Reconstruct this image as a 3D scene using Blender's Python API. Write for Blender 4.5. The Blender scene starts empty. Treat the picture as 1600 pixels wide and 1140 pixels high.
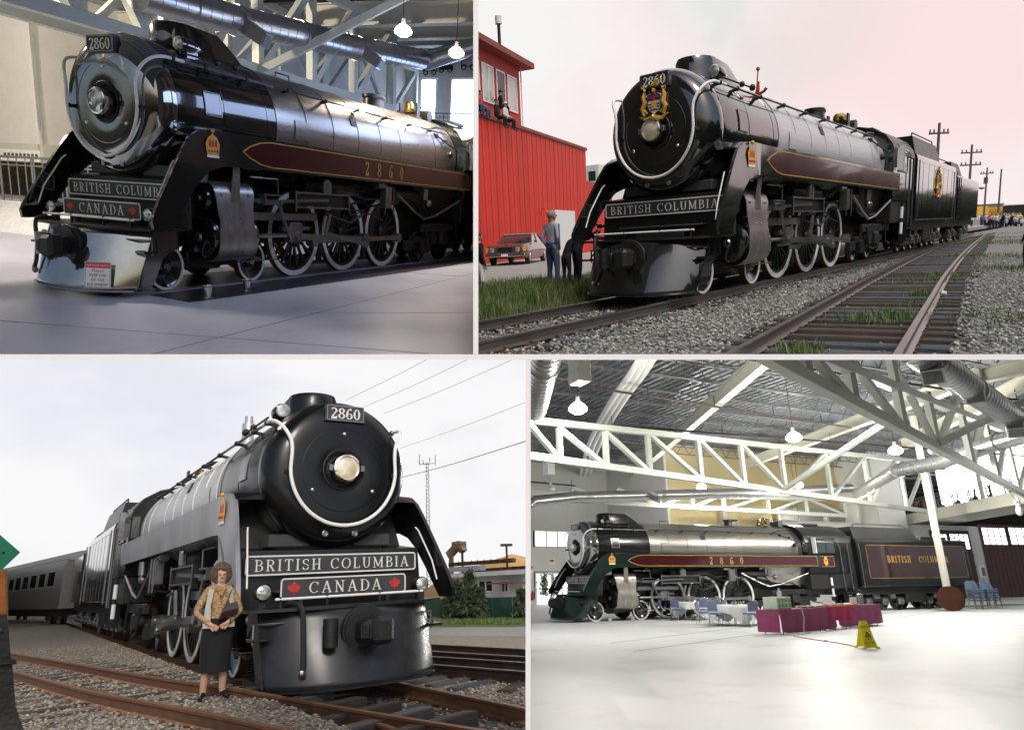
import bpy, bmesh, math, random
import numpy as np
from mathutils import Vector, Matrix
SC = bpy.context.scene
COL = SC.collection
rnd = random.Random(7)
NP = np.random.default_rng(5)
R = math.radians
pi = math.pi
# ------------------------------------------------------------------ camera, world, sun
FPX = 1050.0; PX0, PY0 = 800.0, 570.0
cd = bpy.data.cameras.new('camera'); cam = bpy.data.objects.new('camera', cd); COL.objects.link(cam)
cd.sensor_fit = 'HORIZONTAL'; cd.sensor_width = 36; cd.lens = 36 * FPX / 1600
cd.clip_start = .05; cd.clip_end = 3000
cam.rotation_euler = (R(90), 0, 0)
SC.camera = cam
W = bpy.data.worlds.new('World'); SC.world = W; W.use_nodes = True
nt = W.node_tree; nt.nodes.clear()
wo = nt.nodes.new('ShaderNodeOutputWorld'); wb = nt.nodes.new('ShaderNodeBackground'); ws = nt.nodes.new('ShaderNodeTexSky')
SUN_EL, SUN_AZ = R(50), R(163)           # azimuth from +Y, clockwise: the sun is behind and a little right of the camera
ws.sky_type = 'NISHITA'; ws.sun_disc = False; ws.sun_elevation = SUN_EL; ws.sun_rotation = SUN_AZ
ws.air_density = 1.0; ws.dust_density = 4.0; ws.ozone_density = 1.0
wb.inputs['Strength'].default_value = .13
nt.links.new(ws.outputs[0], wb.inputs[0]); nt.links.new(wb.outputs[0], wo.inputs[0])
sl = bpy.data.lights.new('sun', 'SUN'); so = bpy.data.objects.new('sun', sl); COL.objects.link(so)
sl.energy = 1.3; sl.angle = R(14); sl.color = (1, .97, .93)
sd = Vector((math.sin(SUN_AZ) * math.cos(SUN_EL), math.cos(SUN_AZ) * math.cos(SUN_EL), math.sin(SUN_EL)))
so.rotation_euler = sd.to_track_quat('Z', 'Y').to_euler()
SC.view_settings.view_transform = 'Standard'; SC.view_settings.look = 'None'
SC.view_settings.exposure = 0; SC.view_settings.gamma = 1; SC.view_settings.use_curve_mapping = False
SC.cycles.max_bounces = 8; SC.cycles.sample_clamp_indirect = 6; SC.cycles.use_denoising = True

# ------------------------------------------------------------------ the four sets: pose of each set's floor before the one camera
class Set:
    def __init__(s, C, yaw, pitch, roll, scale, sx, sy, clip):
        f = np.array([math.cos(yaw) * math.cos(pitch), math.sin(yaw) * math.cos(pitch), math.sin(pitch)])
        r = np.cross(f, [0, 0, 1]); r /= np.linalg.norm(r); u = np.cross(r, f)
        cr, sr = math.cos(roll), math.sin(roll)
        s.M = np.array([cr * r + sr * u, -sr * r + cr * u, f]); s.C = np.array(C, float)
        s.scale = scale; s.sx = sx; s.sy = sy; s.clip = clip; s.objs = []
        Mw = np.array([s.M[0], s.M[2], s.M[1]]) * scale
        T = np.eye(4); T[:3, :3] = Mw; T[:3, 3] = -Mw @ s.C
        s.D = Matrix([list(map(float, q)) for q in T])
    def d(s, px, py):
        v = np.array([(px - PX0) / FPX, (PY0 - py) / FPX, 1.0]); return v @ s.M
    def z(s, px, py, z=0.0):                 # where the sight line of a pixel meets a level plane
        d = s.d(px, py); return Vector(s.C + d * ((z - s.C[2]) / d[2]))
    def x(s, px, py, x):
        d = s.d(px, py); return Vector(s.C + d * ((x - s.C[0]) / d[0]))
    def y(s, px, py, y):
        d = s.d(px, py); return Vector(s.C + d * ((y - s.C[1]) / d[1]))
    def t(s, px, py, t):
        return Vector(s.C + s.d(px, py) * t)
    def pix(s, p):
        q = s.M @ (np.array(p) - s.C); return PX0 + FPX * q[0] / q[2], PY0 - FPX * q[1] / q[2], q[2]
S1 = Set((-7.825, -10.760, 1.889), 0.3359, -0.2312, 0.0656, 2.0, 0.957, 0.928, (740.5,-1,554.6))
S2 = Set((-10.863, -6.482, 1.199), 0.7043, -0.1801, -0.0512, 1.0, 1.136, 0.953, (746.5,1,554.6))
S3 = Set((-9.121, 4.127, 1.404), -0.6340, 0.3039, -0.0524, 0.35, 0.989, 1.013, (822.6,-1,560.4))
S4 = Set((-14.784, -27.924, 1.642), 1.1368, 0.3138, -0.0118, 1.0, 1.050, 0.988, (827.0,1,560.4))

CUR = [None]
def use(s): CUR[0] = s

# ------------------------------------------------------------------ mesh building
class MB:
    def __init__(s): s.v = []; s.f = []; s.m = []
    def add(s, v, f, m=0):
        n = len(s.v); s.v += [tuple(p) for p in v]; s.f += [tuple(i + n for i in q) for q in f]; s.m += [m] * len(f); return s
    def box(s, c, d, b=0.0, rot=None, m=0):
        x, y, z = d[0] / 2, d[1] / 2, d[2] / 2
        if b > 0:
            b = min(b, x * .9, y * .9, z * .9)
            v = []; idx = {}
            for sx in (-1, 1):
                for sy in (-1, 1):
                    for sz in (-1, 1):
                        for a in range(3):
                            p = [sx * x, sy * y, sz * z]
                            for k in range(3):
                                if k != a: p[k] -= (sx, sy, sz)[k] * b
                            idx[(sx, sy, sz, a)] = len(v); v.append(p)
            f = []
            S = (-1, 1)
            for a in range(3):
                o = [k for k in range(3) if k != a]
                for sg in S:
                    def key(p, q):
                        t = [0, 0, 0]; t[a] = sg; t[o[0]] = p; t[o[1]] = q; return (*t, a)
                    q = [idx[key(-1, -1)], idx[key(1, -1)], idx[key(1, 1)], idx[key(-1, 1)]]
                    f.append(q if (sg > 0) == (a != 1) else q[::-1])
            for a in range(3):
                o = [k for k in range(3) if k != a]
                for p in S:
                    for q in S:
                        def key(e, w):
                            t = [0, 0, 0]; t[a] = e; t[o[0]] = p; t[o[1]] = q; return (*t, w)
                        f.append([idx[key(-1, o[0])], idx[key(1, o[0])], idx[key(1, o[1])], idx[key(-1, o[1])]])
            for sx in S:
                for sy in S:
                    for sz in S: f.append([idx[(sx, sy, sz, a)] for a in range(3)])
        else:
            v = [(i * x, j * y, k * z) for i in (-1, 1) for j in (-1, 1) for k in (-1, 1)]
            f = [(0, 1, 3, 2), (4, 6, 7, 5), (0, 4, 5, 1), (2, 3, 7, 6), (0, 2, 6, 4), (1, 5, 7, 3)]
        if rot is not None: v = [rot @ Vector(p) for p in v]
        return s.add([(p[0] + c[0], p[1] + c[1], p[2] + c[2]) for p in v], f, m)
    def bx(s, x0, x1, y0, y1, z0, z1, b=0.0, m=0):
        return s.box(((x0 + x1) / 2, (y0 + y1) / 2, (z0 + z1) / 2), (abs(x1 - x0), abs(y1 - y0), abs(z1 - z0)), b, None, m)
    def bar(s, p, q, w, h, up=(0, 0, 1), m=0, b=0.0):      # square bar from p to q, w across, h along "up"
        p, q = Vector(p), Vector(q); a = q - p; L = a.length
        if L < 1e-6: return s
        a.normalize(); u = Vector(up)
        if abs(a.dot(u)) > .99: u = Vector((1, 0, 0)) if abs(a.x) < .9 else Vector((0, 1, 0))
        c = a.cross(u).normalized(); u = c.cross(a)
        rot = Matrix((a, c, u)).transposed()
        return s.box((p + q) / 2, (L, w, h), b, rot, m)
    def cyl(s, p, q, r, r2=None, n=16, caps=True, m=0):
        r2 = r if r2 is None else r2
        p, q = Vector(p), Vector(q); a = (q - p).normalized()
        u = Vector((0, 0, 1)) if abs(a.z) < .9 else Vector((1, 0, 0))
        c = a.cross(u).normalized(); u = c.cross(a)
        v = []
        for (o, rr) in ((p, r), (q, r2)):
            for i in range(n):
                t = 2 * pi * i / n; v.append(o + c * (rr * math.cos(t)) + u * (rr * math.sin(t)))
        f = [(i, (i + 1) % n, n + (i + 1) % n, n + i) for i in range(n)]
        if caps: f += [tuple(range(n))[::-1], tuple(range(n, 2 * n))]
        return s.add(v, f, m)
    def tube(s, pts, r, n=8, closed=False, m=0):
        pts = [Vector(p) for p in pts]; N = len(pts)
        rr = r if hasattr(r, '__len__') else [r] * N
        v = []; pu = None
        for i, p in enumerate(pts):
            a = (pts[(i + 1) % N] - pts[i - 1]) if closed or 0 < i < N - 1 else (pts[1] - pts[0] if i == 0 else pts[-1] - pts[-2])
            a.normalize()
            if pu is None:
                pu = Vector((0, 0, 1)) if abs(a.z) < .9 else Vector((1, 0, 0))
            c = a.cross(pu)
            if c.length < 1e-5: c = a.cross(Vector((.3, 1, .2)))
            c.normalize(); u = c.cross(a).normalized(); pu = u
            for k in range(n):
                t = 2 * pi * k / n; v.append(p + c * (rr[i] * math.cos(t)) + u * (rr[i] * math.sin(t)))
        f = []
        for i in range(N if closed else N - 1):
            j = (i + 1) % N
            f += [(i * n + k, i * n + (k + 1) % n, j * n + (k + 1) % n, j * n + k) for k in range(n)]
        if not closed: f += [tuple(range(n))[::-1], tuple(range((N - 1) * n, N * n))]
        return s.add(v, f, m)
    def lathe(s, prof, o=(0, 0, 0), ax='x', n=48, m=0, a0=0, a1=2 * pi):   # prof: (along, radius)
        o = Vector(o); v = []; full = abs(a1 - a0 - 2 * pi) < 1e-6; K = n if full else n + 1
        for (h, r) in prof:
            for i in range(K):
                t = a0 + (a1 - a0) * i / n; c, q = r * math.cos(t), r * math.sin(t)
                v.append(o + (Vector((h, c, q)) if ax == 'x' else Vector((q, h, c)) if ax == 'y' else Vector((c, q, h))))
        f = []
        for j in range(len(prof) - 1):
            for i in range(n):
                i2 = (i + 1) % K
                f.append((j * K + i, j * K + i2, (j + 1) * K + i2, (j + 1) * K + i))
        return s.add(v, f, m)
    def prism(s, poly, a, d0, d1, m=0, fn=None):            # poly 2D extruded along axis a ('x': (y,z), 'y': (x,z), 'z': (x,y))
        def P(p, d): return {'x': (d, p[0], p[1]), 'y': (p[0], d, p[1]), 'z': (p[0], p[1], d)}[a]
        n = len(poly); v = [P(p, d0) for p in poly] + [P(p, d1) for p in poly]
        f = [(i, (i + 1) % n, n + (i + 1) % n, n + i) for i in range(n)] + [tuple(range(n))[::-1], tuple(range(n, 2 * n))]
        return s.add(v, f, m)
    def loft(s, secs, closed=True, caps=True, m=0):          # list of equal-length loops of 3D points
        n = len(secs[0]); v = [p for q in secs for p in q]; f = []
        for j in range(len(secs) - 1):
            for i in range(n if closed else n - 1):
                i2 = (i + 1) % n
                f.append((j * n + i, j * n + i2, (j + 1) * n + i2, (j + 1) * n + i))
        if caps: f += [tuple(range(n))[::-1], tuple(range((len(secs) - 1) * n, len(secs) * n))]
        return s.add(v, f, m)
    def ball(s, c, r, n=12, k=8, m=0):
        r = r if hasattr(r, '__len__') else (r, r, r); v = []; f = []
        for j in range(k + 1):
            t = pi * j / k
            for i in range(n):
                a = 2 * pi * i / n
                v.append((c[0] + r[0] * math.sin(t) * math.cos(a), c[1] + r[1] * math.sin(t) * math.sin(a), c[2] + r[2] * math.cos(t)))
        for j in range(k):
            for i in range(n): f.append((j * n + i, (j + 1) * n + i, (j + 1) * n + (i + 1) % n, j * n + (i + 1) % n))
        return s.add(v, f, m)
    def quad(s, a, b, c, d, m=0): return s.add([a, b, c, d], [(0, 1, 2, 3)], m)
    def map(s, fn): s.v = [tuple(fn(Vector(p))) for p in s.v]; return s
    def mesh(s, name, mats, sharp=.6, smooth=True):
        me = bpy.data.meshes.new(name); me.from_pydata(s.v, [], s.f)
        for q in (mats if isinstance(mats, (list, tuple)) else [mats]): me.materials.append(q)
        if any(s.m): me.polygons.foreach_set('material_index', s.m)
        bm = bmesh.new(); bm.from_mesh(me); bmesh.ops.remove_doubles(bm, verts=bm.verts, dist=1e-6)
        bmesh.ops.recalc_face_normals(bm, faces=bm.faces); bm.to_mesh(me); bm.free()
        if smooth and len(me.polygons):
            me.polygons.foreach_set('use_smooth', [True] * len(me.polygons)); me.set_sharp_from_angle(angle=sharp)
        me.update(); return me
def link(name, data, parent=None, loc=(0, 0, 0), rz=0, s=None):
    o = bpy.data.objects.new(name, data); COL.objects.link(o); o.location = loc
    if rz: o.rotation_euler = (0, 0, rz)
    if s: o.scale = s
    if parent is not None: o.parent = parent
    elif CUR[0]: CUR[0].objs.append(o)
    return o
def part(name, mb, mat, parent=None, label=None, sharp=.6, **k):
    o = link(name, mb.mesh(name, mat, sharp) if isinstance(mb, MB) else mb, parent, **k)
    if label: o['label'] = label
    return o
def tag(o, label=None, cat=None, group=None, kind=None):
    if label: o['label'] = label
    if cat: o['category'] = cat
    if group: o['group'] = group
    if kind: o['kind'] = kind
    return o
def thing(name, label, cat, loc=(0, 0, 0), rz=0, group=None): return tag(link(name, None, None, loc, rz), label, cat, group)
def solo(name, mb, mat, label, cat, group=None, **k): return tag(part(name, mb, mat, None, **k), label, cat, group)
def struct(name, mb, mat, **k): return tag(part(name, mb, mat, None, **k), kind='structure')
def stuff(name, mb, mat, parent=None, **k): return tag(part(name, mb, mat, parent, **k), kind='stuff')
def kids(o): return [c for c in CH.get(o.name, [])]
def dup(o, loc=None, rz=None, label=None, group=None, parent=None):
    c = o.copy(); COL.objects.link(c)
    if parent is not None: c.parent = parent
    elif CUR[0]: CUR[0].objs.append(c)
    if loc is not None: c.location = loc
    if rz is not None: c.rotation_euler = (0, 0, rz)
    if label: c['label'] = label
    if group: c['group'] = group
    for ch in list(o.children): dup(ch, parent=c)
    return c

# ------------------------------------------------------------------ materials
MATS = {}
def mat(name, col, rough=.5, metal=0.0, var=.12, scale=6.0, bump=0.0, coat=0.0, col2=None, rv=.08, emit=0.0, bscale=None, stretch=None, spec=None, orand=0.0, streak=0.0):
    if name in MATS: return MATS[name]
    m = bpy.data.materials.new(name); MATS[name] = m; m.use_nodes = True
    t = m.node_tree; b = t.nodes['Principled BSDF']
    b.inputs['Metallic'].default_value = metal
    if coat: b.inputs['Coat Weight'].default_value = coat; b.inputs['Coat Roughness'].default_value = .05; b.inputs['Coat IOR'].default_value = 1.75
    if spec is not None: b.inputs['Specular IOR Level'].default_value = spec
    tc = t.nodes.new('ShaderNodeTexCoord'); mp = t.nodes.new('ShaderNodeMapping'); t.links.new(tc.outputs['Object'], mp.inputs[0])
    if stretch: mp.inputs['Scale'].default_value = stretch
    n = t.nodes.new('ShaderNodeTexNoise'); n.inputs['Scale'].default_value = scale; n.inputs['Detail'].default_value = 6; n.inputs['Roughness'].default_value = .62
    t.links.new(mp.outputs[0], n.inputs[0])
    r = t.nodes.new('ShaderNodeMapRange'); r.inputs[1].default_value = .3; r.inputs[2].default_value = .7; t.links.new(n.outputs[0], r.inputs[0])
    mx = t.nodes.new('ShaderNodeMix'); mx.data_type = 'RGBA'
    c2 = col2 or tuple(c * (1 + var) for c in col); c1 = tuple(c * (1 - var) for c in col) if not col2 else col
    mx.inputs[6].default_value = (*c1, 1); mx.inputs[7].default_value = (*c2, 1)
    t.links.new(r.outputs[0], mx.inputs[0]); t.links.new(mx.outputs[2], b.inputs['Base Color'])
    rr = t.nodes.new('ShaderNodeMapRange'); rr.inputs[3].default_value = max(.02, rough - rv); rr.inputs[4].default_value = min(1, rough + rv)
    t.links.new(n.outputs[0], rr.inputs[0]); t.links.new(rr.outputs[0], b.inputs['Roughness'])
    if bump:
        bn = t.nodes.new('ShaderNodeTexNoise'); bn.inputs['Scale'].default_value = bscale or scale * 4; bn.inputs['Detail'].default_value = 4
        t.links.new(mp.outputs[0], bn.inputs[0])
        bp = t.nodes.new('ShaderNodeBump'); bp.inputs['Strength'].default_value = bump; bp.inputs['Distance'].default_value = .02
        t.links.new(bn.outputs[0], bp.inputs['Height']); t.links.new(bp.outputs[0], b.inputs['Normal'])
    if orand:                                    # alike pieces differ a little in tone
        oi = t.nodes.new('ShaderNodeObjectInfo'); q = t.nodes.new('ShaderNodeMapRange'); q.inputs[3].default_value = 1 - orand; q.inputs[4].default_value = 1 + orand
        hv = t.nodes.new('ShaderNodeHueSaturation'); t.links.new(oi.outputs['Random'], q.inputs[0]); t.links.new(q.outputs[0], hv.inputs['Value']); t.links.new(mx.outputs[2], hv.inputs['Color']); t.links.new(hv.outputs[0], b.inputs['Base Color'])
    if streak:                                   # stains and runs of dirt
        sn = t.nodes.new('ShaderNodeTexNoise'); sn.inputs['Scale'].default_value = streak; sn.inputs['Detail'].default_value = 8; sn.inputs['Roughness'].default_value = .7
        t.links.new(mp.outputs[0], sn.inputs[0]); q = t.nodes.new('ShaderNodeMapRange'); q.inputs[1].default_value = .52; q.inputs[2].default_value = .72; q.inputs[3].default_value = 0; q.inputs[4].default_value = .45
        m2 = t.nodes.new('ShaderNodeMix'); m2.data_type = 'RGBA'; src = b.inputs['Base Color'].links[0].from_socket; m2.inputs[7].default_value = (*[c * .45 for c in col], 1)
        t.links.new(sn.outputs[0], q.inputs[0]); t.links.new(q.outputs[0], m2.inputs[0]); t.links.new(src, m2.inputs[6]); t.links.new(m2.outputs[2], b.inputs['Base Color'])
    if emit:
        t.links.new(mx.outputs[2], b.inputs['Emission Color']); b.inputs['Emission Strength'].default_value = emit
    return m
def glassy(name, col, rough=.05):
    m = mat(name, col, rough, 0, .1, 2, coat=1.0, rv=.02); return m

# ------------------------------------------------------------------ lettering: serif letters drawn as thick and thin strokes
def _l(x0, y0, x1, y1, t): return ('l', x0, y0, x1, y1, t)
def _a(cx, cy, rx, ry, a0, a1): return ('a', cx, cy, rx, ry, a0, a1)
TK, TN = .15, .07
def _st(x, lo=0, hi=1, t=TK): return [_l(x, lo, x, hi, t), _l(x - .15, lo + .03, x + .15, lo + .03, .06), _l(x - .15, hi - .03, x + .15, hi - .03, .06)]
GL = {
 'I': (.36, _st(.18)),
 'B': (.7, _st(.17) + [_l(.1, .97, .34, .97, .06), _l(.17, .53, .36, .53, .06), _l(.1, .03, .36, .03, .06), _a(.34, .75, .24, .22, -90, 90), _a(.36, .28, .28, .25, -90, 90)]),
 'R': (.74, _st(.17) + [_l(.1, .97, .36, .97, .06), _l(.17, .5, .38, .5, .06), _a(.36, .735, .25, .235, -90, 90), _l(.36, .5, .64, .03, .14), _l(.56, .03, .76, .03, .06)]),
 'T': (.72, [_l(.36, 0, .36, .97, TK), _l(.2, .03, .52, .03, .06), _l(.02, .96, .7, .96, .08), _l(.04, .76, .04, .98, .06), _l(.68, .76, .68, .98, .06)]),
 'S': (.6, [_a(.3, .74, .22, .225, 25, 270), _a(.3, .27, .24, .24, 90, -155), _l(.51, .72, .51, .95, .06), _l(.08, .05, .08, .28, .06)]),
 'H': (.84, _st(.17) + _st(.67) + [_l(.17, .5, .67, .5, TN)]),
 'C': (.78, [_a(.42, .5, .36, .465, 42, 318), _l(.7, .68, .7, .96, .06)]),
 'O': (.86, [_a(.43, .5, .37, .465, 0, 360)]),
 'L': (.66, _st(.17) + [_l(.1, .03, .62, .03, .07), _l(.61, .02, .61, .26, .06)]),
 'U': (.82, [_l(.16, .34, .16, 1, TK), _l(.66, .34, .66, 1, .1), _a(.41, .36, .25, .33, 180, 360), _l(.02, .97, .3, .97, .06), _l(.54, .97, .78, .97, .06)]),
 'M': (1.02, [_l(.14, 0, .14, 1, .08), _l(.86, 0, .86, 1, TK), _l(.14, .97, .5, .1, .13), _l(.5, .1, .86, .97, .08), _l(.02, .03, .28, .03, .06), _l(.7, .03, 1.0, .03, .06), _l(.0, .97, .2, .97, .06), _l(.8, .97, 1.0, .97, .06)]),
 'A': (.84, [_l(.4, 1, .1, .02, .08), _l(.4, 1, .7, .02, .15), _l(.2, .34, .6, .34, .06), _l(.0, .03, .24, .03, .06), _l(.56, .03, .84, .03, .06)]),
 'N': (.86, [_l(.15, 0, .15, 1, .08), _l(.68, 0, .68, 1, .08), _l(.15, .96, .68, .04, .15), _l(.02, .03, .3, .03, .06), _l(.54, .97, .84, .97, .06), _l(.0, .97, .2, .97, .06)]),
 'D': (.82, _st(.17) + [_l(.1, .97, .38, .97, .06), _l(.1, .03, .38, .03, .06), _a(.36, .5, .38, .465, -90, 90)]),
 '2': (.62, [_a(.3, .72, .22, .235, 170, -25), _l(.5, .64, .1, .1, .1), _l(.06, .07, .56, .07, .15), _l(.55, .05, .55, .26, .07)]),
 '8': (.64, [_a(.32, .74, .2, .215, 0, 360), _a(.32, .265, .24, .235, 0, 360)]),
 '6': (.64, [_a(.32, .285, .23, .255, 0, 360), _a(.42, .4, .33, .57, 95, 190), _l(.38, .96, .52, .88, .12)]),
 '0': (.64, [_a(.32, .5, .23, .465, 0, 360)]),
 ' ': (.5, []),
}
def put_letters(name, parent, m, txt, h, place, each=False, **k):      # one part per word, or per figure when they stand far apart
    for a, b in lettering(txt, h, place, split='each' if each else 'word', **k): part(name, b, m, parent)
def lettering(txt, h, place, gap=.12, bold=1.0, depth=.006, width=None, space=None, xs=1.0, split=None):
    """place(u, v, d): a point of the letter plane, u along the line from its middle, v up from the base line, d out of the plane"""
    adv = []; x = 0
    for c in txt:
        adv.append(x); x += (space if c == ' ' and space is not None else GL[c][0]) + gap
    tot = x - gap; k = h * xs if width is None else width / tot
    mb = MB(); n = 0; out = []
    for c, x0 in zip(txt, adv):
        if split and (split == 'each' or c == ' ') and mb.v: out.append((c, mb)); mb = MB()
        for g in GL[c][1]:
            n += 1; d1 = depth + .0004 * (n % 7)
            if g[0] == 'l':
                _, ax, ay, bx_, by, t = g; t *= bold
                p = Vector((ax * k / h if False else ax, ay)); q = Vector((bx_, by)); e = (q - p); e = Vector((-e.y, e.x)).normalized() * (t / 2)
                P = [p + e, p - e, q - e, q + e]
                loops = [P]
            else:
                _, cx, cy, rx, ry, a0, a1 = g; N = max(6, int(abs(a1 - a0) / 15)); loops = []
                pts = []
                for i in range(N + 1):
                    a = R(a0 + (a1 - a0) * i / N); w = (TN + (TK - TN) * abs(math.cos(a)) ** 1.2) * bold / 2
                    ca, sa = math.cos(a), math.sin(a)
                    pts.append((Vector((cx + (rx + w * .9) * ca, cy + (ry + w * .4) * sa)), Vector((cx + (rx - w) * ca, cy + (ry - w) * sa))))
                loops = [[pts[i][0], pts[i][1], pts[i + 1][1], pts[i + 1][0]] for i in range(N)]
            for L in loops:
                U = [((q.x + x0 - tot / 2) * k, q.y * h) for q in L]
                v = [place(u, w, 0) for u, w in U] + [place(u, w, d1) for u, w in U]
                mb.add(v, [(4, 5, 6, 7), (0, 1, 5, 4), (1, 2, 6, 5), (2, 3, 7, 6), (3, 0, 4, 7)])
    if split: return out + [('', mb)]
    return mb
def frame2d(w, h, r, t, place, d=.008, n=5):               # rounded rectangular rim
    def ring(w, h, r):
        out = []
        for (sx, sy, a) in ((1, 1, 0), (-1, 1, 90), (-1, -1, 180), (1, -1, 270)):
            for i in range(n + 1):
                b = R(a + 90 * i / n); out.append((sx * (w / 2 - r) + r * math.cos(b), sy * (h / 2 - r) + r * math.sin(b)))
        return out
    A = ring(w, h, r); B = ring(w - 2 * t, h - 2 * t, max(.002, r - t)); N = len(A); mb = MB()
    v = [place(*p, 0) for p in A] + [place(*p, d) for p in A] + [place(*p, d) for p in B] + [place(*p, 0) for p in B]
    f = []
    for i in range(N):
        j = (i + 1) % N
        for k in range(3): f.append((k * N + i, k * N + j, (k + 1) * N + j, (k + 1) * N + i))
    return mb.add(v, f)
def plate2d(poly, place, d=.006, mb=None, m=0):
    mb = mb or MB(); n = len(poly)
    return mb.add([place(*p, 0) for p in poly] + [place(*p, d) for p in poly], [tuple(range(n, 2 * n))] + [(i, (i + 1) % n, n + (i + 1) % n, n + i) for i in range(n)], m)
def rrect(w, h, r, n=5):
    out = []
    for (sx, sy, a) in ((1, 1, 0), (-1, 1, 90), (-1, -1, 180), (1, -1, 270)):
        for i in range(n + 1):
            b = R(a + 90 * i / n); out.append((sx * (w / 2 - r) + r * math.cos(b), sy * (h / 2 - r) + r * math.sin(b)))
    return out

# ------------------------------------------------------------------ materials of the engine
M_BLACK = mat('gloss black paint', (.008, .010, .010), .16, 0, .3, 2.5, coat=1.0, rv=.08)
M_BLACK2 = mat('satin black paint', (.014, .015, .015), .36, 0, .35, 3, rv=.1)
M_UNDER = mat('oily black iron', (.012, .012, .012), .5, 0, .5, 8, rv=.15, bump=.2)
M_GREEN = mat('dark green black paint', (.006, .022, .016), .2, 0, .3, 2, coat=.6)
M_CHROME = mat('polished black steel', (.33, .34, .33), .09, .95, .2, 1.2, rv=.05)
M_SILV = mat('brushed jacket steel', (.36, .34, .31), .30, .92, .12, 3, bump=.05, stretch=(.25, 3, 3), rv=.08, streak=1.2)
M_SILVW = mat('weathered sky-pale jacket steel', (.62, .63, .64), .42, .55, .12, 3, bump=.05, stretch=(.25, 3, 3), rv=.1)  # paler than the hall jacket steel: reflected sky put into its colour
M_STEEL = mat('bright rod steel', (.30, .30, .30), .32, .9, .2, 6)
M_CYL = mat('stained steel casing', (.40, .38, .35), .38, .85, .2, 3, bump=.06, stretch=(3, 3, .6), rv=.1, streak=2)
M_WHITE = mat('white paint', (.86, .86, .84), .4, 0, .06, 6)
M_CREAM = mat('white lettering', (.76, .75, .70), .45, 0, .08, 20)
M_GOLD = mat('gold leaf', (.55, .33, .07), .42, .35, .25, 12)
M_YEL = mat('gold yellow enamel', (.72, .40, .05), .45, 0, .2, 20)
M_RED = mat('red enamel', (.50, .035, .03), .4, 0, .2, 10)
M_MAROON = mat('tuscan red paint', (.05, .006, .008), .17, 0, .25, 1.5, coat=.5)
M_GLARESK = mat('faded skirt paint with sky glare', (.33, .34, .36), .4, .35, .3, 1.2, bump=.03, stretch=(1, 1, .5), rv=.15, streak=1.6)  # sky glare on faded paint, put into the base colour as pale grey
M_DGREY = mat('charcoal grey sign paint', (.045, .047, .05), .5, 0, .2, 10)
M_TYRE = mat('rust brown wheel tread', (.14, .07, .03), .55, .4, .4, 9)
M_LENS = mat('amber headlamp lens', (.70, .55, .25), .16, .25, .5, 9, rv=.06, col2=(.92, .90, .75), coat=.8)
M_LENSC = mat('clear lamp lens', (.30, .32, .30), .12, .6, .4, 14, rv=.05, coat=.8, col2=(.85, .86, .80))
M_BLUE = mat('blue enamel', (.03, .06, .30), .4, 0, .2, 10)
M_BRASS = mat('bell brass', (.55, .36, .10), .25, .95, .2, 8)
M_PANE = mat('dark cab glass', (.02, .03, .03), .04, 0, .2, 2, coat=1)
M_RUBBER = mat('black rubber hose', (.015, .015, .015), .6, 0, .3, 10)

AZ = 3.17
def wheel(root, x, y, r, sgn, spokes, rim=M_WHITE, name='wheel'):
    """disc or spoked wheel; sgn -1: outer face towards -y; the rim is the white ring"""
    w = thing_part(name, root, (x, y, r))
    o = sgn
    mb = MB().lathe([(-.07 * o, r * .86), (-.07 * o, r), (.06 * o, r * 1.0), (.06 * o, r * .86), (-.07 * o, r * .86)], ax='y', n=44)
    part('tyre', mb, M_TYRE, w)
    mb = MB().lathe([(.062 * o, r * .87), (.078 * o, r * .875), (.078 * o, r * .985), (.062 * o, r * .99)], ax='y', n=48)
    part('rim', mb, rim, w)
    if not spokes:
        mb = MB().lathe([(.05 * o, r * .88), (.02 * o, r * .78), (-.03 * o, r * .5), (.0 * o, r * .34), (.05 * o, r * .3), (.06 * o, r * .2), (.09 * o, r * .18), (.09 * o, .001)], ax='y', n=40)
        part('disc', mb, M_BLACK, w)
    else:
        mb = MB().lathe([(.05 * o, r * .88), (.03 * o, r * .80), (-.04 * o, r * .80)], ax='y', n=44)
        mb.lathe([(.10 * o, .001), (.10 * o, r * .16), (.05 * o, r * .2), (-.05 * o, r * .2)], ax='y', n=24)
        for i in range(spokes):
            a = 2 * pi * (i + .5) / spokes
            mb.bar((math.cos(a) * r * .17, 0, math.sin(a) * r * .17), (math.cos(a) * r * .83, 0, math.sin(a) * r * .83), .05, .05, up=(0, 1, 0))
        part('spokes', mb, M_BLACK2, w)
        a0 = R(150); cw = [(math.cos(a0 + t) * r * q, math.sin(a0 + t) * r * q) for q, ts in ((.8, np.linspace(-.75, .75, 12)), (.5, np.linspace(.7, -.7, 6))) for t in ts]
        part('counterweight', MB().prism(cw, 'y', -.03, .06 * o), M_BLACK2, w)
    return w
def thing_part(name, root, loc):
    o = link(name, None, root, loc); return o

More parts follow.
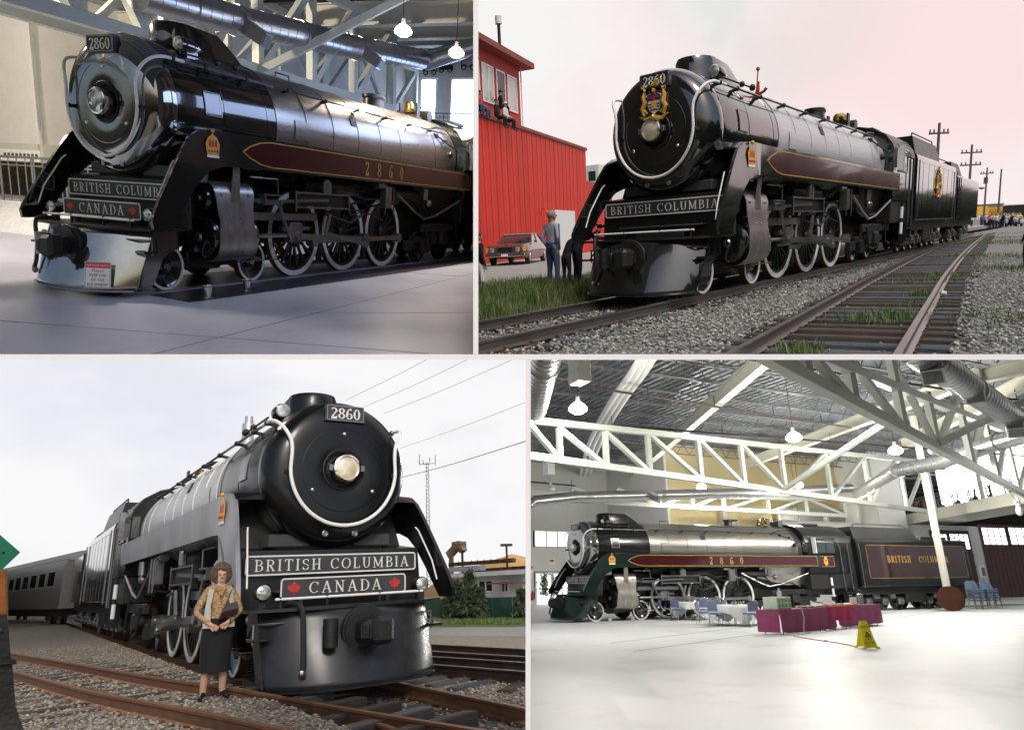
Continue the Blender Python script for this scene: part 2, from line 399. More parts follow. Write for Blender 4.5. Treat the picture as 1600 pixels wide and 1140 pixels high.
def crown(root, x, y, z, sgn, s=1.0):
    P = lambda u, v, d: (x + u * s * (-sgn), y + sgn * (d + .002), z + v * s)
    c = part('crown_emblem', plate2d([(-.14, -.16), (.14, -.16), (.17, .02), (.1, .13), (.035, .16), (0, .2), (-.035, .16), (-.1, .13), (-.17, .02)], P, .008), M_YEL, root)
    for u in (-.075, 0, .075): part('red_cap', plate2d([(u - .027, -.03), (u + .027, -.03), (u + .024, .06), (u, .1), (u - .024, .06)], lambda a, b, d: P(a, b, d + .009), .004), M_RED, c)
    part('white_band', plate2d([(-.14, -.21), (.14, -.21), (.145, -.165), (-.145, -.165)], P, .01), M_WHITE, c)
    part('orb', MB().ball(P(0, .235, .012), .035, 10, 6), M_YEL, c)
    g = MB()
    for u in (-.1, -.033, .033, .1): g.ball(P(u, -.1, .012), .02, 8, 5)
    part('jewels', g, M_RED, c)
    return c
def arms(root, P, big=1.0):
    """provincial arms: shield with union flag, sun over blue and white waves, gold supporters, crown crest, scroll"""
    c = part('coat_of_arms', plate2d([(-.13, .16), (.13, .16), (.13, -.06), (.1, -.15), (0, -.22), (-.1, -.15), (-.13, -.06)], P, .02), M_WHITE, root)
    Q = lambda u, v, d: P(u, v, d + .021)
    part('flag_field', plate2d([(-.125, .155), (.125, .155), (.125, .03), (-.125, .03)], Q, .004), M_BLUE, c)
    Q2 = lambda u, v, d: P(u, v, d + .026)
    part('flag_cross', plate2d([(-.125, .075), (.125, .075), (.125, .112), (-.125, .112)], Q2, .003).add(*plate_vf([(-.02, .03), (.02, .03), (.02, .155), (-.02, .155)], Q2, .004)), M_RED, c)
    for k in range(3): part('blue_wave', plate2d([(-.12 + .02 * max(0, k - 1), -.02 - .055 * k), (.12 - .02 * max(0, k - 1), -.02 - .055 * k), (.115 - .02 * k, -.045 - .055 * k), (-.115 + .02 * k, -.045 - .055 * k)], Q, .004), M_BLUE, c)
    sun = MB(); sun.add(*plate_vf([(.055 * math.cos(a) * (1 if i % 2 else 1.5), -.06 + .055 * math.sin(a) * (1 if i % 2 else 1.5)) for i, a in enumerate(np.linspace(0, 2 * pi, 17)[:-1])], Q2, .006))
    part('sun', sun, M_YEL, c)
    for sg in (-1, 1):
        pts = [P(sg * a, b, .03) for a, b in ((.2, -.24), (.24, -.1), (.19, .0), (.22, .12), (.2, .2))]
        mb = MB().tube(pts, [.035, .05, .055, .045, .03], 8)
        mb.tube([P(sg * .2, .08, .03), P(sg * .13, .13, .045)], [.028, .015], 6); mb.tube([P(sg * .21, -.12, .03), P(sg * .13, -.2, .04)], [.03, .016], 6)
        mb.ball(P(sg * .19, .235, .035), (.035, .03, .035), 8, 6)
        mb.tube([P(sg * .2, .25, .03), P(sg * .26, .31, .03), P(sg * .22, .34, .03)] if sg < 0 else [P(sg * .2, .26, .03), P(sg * .25, .25, .03), P(sg * .24, .2, .03)], .013, 6)
        part('supporter', mb, M_GOLD, c)
    mb = MB().tube([P(a, b, .03) for a, b in ((-.29, -.24), (-.18, -.31), (0, -.28), (.18, -.31), (.29, -.24))], [.02, .04, .045, .04, .02], 8)
    mb.ball(P(0, -.26, .04), (.06, .04, .04), 8, 6)
    part('scroll', mb, M_GOLD, c)
    mb = MB().ball(P(0, .21, .03), (.06, .035, .05), 10, 6).tube([P(-.06, .3, .03), P(.03, .32, .03), P(.06, .38, .03)], [.025, .035, .03], 8).ball(P(.07, .4, .03), .032, 8, 6).tube([P(-.05, .3, .03), P(-.11, .36, .03)], .012, 6)
    part('crest', mb, M_GOLD, c)
    part('crest_cap', MB().ball(P(0, .225, .055), (.04, .02, .03), 8, 6), M_RED, c)
    return c
def plate_vf(poly, place, d):
    n = len(poly)
    return [place(*p, 0) for p in poly] + [place(*p, d) for p in poly], [tuple(range(n, 2 * n))] + [(i, (i + 1) % n, n + (i + 1) % n, n + i) for i in range(n)]
def leaf(place):
    half = [(0, .5), (.09, .33), (.17, .37), (.14, .12), (.3, .27), (.33, .18), (.47, .2), (.42, .07), (.5, .02), (.24, -.2), (.27, -.28), (.03, -.24), (.03, -.5)]
    return plate2d(half + [(-a, b) for a, b in half[::-1] if a > 0], place, .008)

def locomotive(label, o):
    """x runs back along the track from the tip of the pilot, -y is the engine's left side, z up from the rail"""
    rt = thing('steam_locomotive', label, 'locomotive')
    rt.scale = (CUR[0].sx, CUR[0].sy, 1)
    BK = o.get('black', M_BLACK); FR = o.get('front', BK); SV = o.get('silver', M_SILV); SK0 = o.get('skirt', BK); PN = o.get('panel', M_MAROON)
    PL = o.get('pilot', BK); DK = o.get('deck', M_BLACK2)
    vis = o.get('side', -1)                                  # the side the photograph shows
    # --- smokebox and boiler
    prof = [(1.225, .30), (1.212, .33), (1.212, .5), (1.22, .655), (1.232, .80), (1.25, .90), (1.278, .98), (1.32, 1.055), (1.385, 1.115), (1.475, 1.16), (1.58, 1.183), (1.7, 1.19), (1.72, 1.18)]
    fr = part('smokebox_front', MB().lathe(prof, (0, 0, AZ), 'x', 72), FR, rt)
    part('door_ring', MB().lathe([(1.226, .655), (1.216, .66), (1.218, .668), (1.228, .672)], (0, 0, AZ), 'x', 64), FR, fr)
    part('lamp_recess', MB().lathe([(1.20, .345), (1.19, .33), (1.24, .27), (1.30, .25), (1.30, .0)], (0, 0, AZ), 'x', 40), M_UNDER, fr)
    h = part('headlight', MB().lathe([(1.30, .22), (1.10, .225), (1.04, .215), (1.03, .19), (1.06, .178)], (0, 0, AZ), 'x', 36), M_CHROMEB, rt)
    part('lens', MB().lathe([(1.062, .18), (1.045, .12), (1.035, .05), (1.034, 0)], (0, 0, AZ), 'x', 30), o.get('lens', M_LENS), h)
    for sg in (-1, 1): part('hinge', MB().bx(1.05, 1.14, sg * .22, sg * .29, AZ - .05, AZ + .05, .01), M_STEEL, h)
    for a in (90, 215, 325):
        part('door_bolt', MB().ball((1.215, .6 * math.cos(R(a)), AZ + .58 * math.sin(R(a))), (.03, .035, .035), 10, 6), M_CHROMEB, fr)
    for sg in (-1, 1): part('boss', MB().lathe([(1.285, .0), (1.275, .035), (1.28, .05), (1.34, .055)], (0, sg * .24, 2.18), 'x', 16), M_STEEL, fr)
    sb = part('smokebox', MB().lathe([(1.71, 1.185), (1.73, 1.19), (2.84, 1.19), (2.86, 1.175), (2.88, 1.19), (4.38, 1.19)], (0, 0, AZ), 'x', 64), BK, rt)
    for x in (2.87, 4.1): part('band', MB().lathe([(x - .025, 1.188), (x - .02, 1.197), (x + .02, 1.197), (x + .025, 1.188)], (0, 0, AZ), 'x', 64), BK, sb)
    bj = part('boiler_jacket', MB().lathe([(4.38, 1.185), (9.8, 1.195), (12.3, 1.22), (13.5, 1.22), (13.5, .9)], (0, 0, AZ), 'x', 64), SV, rt)
    for x in (4.4, 5.45, 6.5, 7.6, 8.7, 9.8, 10.9, 12.0, 13.0): part('band', MB().lathe([(x - .03, 1.185), (x - .028, 1.204 + .026 * (x > 11)), (x + .028, 1.204 + .026 * (x > 11)), (x + .03, 1.185)], (0, 0, AZ), 'x', 64), SV, bj)
    for sg in (-1, 1):
        def onb(ang, x, d=0): return (x, sg * (1.2 + d) * math.cos(R(ang)), AZ + (1.2 + d) * math.sin(R(ang)))
        part('builder_plate', MB().loft([[onb(a, x, d) for x, d in ((2.35, 0), (2.35, .015), (2.78, .015), (2.78, 0))] for a in (-2, 8, 18)], caps=True), M_STEEL if o.get('brightplate') else BK, sb)
        fq = MB()
        for (xa, xb, aa, ab) in ((2.36, 2.38, -2, 18), (2.75, 2.77, -2, 18), (2.36, 2.77, -2, -1), (2.36, 2.77, 17, 18)):
            fq.loft([[onb(a, x, d) for x, d in ((xa, 0), (xa, .019), (xb, .019), (xb, 0))] for a in np.linspace(aa, ab, 3)])
        part('plate_rim', fq, M_STEEL, sb)
        part('washout_opening', MB().loft([[onb(a, x, d) for x, d in ((7.3, 0), (7.3, .012), (7.55, .012), (7.55, 0))] for a in (18, 24, 29)]), M_UNDER, bj)
        hp = MB()
        for (xa, xb, aa, ab) in ((5.0, 5.52, -8, 10),):
            hp.loft([[onb(a, x, d) for x, d in ((xa, 0), (xa, .008), (xb, .008), (xb, 0))] for a in np.linspace(aa, ab, 4)])
        part('cover_plate', hp, SV, bj)
    # --- stack casing and lamps on top
    def cap(x0, x1, wf, z, n=10):
        pts = []
        for i in range(n + 1):
            a = pi / 2 + pi * i / n; pts.append((x0 + wf + wf * math.cos(a), wf * math.sin(a), z))
        for i in range(n + 1):
            a = -pi / 2 + pi * i / n; pts.append((x1 - wf * .8 + wf * .8 * math.cos(a), wf * .8 * math.sin(a), z))
        return pts
    st = part('stack_casing', MB().loft([cap(2.30, 4.75, .5, 4.10), cap(2.36, 4.55, .45, 4.32), cap(2.38, 4.30, .43, 4.50), cap(2.38, 4.02, .42, 4.66), cap(2.42, 3.88, .40, 4.74), cap(2.52, 3.7, .32, 4.76), cap(2.58, 3.6, .28, 4.64)]), BK, rt, sharp=.9)
    for sg in (-1, 1):
        lp = part('marker_lamp', MB().lathe([(-.17, .12), (-.12, .14), (.1, .13), (.3, .06), (.42, .0)], (2.45, sg * .68, 4.31), 'x', 20), BK, rt)
        part('lens', MB().lathe([(2.275, .125), (2.25, .11), (2.225, .0)], (0, sg * .68, 4.31), 'x', 18), M_LENSC, lp)
        part('foot', MB().bx(2.4, 2.7, sg * .62, sg * .74, 4.05, 4.25, .02), BK, lp)
    # --- number board
    nb = part('number_board', MB().loft([[(1.19, -.34, 3.95), (1.19, .34, 3.95), (1.19, .31, 4.22), (1.19, -.31, 4.22)], [(1.6, -.30, 3.97), (1.6, .30, 3.97), (1.6, .27, 4.22), (1.6, -.27, 4.22)]]), M_DGREY, rt)
    part('numerals', lettering('2860', .185, lambda u, v, d: (1.188 - d, -u, 3.99 + v), .08, 1.25, width=.5), M_CREAM, nb)
    part('rim', frame2d(.63, .255, .03, .018, lambda u, v, d: (1.189 - d, -u, 4.085 + v)), M_STEEL, nb)
    # --- handrail round the front and along the boiler
    half = [(1.14, 0, 2.29)] + [(1.14 , .86 * math.sin(a), AZ - .0 - .88 * math.cos(a)) for a in np.linspace(.2, pi / 2, 9)] + [(1.14, .85, 3.4), (1.15, .87, 3.58), (1.20, .95, 3.75), (1.31, 1.03, 3.87), (1.46, 1.08, 3.93), (1.65, 1.08, 3.95), (2.0, 1.08, 3.95)]
    fullp = [(x, -y, z) for x, y, z in half[::-1]] + half[1:]
    part('front_handrail', MB().tube(smooth_path(fullp, 3), .028, 10), o.get('rail', M_WHITE), rt)
    for sg in (-1, 1):
        part('side_handrail', MB().tube([(2.0, sg * 1.08, 3.95), (4.4, sg * 1.08, 3.95)], .024, 8), o.get('rail2', M_STEEL), rt)
        part('side_handrail', MB().tube([(4.4, sg * 1.08, 3.95), (12.9, sg * 1.1, 3.95)], .022, 8), M_UNDER, rt)
        for x in (1.75, 2.5, 3.6, 4.9, 6.3, 7.7, 9.1, 10.5, 11.8): part('handrail_bracket', MB().bar((x, sg * .86, 3.9), (x, sg * 1.1, 3.95), .05, .05).ball((x, sg * 1.08, 3.95), .05, 8, 6), M_UNDER, rt)
        part('rail_clip', MB().bar((1.16, sg * .83, 3.1), (1.36, sg * .96, 3.1), .05, .06).ball((1.17, sg * .855, 3.1), .045, 8, 6), M_UNDER, rt)
        # pipes over the smokebox shoulder
        part('valve_rod', MB().tube([(2.0, sg * 1.0, 4.1), (3.4, sg * .98, 4.12), (3.7, sg * .9, 4.2)], .018, 6).ball((2.9, sg * .99, 4.11), .06, 8, 6).ball((3.4, sg * .99, 4.12), .07, 8, 6), M_UNDER, rt)
    part('rail_clip', MB().bx(1.15, 1.32, -.03, .03, 2.24, 2.33, .01), M_UNDER, rt)
    # --- fittings on the boiler top
    dm = part('sand_dome', MB().loft([cap(9.75, 10.55, .3, 4.2), cap(9.8, 10.5, .27, 4.56), cap(9.74, 10.56, .3, 4.60), cap(9.74, 10.56, .3, 4.67)]), DK if not o.get('pale_dome') else SV, rt)
    part('grab_loop', MB().tube([(5.9, .1, 4.34), (5.9, .1, 4.5), (6.4, .1, 4.5), (6.4, .1, 4.34)], .018, 6), M_UNDER, rt)
    if o.get('whistle'): part('upright_pipe', MB().cyl((5.2, .5, 4.2), (5.2, .5, 4.7), .13, n=14).cyl((5.2, .5, 4.7), (5.2, .5, 4.85), .09, n=14), M_SILVW, rt)
    tilt = o.get('belltilt', 0)
    by = part('bell_yoke', MB().bx(12.2, 12.4, -.35, -.29, 4.32, 4.78, .01).bx(12.2, 12.4, .29, .35, 4.32, 4.78, .01).bx(12.1, 12.5, -.36, .36, 4.3, 4.4, .01).bx(12.0, 12.6, -.2, .2, 4.28, 4.36), DK, rt)
    rot = Matrix.Rotation(tilt, 3, 'X')
    bl = MB().lathe([(-.17, .25), (-.15, .235), (-.05, .17), (.1, .14), (.17, .09), (.19, .0)], ax='z', n=24); bl.lathe([(-.16, .225), (-.05, .15), (.08, .12), (.12, .0)], ax='z', n=24, m=1); bl.ball((0, 0, -.12), .05, 8, 6, 1)
    rot = Matrix.Rotation(tilt, 3, 'Y')
    bl.map(lambda p: rot @ p + Vector((12.3, 0, 4.66)))
    part('bell', bl.mesh('bell', [M_BRASS, M_REDIN]), None, by)
    part('turbo_generator', MB().cyl((13.1, -.35, 4.5), (13.1, .3, 4.5), .17, n=18).bx(12.95, 13.25, -.2, .2, 4.2, 4.45, .02).tube([(13.1, .1, 4.6), (13.1, .1, 4.75), (13.3, .1, 4.8)], .03, 6), DK, rt)
    part('safety_valves', MB().cyl((13.0, .3, 4.3), (13.0, .3, 4.62), .06, n=10).cyl((13.15, -.25, 4.3), (13.15, -.25, 4.66), .05, n=10).cyl((12.2, .35, 4.3), (12.2, .35, 4.55), .05, n=10), DK, rt)
    part('pipe_cluster', MB().tube([(12.0, -.9, 4.0), (12.4, -.95, 4.1), (13.2, -.9, 4.15)], .03, 6).tube([(12.2, -1.0, 3.9), (12.9, -1.3, 3.6), (13.4, -1.32, 3.5)], .025, 6).ball((12.3, -1.05, 3.85), .07, 8, 6).ball((12.8, -1.15, 3.75), .06, 8, 6).ball((13.0, -1.25, 3.35), .1, 10, 6), DK, rt)
    # --- running board with its side skirt sweeping down to the pilot deck
    top = [(14.35, 2.86), (3.0, 2.86), (2.2, 2.87), (1.85, 2.83), (1.62, 2.70), (1.42, 2.46), (1.12, 2.05), (.84, 1.66), (.66, 1.38), (.60, 1.24), (.64, 1.15)]
    bot = [(1.05, 1.15), (1.16, 1.26), (1.42, 1.60), (1.72, 1.93), (2.0, 2.14), (2.35, 2.25), (2.9, 2.27), (14.35, 2.27)]
    for sg in (-1, 1):
        yf = lambda p: Vector((p.x, p.y - sg * (.13 * max(0, min(1, (p.z - 1.2) / 1.5)) if p.x < 2.6 else .13), p.z))
        sk = MB(); n1 = len(top)
        # strip quads between top and bottom lines, subdivided along x for the sweep
        def samp(line, N):
            L = [0]
            for a, b in zip(line, line[1:]): L.append(L[-1] + math.hypot(a[0] - b[0], a[1] - b[1]))
            out = []
            for t in np.linspace(0, L[-1], N):
                k = max(i for i in range(len(L)) if L[i] <= t + 1e-9); k = min(k, len(line) - 2); u = (t - L[k]) / (L[k + 1] - L[k])
                out.append((line[k][0] + (line[k + 1][0] - line[k][0]) * u, line[k][1] + (line[k + 1][1] - line[k][1]) * u))
            return out
        ta = [top[0]] + samp(top[1:], 24); ba = [bot[-1]] + samp(bot[::-1][1:], 24)
        secs = []
        for a, b in zip(ta, ba):
            y0, y1 = sg * 1.66, sg * 1.60
            ins = lambda q, y: tuple(yf(Vector((q[0], y, q[1]))))
            rv_ = (a[0], a[1] + .0)
            secs.append([ins(a, y1), ins(a, y0), ins(b, y0), ins(b, y1)])
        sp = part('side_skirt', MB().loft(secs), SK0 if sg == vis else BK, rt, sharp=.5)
        if vis == sg or o.get('both'):
            P = lambda u, v, d, sg=sg: (8.5 + u, sg * (1.53 + .003 + d), 2.565 + v)
            tipx = -5.55
            pts = [(tipx, 0), (tipx + .18, .1), (tipx + .5, .2), (tipx + .8, .235), (5.6, .235), (5.6, -.235), (tipx + .8, -.235), (tipx + .5, -.2), (tipx + .18, -.1)]
            if PN is not None:
                pn = part('skirt_panel', plate2d(pts, P, .004), PN, sp)
                ln = MB(); Q = [P(u * .9995, v, .007) for u, v in pts]
                for i in range(len(Q)): ln.bar(Q[i], Q[(i + 1) % len(Q)], .012, .022)
                part('gold_line', ln, M_GOLD, pn)
                if o.get('num', True): put_letters('numeral', pn, M_GOLD, '2860', .33, lambda u, v, d: P((u * -sg) if sg > 0 else u - .15, v - .165, d + .005), True, gap=1.5, bold=1.15, depth=.004, xs=.85)
            crown(sp, 2.12, sg * 1.568, 2.6, sg, 1.02)
        # white edge rail up the inside of the wing, deck of the running board
        part('wing_rail', MB().tube([(1.40, sg * 1.36, 2.28), (1.33, sg * 1.38, 2.22), (.98, sg * 1.44, 1.72), (.86, sg * 1.46, 1.42)], .013, 6), M_WHITE, rt)
        part('running_board', MB().bx(1.9, 14.3, sg * .75, sg * 1.5, 2.78, 2.82), DK, rt)
        part('wing_top', MB().loft([[(1.86, sg * 1.49, 2.84), (1.66, sg * 1.49, 2.72), (1.62, sg * 1.1, 2.72), (1.66, sg * .95, 2.84)], [(3.0, sg * 1.51, 2.855), (3.0, sg * 1.5, 2.80), (3.0, sg * .9, 2.80), (3.0, sg * .9, 2.855)]]), BK, rt)
    # --- apron below the smokebox, signs, deck
    part('apron', MB().loft([[(1.50, -1.5, 1.13), (1.50, 1.5, 1.13), (1.62, 1.5, 1.13), (1.62, -1.5, 1.13)], [(1.53, -1.46, 1.95), (1.53, 1.46, 1.95), (1.65, 1.46, 1.95), (1.65, -1.46, 1.95)], [(2.05, -1.38, 2.02), (2.05, 1.38, 2.02), (2.15, 1.38, 1.95), (2.15, -1.38, 1.95)], [(2.3, -1.3, 2.7), (2.3, 1.3, 2.7), (2.4, 1.3, 2.7), (2.4, -1.3, 2.7)]]), M_BLACK2, rt)
    part('apron_step', MB().bx(1.30, 1.55, -.95, .95, 1.34, 1.38, .01).bx(1.62, 2.0, .35, 1.0, 2.0, 2.2, .02).bx(1.62, 2.0, -1.0, -.35, 2.0, 2.2, .02), M_DGREY, rt)
    sg_ = part('name_sign', plate2d(rrect(2.72, .285, .05), lambda u, v, d: (1.44 - d, -u, 1.735 + v), .03), M_DGREY, rt)
    part('rim', frame2d(2.72, .285, .05, .022, lambda u, v, d: (1.41 - d, -u, 1.735 + v)), M_CREAM, sg_)
    put_letters('lettering', sg_, M_CREAM, 'BRITISH COLUMBIA', .165, lambda u, v, d: (1.409 - d, -u, 1.652 + v), gap=.22, bold=.85, width=2.46, space=.42)
    part('sign_brackets', MB().bx(1.42, 1.55, -.9, -.8, 1.6, 1.85).bx(1.42, 1.55, .8, .9, 1.6, 1.85), M_UNDER, sg_)
    if o.get('canada'):
        cs = part('country_sign', plate2d(rrect(1.94, .285, .05), lambda u, v, d: (1.02 - d, -u, 1.395 + v), .03), M_DGREY, rt)
        part('rim', frame2d(1.94, .285, .05, .02, lambda u, v, d: (.99 - d, -u, 1.395 + v)), M_CREAM, cs)
        part('lettering', lettering('CANADA', .165, lambda u, v, d: (.989 - d, -u, 1.312 + v), .24, .85, width=1.12), M_CREAM, cs)
        for sg in (-1, 1): part('maple_leaf', leaf(lambda u, v, d, sg=sg: (.989 - d, -u * .2 - sg * .78, 1.395 + v * .2)), M_RED, cs)
        part('sign_posts', MB().bx(1.0, 1.06, -.7, -.64, 1.12, 1.4).bx(1.0, 1.06, .64, .7, 1.12, 1.4), M_UNDER, cs)
        for sg in (-1, 1):
            dl = part('ditch_light', MB().lathe([(.2, .09), (.1, .11), (-.02, .115), (-.05, .11)], (.95, sg * 1.22, 1.36), 'x', 20), M_CHROMEB if o.get('chromelamp') else M_BLACK2, rt)
            part('lens', MB().lathe([(.905, .1), (.89, .08), (.88, 0)], (0, sg * 1.22, 1.36), 'x', 18), M_LENSC, dl)
            part('foot', MB().bx(.95, 1.05, sg * 1.16, sg * 1.28, 1.12, 1.28, .01), M_UNDER, dl)
    part('pilot_deck', MB().prism([(1.55, -1.5), (1.55, 1.5), (.75, 1.45), (.55, 1.1), (.45, .6), (.42, 0), (.45, -.6), (.55, -1.1), (.75, -1.45)], 'z', 1.10, 1.14), M_BLACK2, rt)
    part('deck_rail', MB().tube([(.70, -1.12, 1.26), (.70, 1.12, 1.26)], .018, 8), o.get('rail', M_WHITE), rt)
    for y in (-1.05, -.4, .4, 1.05): part('deck_rail_post', MB().bar((.70, y, 1.10), (.70, y, 1.29), .03, .03), M_UNDER, rt)
    # --- pilot: bowed sheet leaning forward to its foot
    secs = []
    for z, xo, hw in ((1.13, .50, 1.25), (1.10, .44, 1.27), (1.0, .40, 1.28), (.7, .28, 1.27), (.4, .16, 1.25), (.2, .08, 1.23), (.12, .05, 1.21)):
        L = []
        for t in np.linspace(-1, 1, 33):
            y = hw * math.sin(t * pi / 2) if abs(t) < 1 else hw * t
            bow = .52 * (abs(y) / hw) ** 2.6
            L.append((xo + bow, y, z))
        secs.append(L)
    pl = MB().loft(secs, closed=False, caps=False)
    pilot = part('pilot', pl, PL, rt, sharp=1.2)
    sol = pilot.modifiers.new('thick', 'SOLIDIFY'); sol.thickness = .02
    for sg in (-1, 1):
        ps = MB(); ps.prism([(.92, 1.10), (1.5, 1.10), (1.5, .78), (1.32, .74), (1.15, .62), (.98, .3), (.9, .18), (.62, .16)], 'y', sg * 1.255, sg * 1.235)
        part('pilot_cheek', ps, PL, rt)
    part('pilot_lip', MB().loft([[(.05 + .52 * (abs(y) / 1.22) ** 2.6 + q[0], y, q[1]) for q in ((-.04, .10), (-.04, .125), (.14, .13), (.14, .10))] for y in np.linspace(-1.22, 1.22, 25)]), PL, rt)
    cp = part('coupler_pocket', MB().lathe([(-.0, .34), (-.03, .33), (-.035, .25)], (.30, 0, .80), 'x', 24, ).cyl((.24, 0, .80), (.5, 0, .80), .3, n=24), M_UNDER, rt)
    part('coupler', MB().bx(-.12, .3, -.16, .16, .66, .94, .05).bx(-.2, .1, -.24, .06, .62, .98, .06).bx(-.14, .0, .08, .22, .68, .92, .04).cyl((-.08, -.06, .58), (-.08, -.06, 1.0), .05, n=10), M_UNDER, rt)
    # air hoses beside the coupler
    part('air_hose', MB().tube(smooth_path([(.75, .95, 1.18), (.5, .92, 1.2), (.36, .86, 1.12), (.34, .84, .8), (.3, .84, .5), (.26, .86, .36)], 4), .035, 8), M_RUBBER, rt)
    part('hose_cylinder', MB().cyl((.2, .52, .62), (.2, .52, .98), .1, n=16), o.get('hosecyl', M_UNDER), rt)
    part('hose_coupling', MB().ball((.27, .86, .33), (.05, .05, .07), 8, 6), M_STEEL, rt)
    for sg in (-1, 1):
        part('pilot_step', MB().bx(.62, .9, sg * 1.2, sg * 1.42, .74, .78, .005).bar((.9, sg * 1.4, .78), (.98, sg * 1.3, .95), .03, .03), BK, rt)
        part('uncoupling_bar', MB().tube([(.5, sg * .2, .95), (.7, sg * 1.2, .95), (.86, sg * 1.34, .95), (.86, sg * 1.34, .7)], .016, 6), M_UNDER if not o.get('canada') else M_STEEL, rt)
    # --- frames, cylinders, motion
    part('main_frame', MB().bx(1.3, 15.0, -.55, .55, .75, 1.25, .02).bx(3.6, 13.6, -.5, .5, 1.2, 2.0).bx(1.7, 4.0, -.9, .9, 1.3, 2.1, .05), M_UNDER, rt)
    part('firebox', MB().loft([[(x, -1.15, 2.95), (x, 1.15, 2.95), (x, 1.2, 2.2), (x, .95, z), (x, -.95, z), (x, -1.2, 2.2)] for x, z in ((10.6, 1.75), (12.5, 1.4), (14.2, 1.4))]), o.get('firebox', M_UNDER), rt)
    part('grease_boxes', MB().bx(4.6, 5.2, -.9, .9, 2.0, 2.24, .02).bx(7.0, 8.6, -1.0, 1.0, 2.0, 2.2, .02), M_UNDER, rt)
    for sg in (-1, 1): part('air_reservoir', MB().cyl((9.4, sg * 1.03, 2.0), (10.9, sg * 1.03, 2.0), .2, n=18), M_UNDER, rt); part('air_reservoir', MB().cyl((5.4, sg * 1.0, 2.05), (7.4, sg * 1.0, 2.05), .19, n=18), M_UNDER, rt)
    rg = random.Random(3); pm = MB()
    for sg in (-1, 1):
        for i in range(26):
            x = rg.uniform(4, 15.5); z = rg.uniform(1.35, 2.2); L = rg.uniform(.4, 1.6)
            pm.tube([(x, sg * rg.uniform(.7, 1.25), z), (x + L * .5, sg * rg.uniform(.8, 1.3), z + rg.uniform(-.2, .2)), (x + L, sg * rg.uniform(.8, 1.3), z + rg.uniform(-.3, .2))], rg.uniform(.015, .035), 6)
    tag(part('pipework', pm, M_UNDER, rt), kind='stuff')
    for sg in (-1, 1):
        cy = part('cylinder', MB().lathe([(2.28, 0), (2.26, .3), (2.30, .40), (2.36, .42), (3.48, .42), (3.52, .4), (3.55, .2), (3.55, 0)], (0, sg * 1.0, .96), 'x', 32), BK, rt)
        part('cylinder_cap', MB().lathe([(2.24, 0), (2.22, .06), (2.25, .09)], (0, sg * 1.0, .96), 'x', 14), M_STEEL, cy)
        vc = part('valve_chest', MB().lathe([(2.30, 0), (2.28, .2), (2.34, .24), (3.44, .24), (3.48, 0)], (0, sg * 1.02, 1.68), 'x', 26), BK, rt)
        part('cylinder_cap', MB().lathe([(2.26, 0), (2.25, .04), (2.28, .06)], (0, sg * 1.02, 1.68), 'x', 12), M_STEEL, vc)
        prof = [(.74, 1.97), (.95, 2.0), (1.18, 1.985), (1.32, 1.90), (1.37, 1.78), (1.37, 1.5), (1.40, 1.25), (1.45, 1.0), (1.45, .8), (1.40, .65), (1.28, .55), (1.1, .5), (.8, .48)]
        def xr(z): return (2.34 + .10 * math.exp(-((z - 1.3) / .3) ** 2), 3.42 - .06 * math.exp(-((z - 1.3) / .3) ** 2))
        secs = [[(xr(z)[0], sg * y, z), (xr(z)[0], sg * (y - .02), z - .01), (xr(z)[1], sg * (y - .02), z - .01), (xr(z)[1], sg * y, z)] for y, z in prof]
        cas = part('cylinder_casing', MB().loft(secs), o.get('casing', M_CYL), rt, sharp=.7)
        bl = MB()
        for x in (2.5, 3.25): bl.ball((x, sg * 1.375, 1.76), (.035, .02, .035), 8, 6)
        for k in range(9):
            z = .62 + .14 * k; y = np.interp(z, [p[1] for p in prof[::-1]], [p[0] for p in prof[::-1]])
            for x in xr(z): bl.ball((x + (.03 if x < 3 else -.03), sg * (y + .002), z), .012, 6, 4)
        for k in range(4): bl.ball((2.88 + .16 * math.cos(k * pi / 2 + .8), sg * 1.405, 1.22 + .16 * math.sin(k * pi / 2 + .8)), .014, 6, 4)
        part('casing_bolts', bl, M_STEEL, cas)
        part('casing_strap', MB().loft([[(2.78, sg * 1.385, 1.62), (3.0, sg * 1.385, 1.62), (3.0, sg * 1.365, 1.62), (2.78, sg * 1.365, 1.62)], [(2.78, sg * 1.385, 1.95), (3.0, sg * 1.385, 1.95), (3.0, sg * 1.365, 1.95), (2.78, sg * 1.365, 1.95)], [(2.80, sg * 1.42, 2.3), (2.98, sg * 1.42, 2.3), (2.98, sg * 1.40, 2.3), (2.80, sg * 1.40, 2.3)]]), o.get('casing', M_CYL), cas)
        # slide bars, crosshead, rods
        part('slide_bar', MB().bx(3.55, 5.75, sg * 1.02, sg * 1.22, 1.28, 1.44, .01).bx(4.55, 5.5, sg * 1.03, sg * 1.20, 1.06, 1.14, .01), M_STEEL, rt)
        bt = MB()
        for i in range(9): bt.cyl((4.6 + i * .1, sg * 1.12, 1.14), (4.6 + i * .1, sg * 1.12, 1.24), .025, n=6)
        part('slide_bar_bolts', bt, M_UNDER, rt)
        part('crosshead', MB().bx(4.75, 5.2, sg * 1.0, sg * 1.24, .80, 1.24, .04).cyl((5.0, sg * 1.2, .94), (5.0, sg * 1.30, .94), .1, n=14), M_STEEL, rt)
        part('piston_rod', MB().cyl((3.5, sg * 1.12, .96), (4.8, sg * 1.12, .96), .05, n=10), M_STEEL, rt)
        pin = lambda xw: (xw + .26, sg * 1.18, .82)
        x1, x2, x3 = 5.42, 7.45, 9.47
        sr = MB()
        for a, b in ((x1, x2), (x2, x3)): sr.bar(pin(a), pin(b), .06, .11)
        for a in (x1, x2, x3): sr.cyl((a + .26, sg * 1.02, .82), (a + .26, sg * 1.24, .82), .13, n=16)
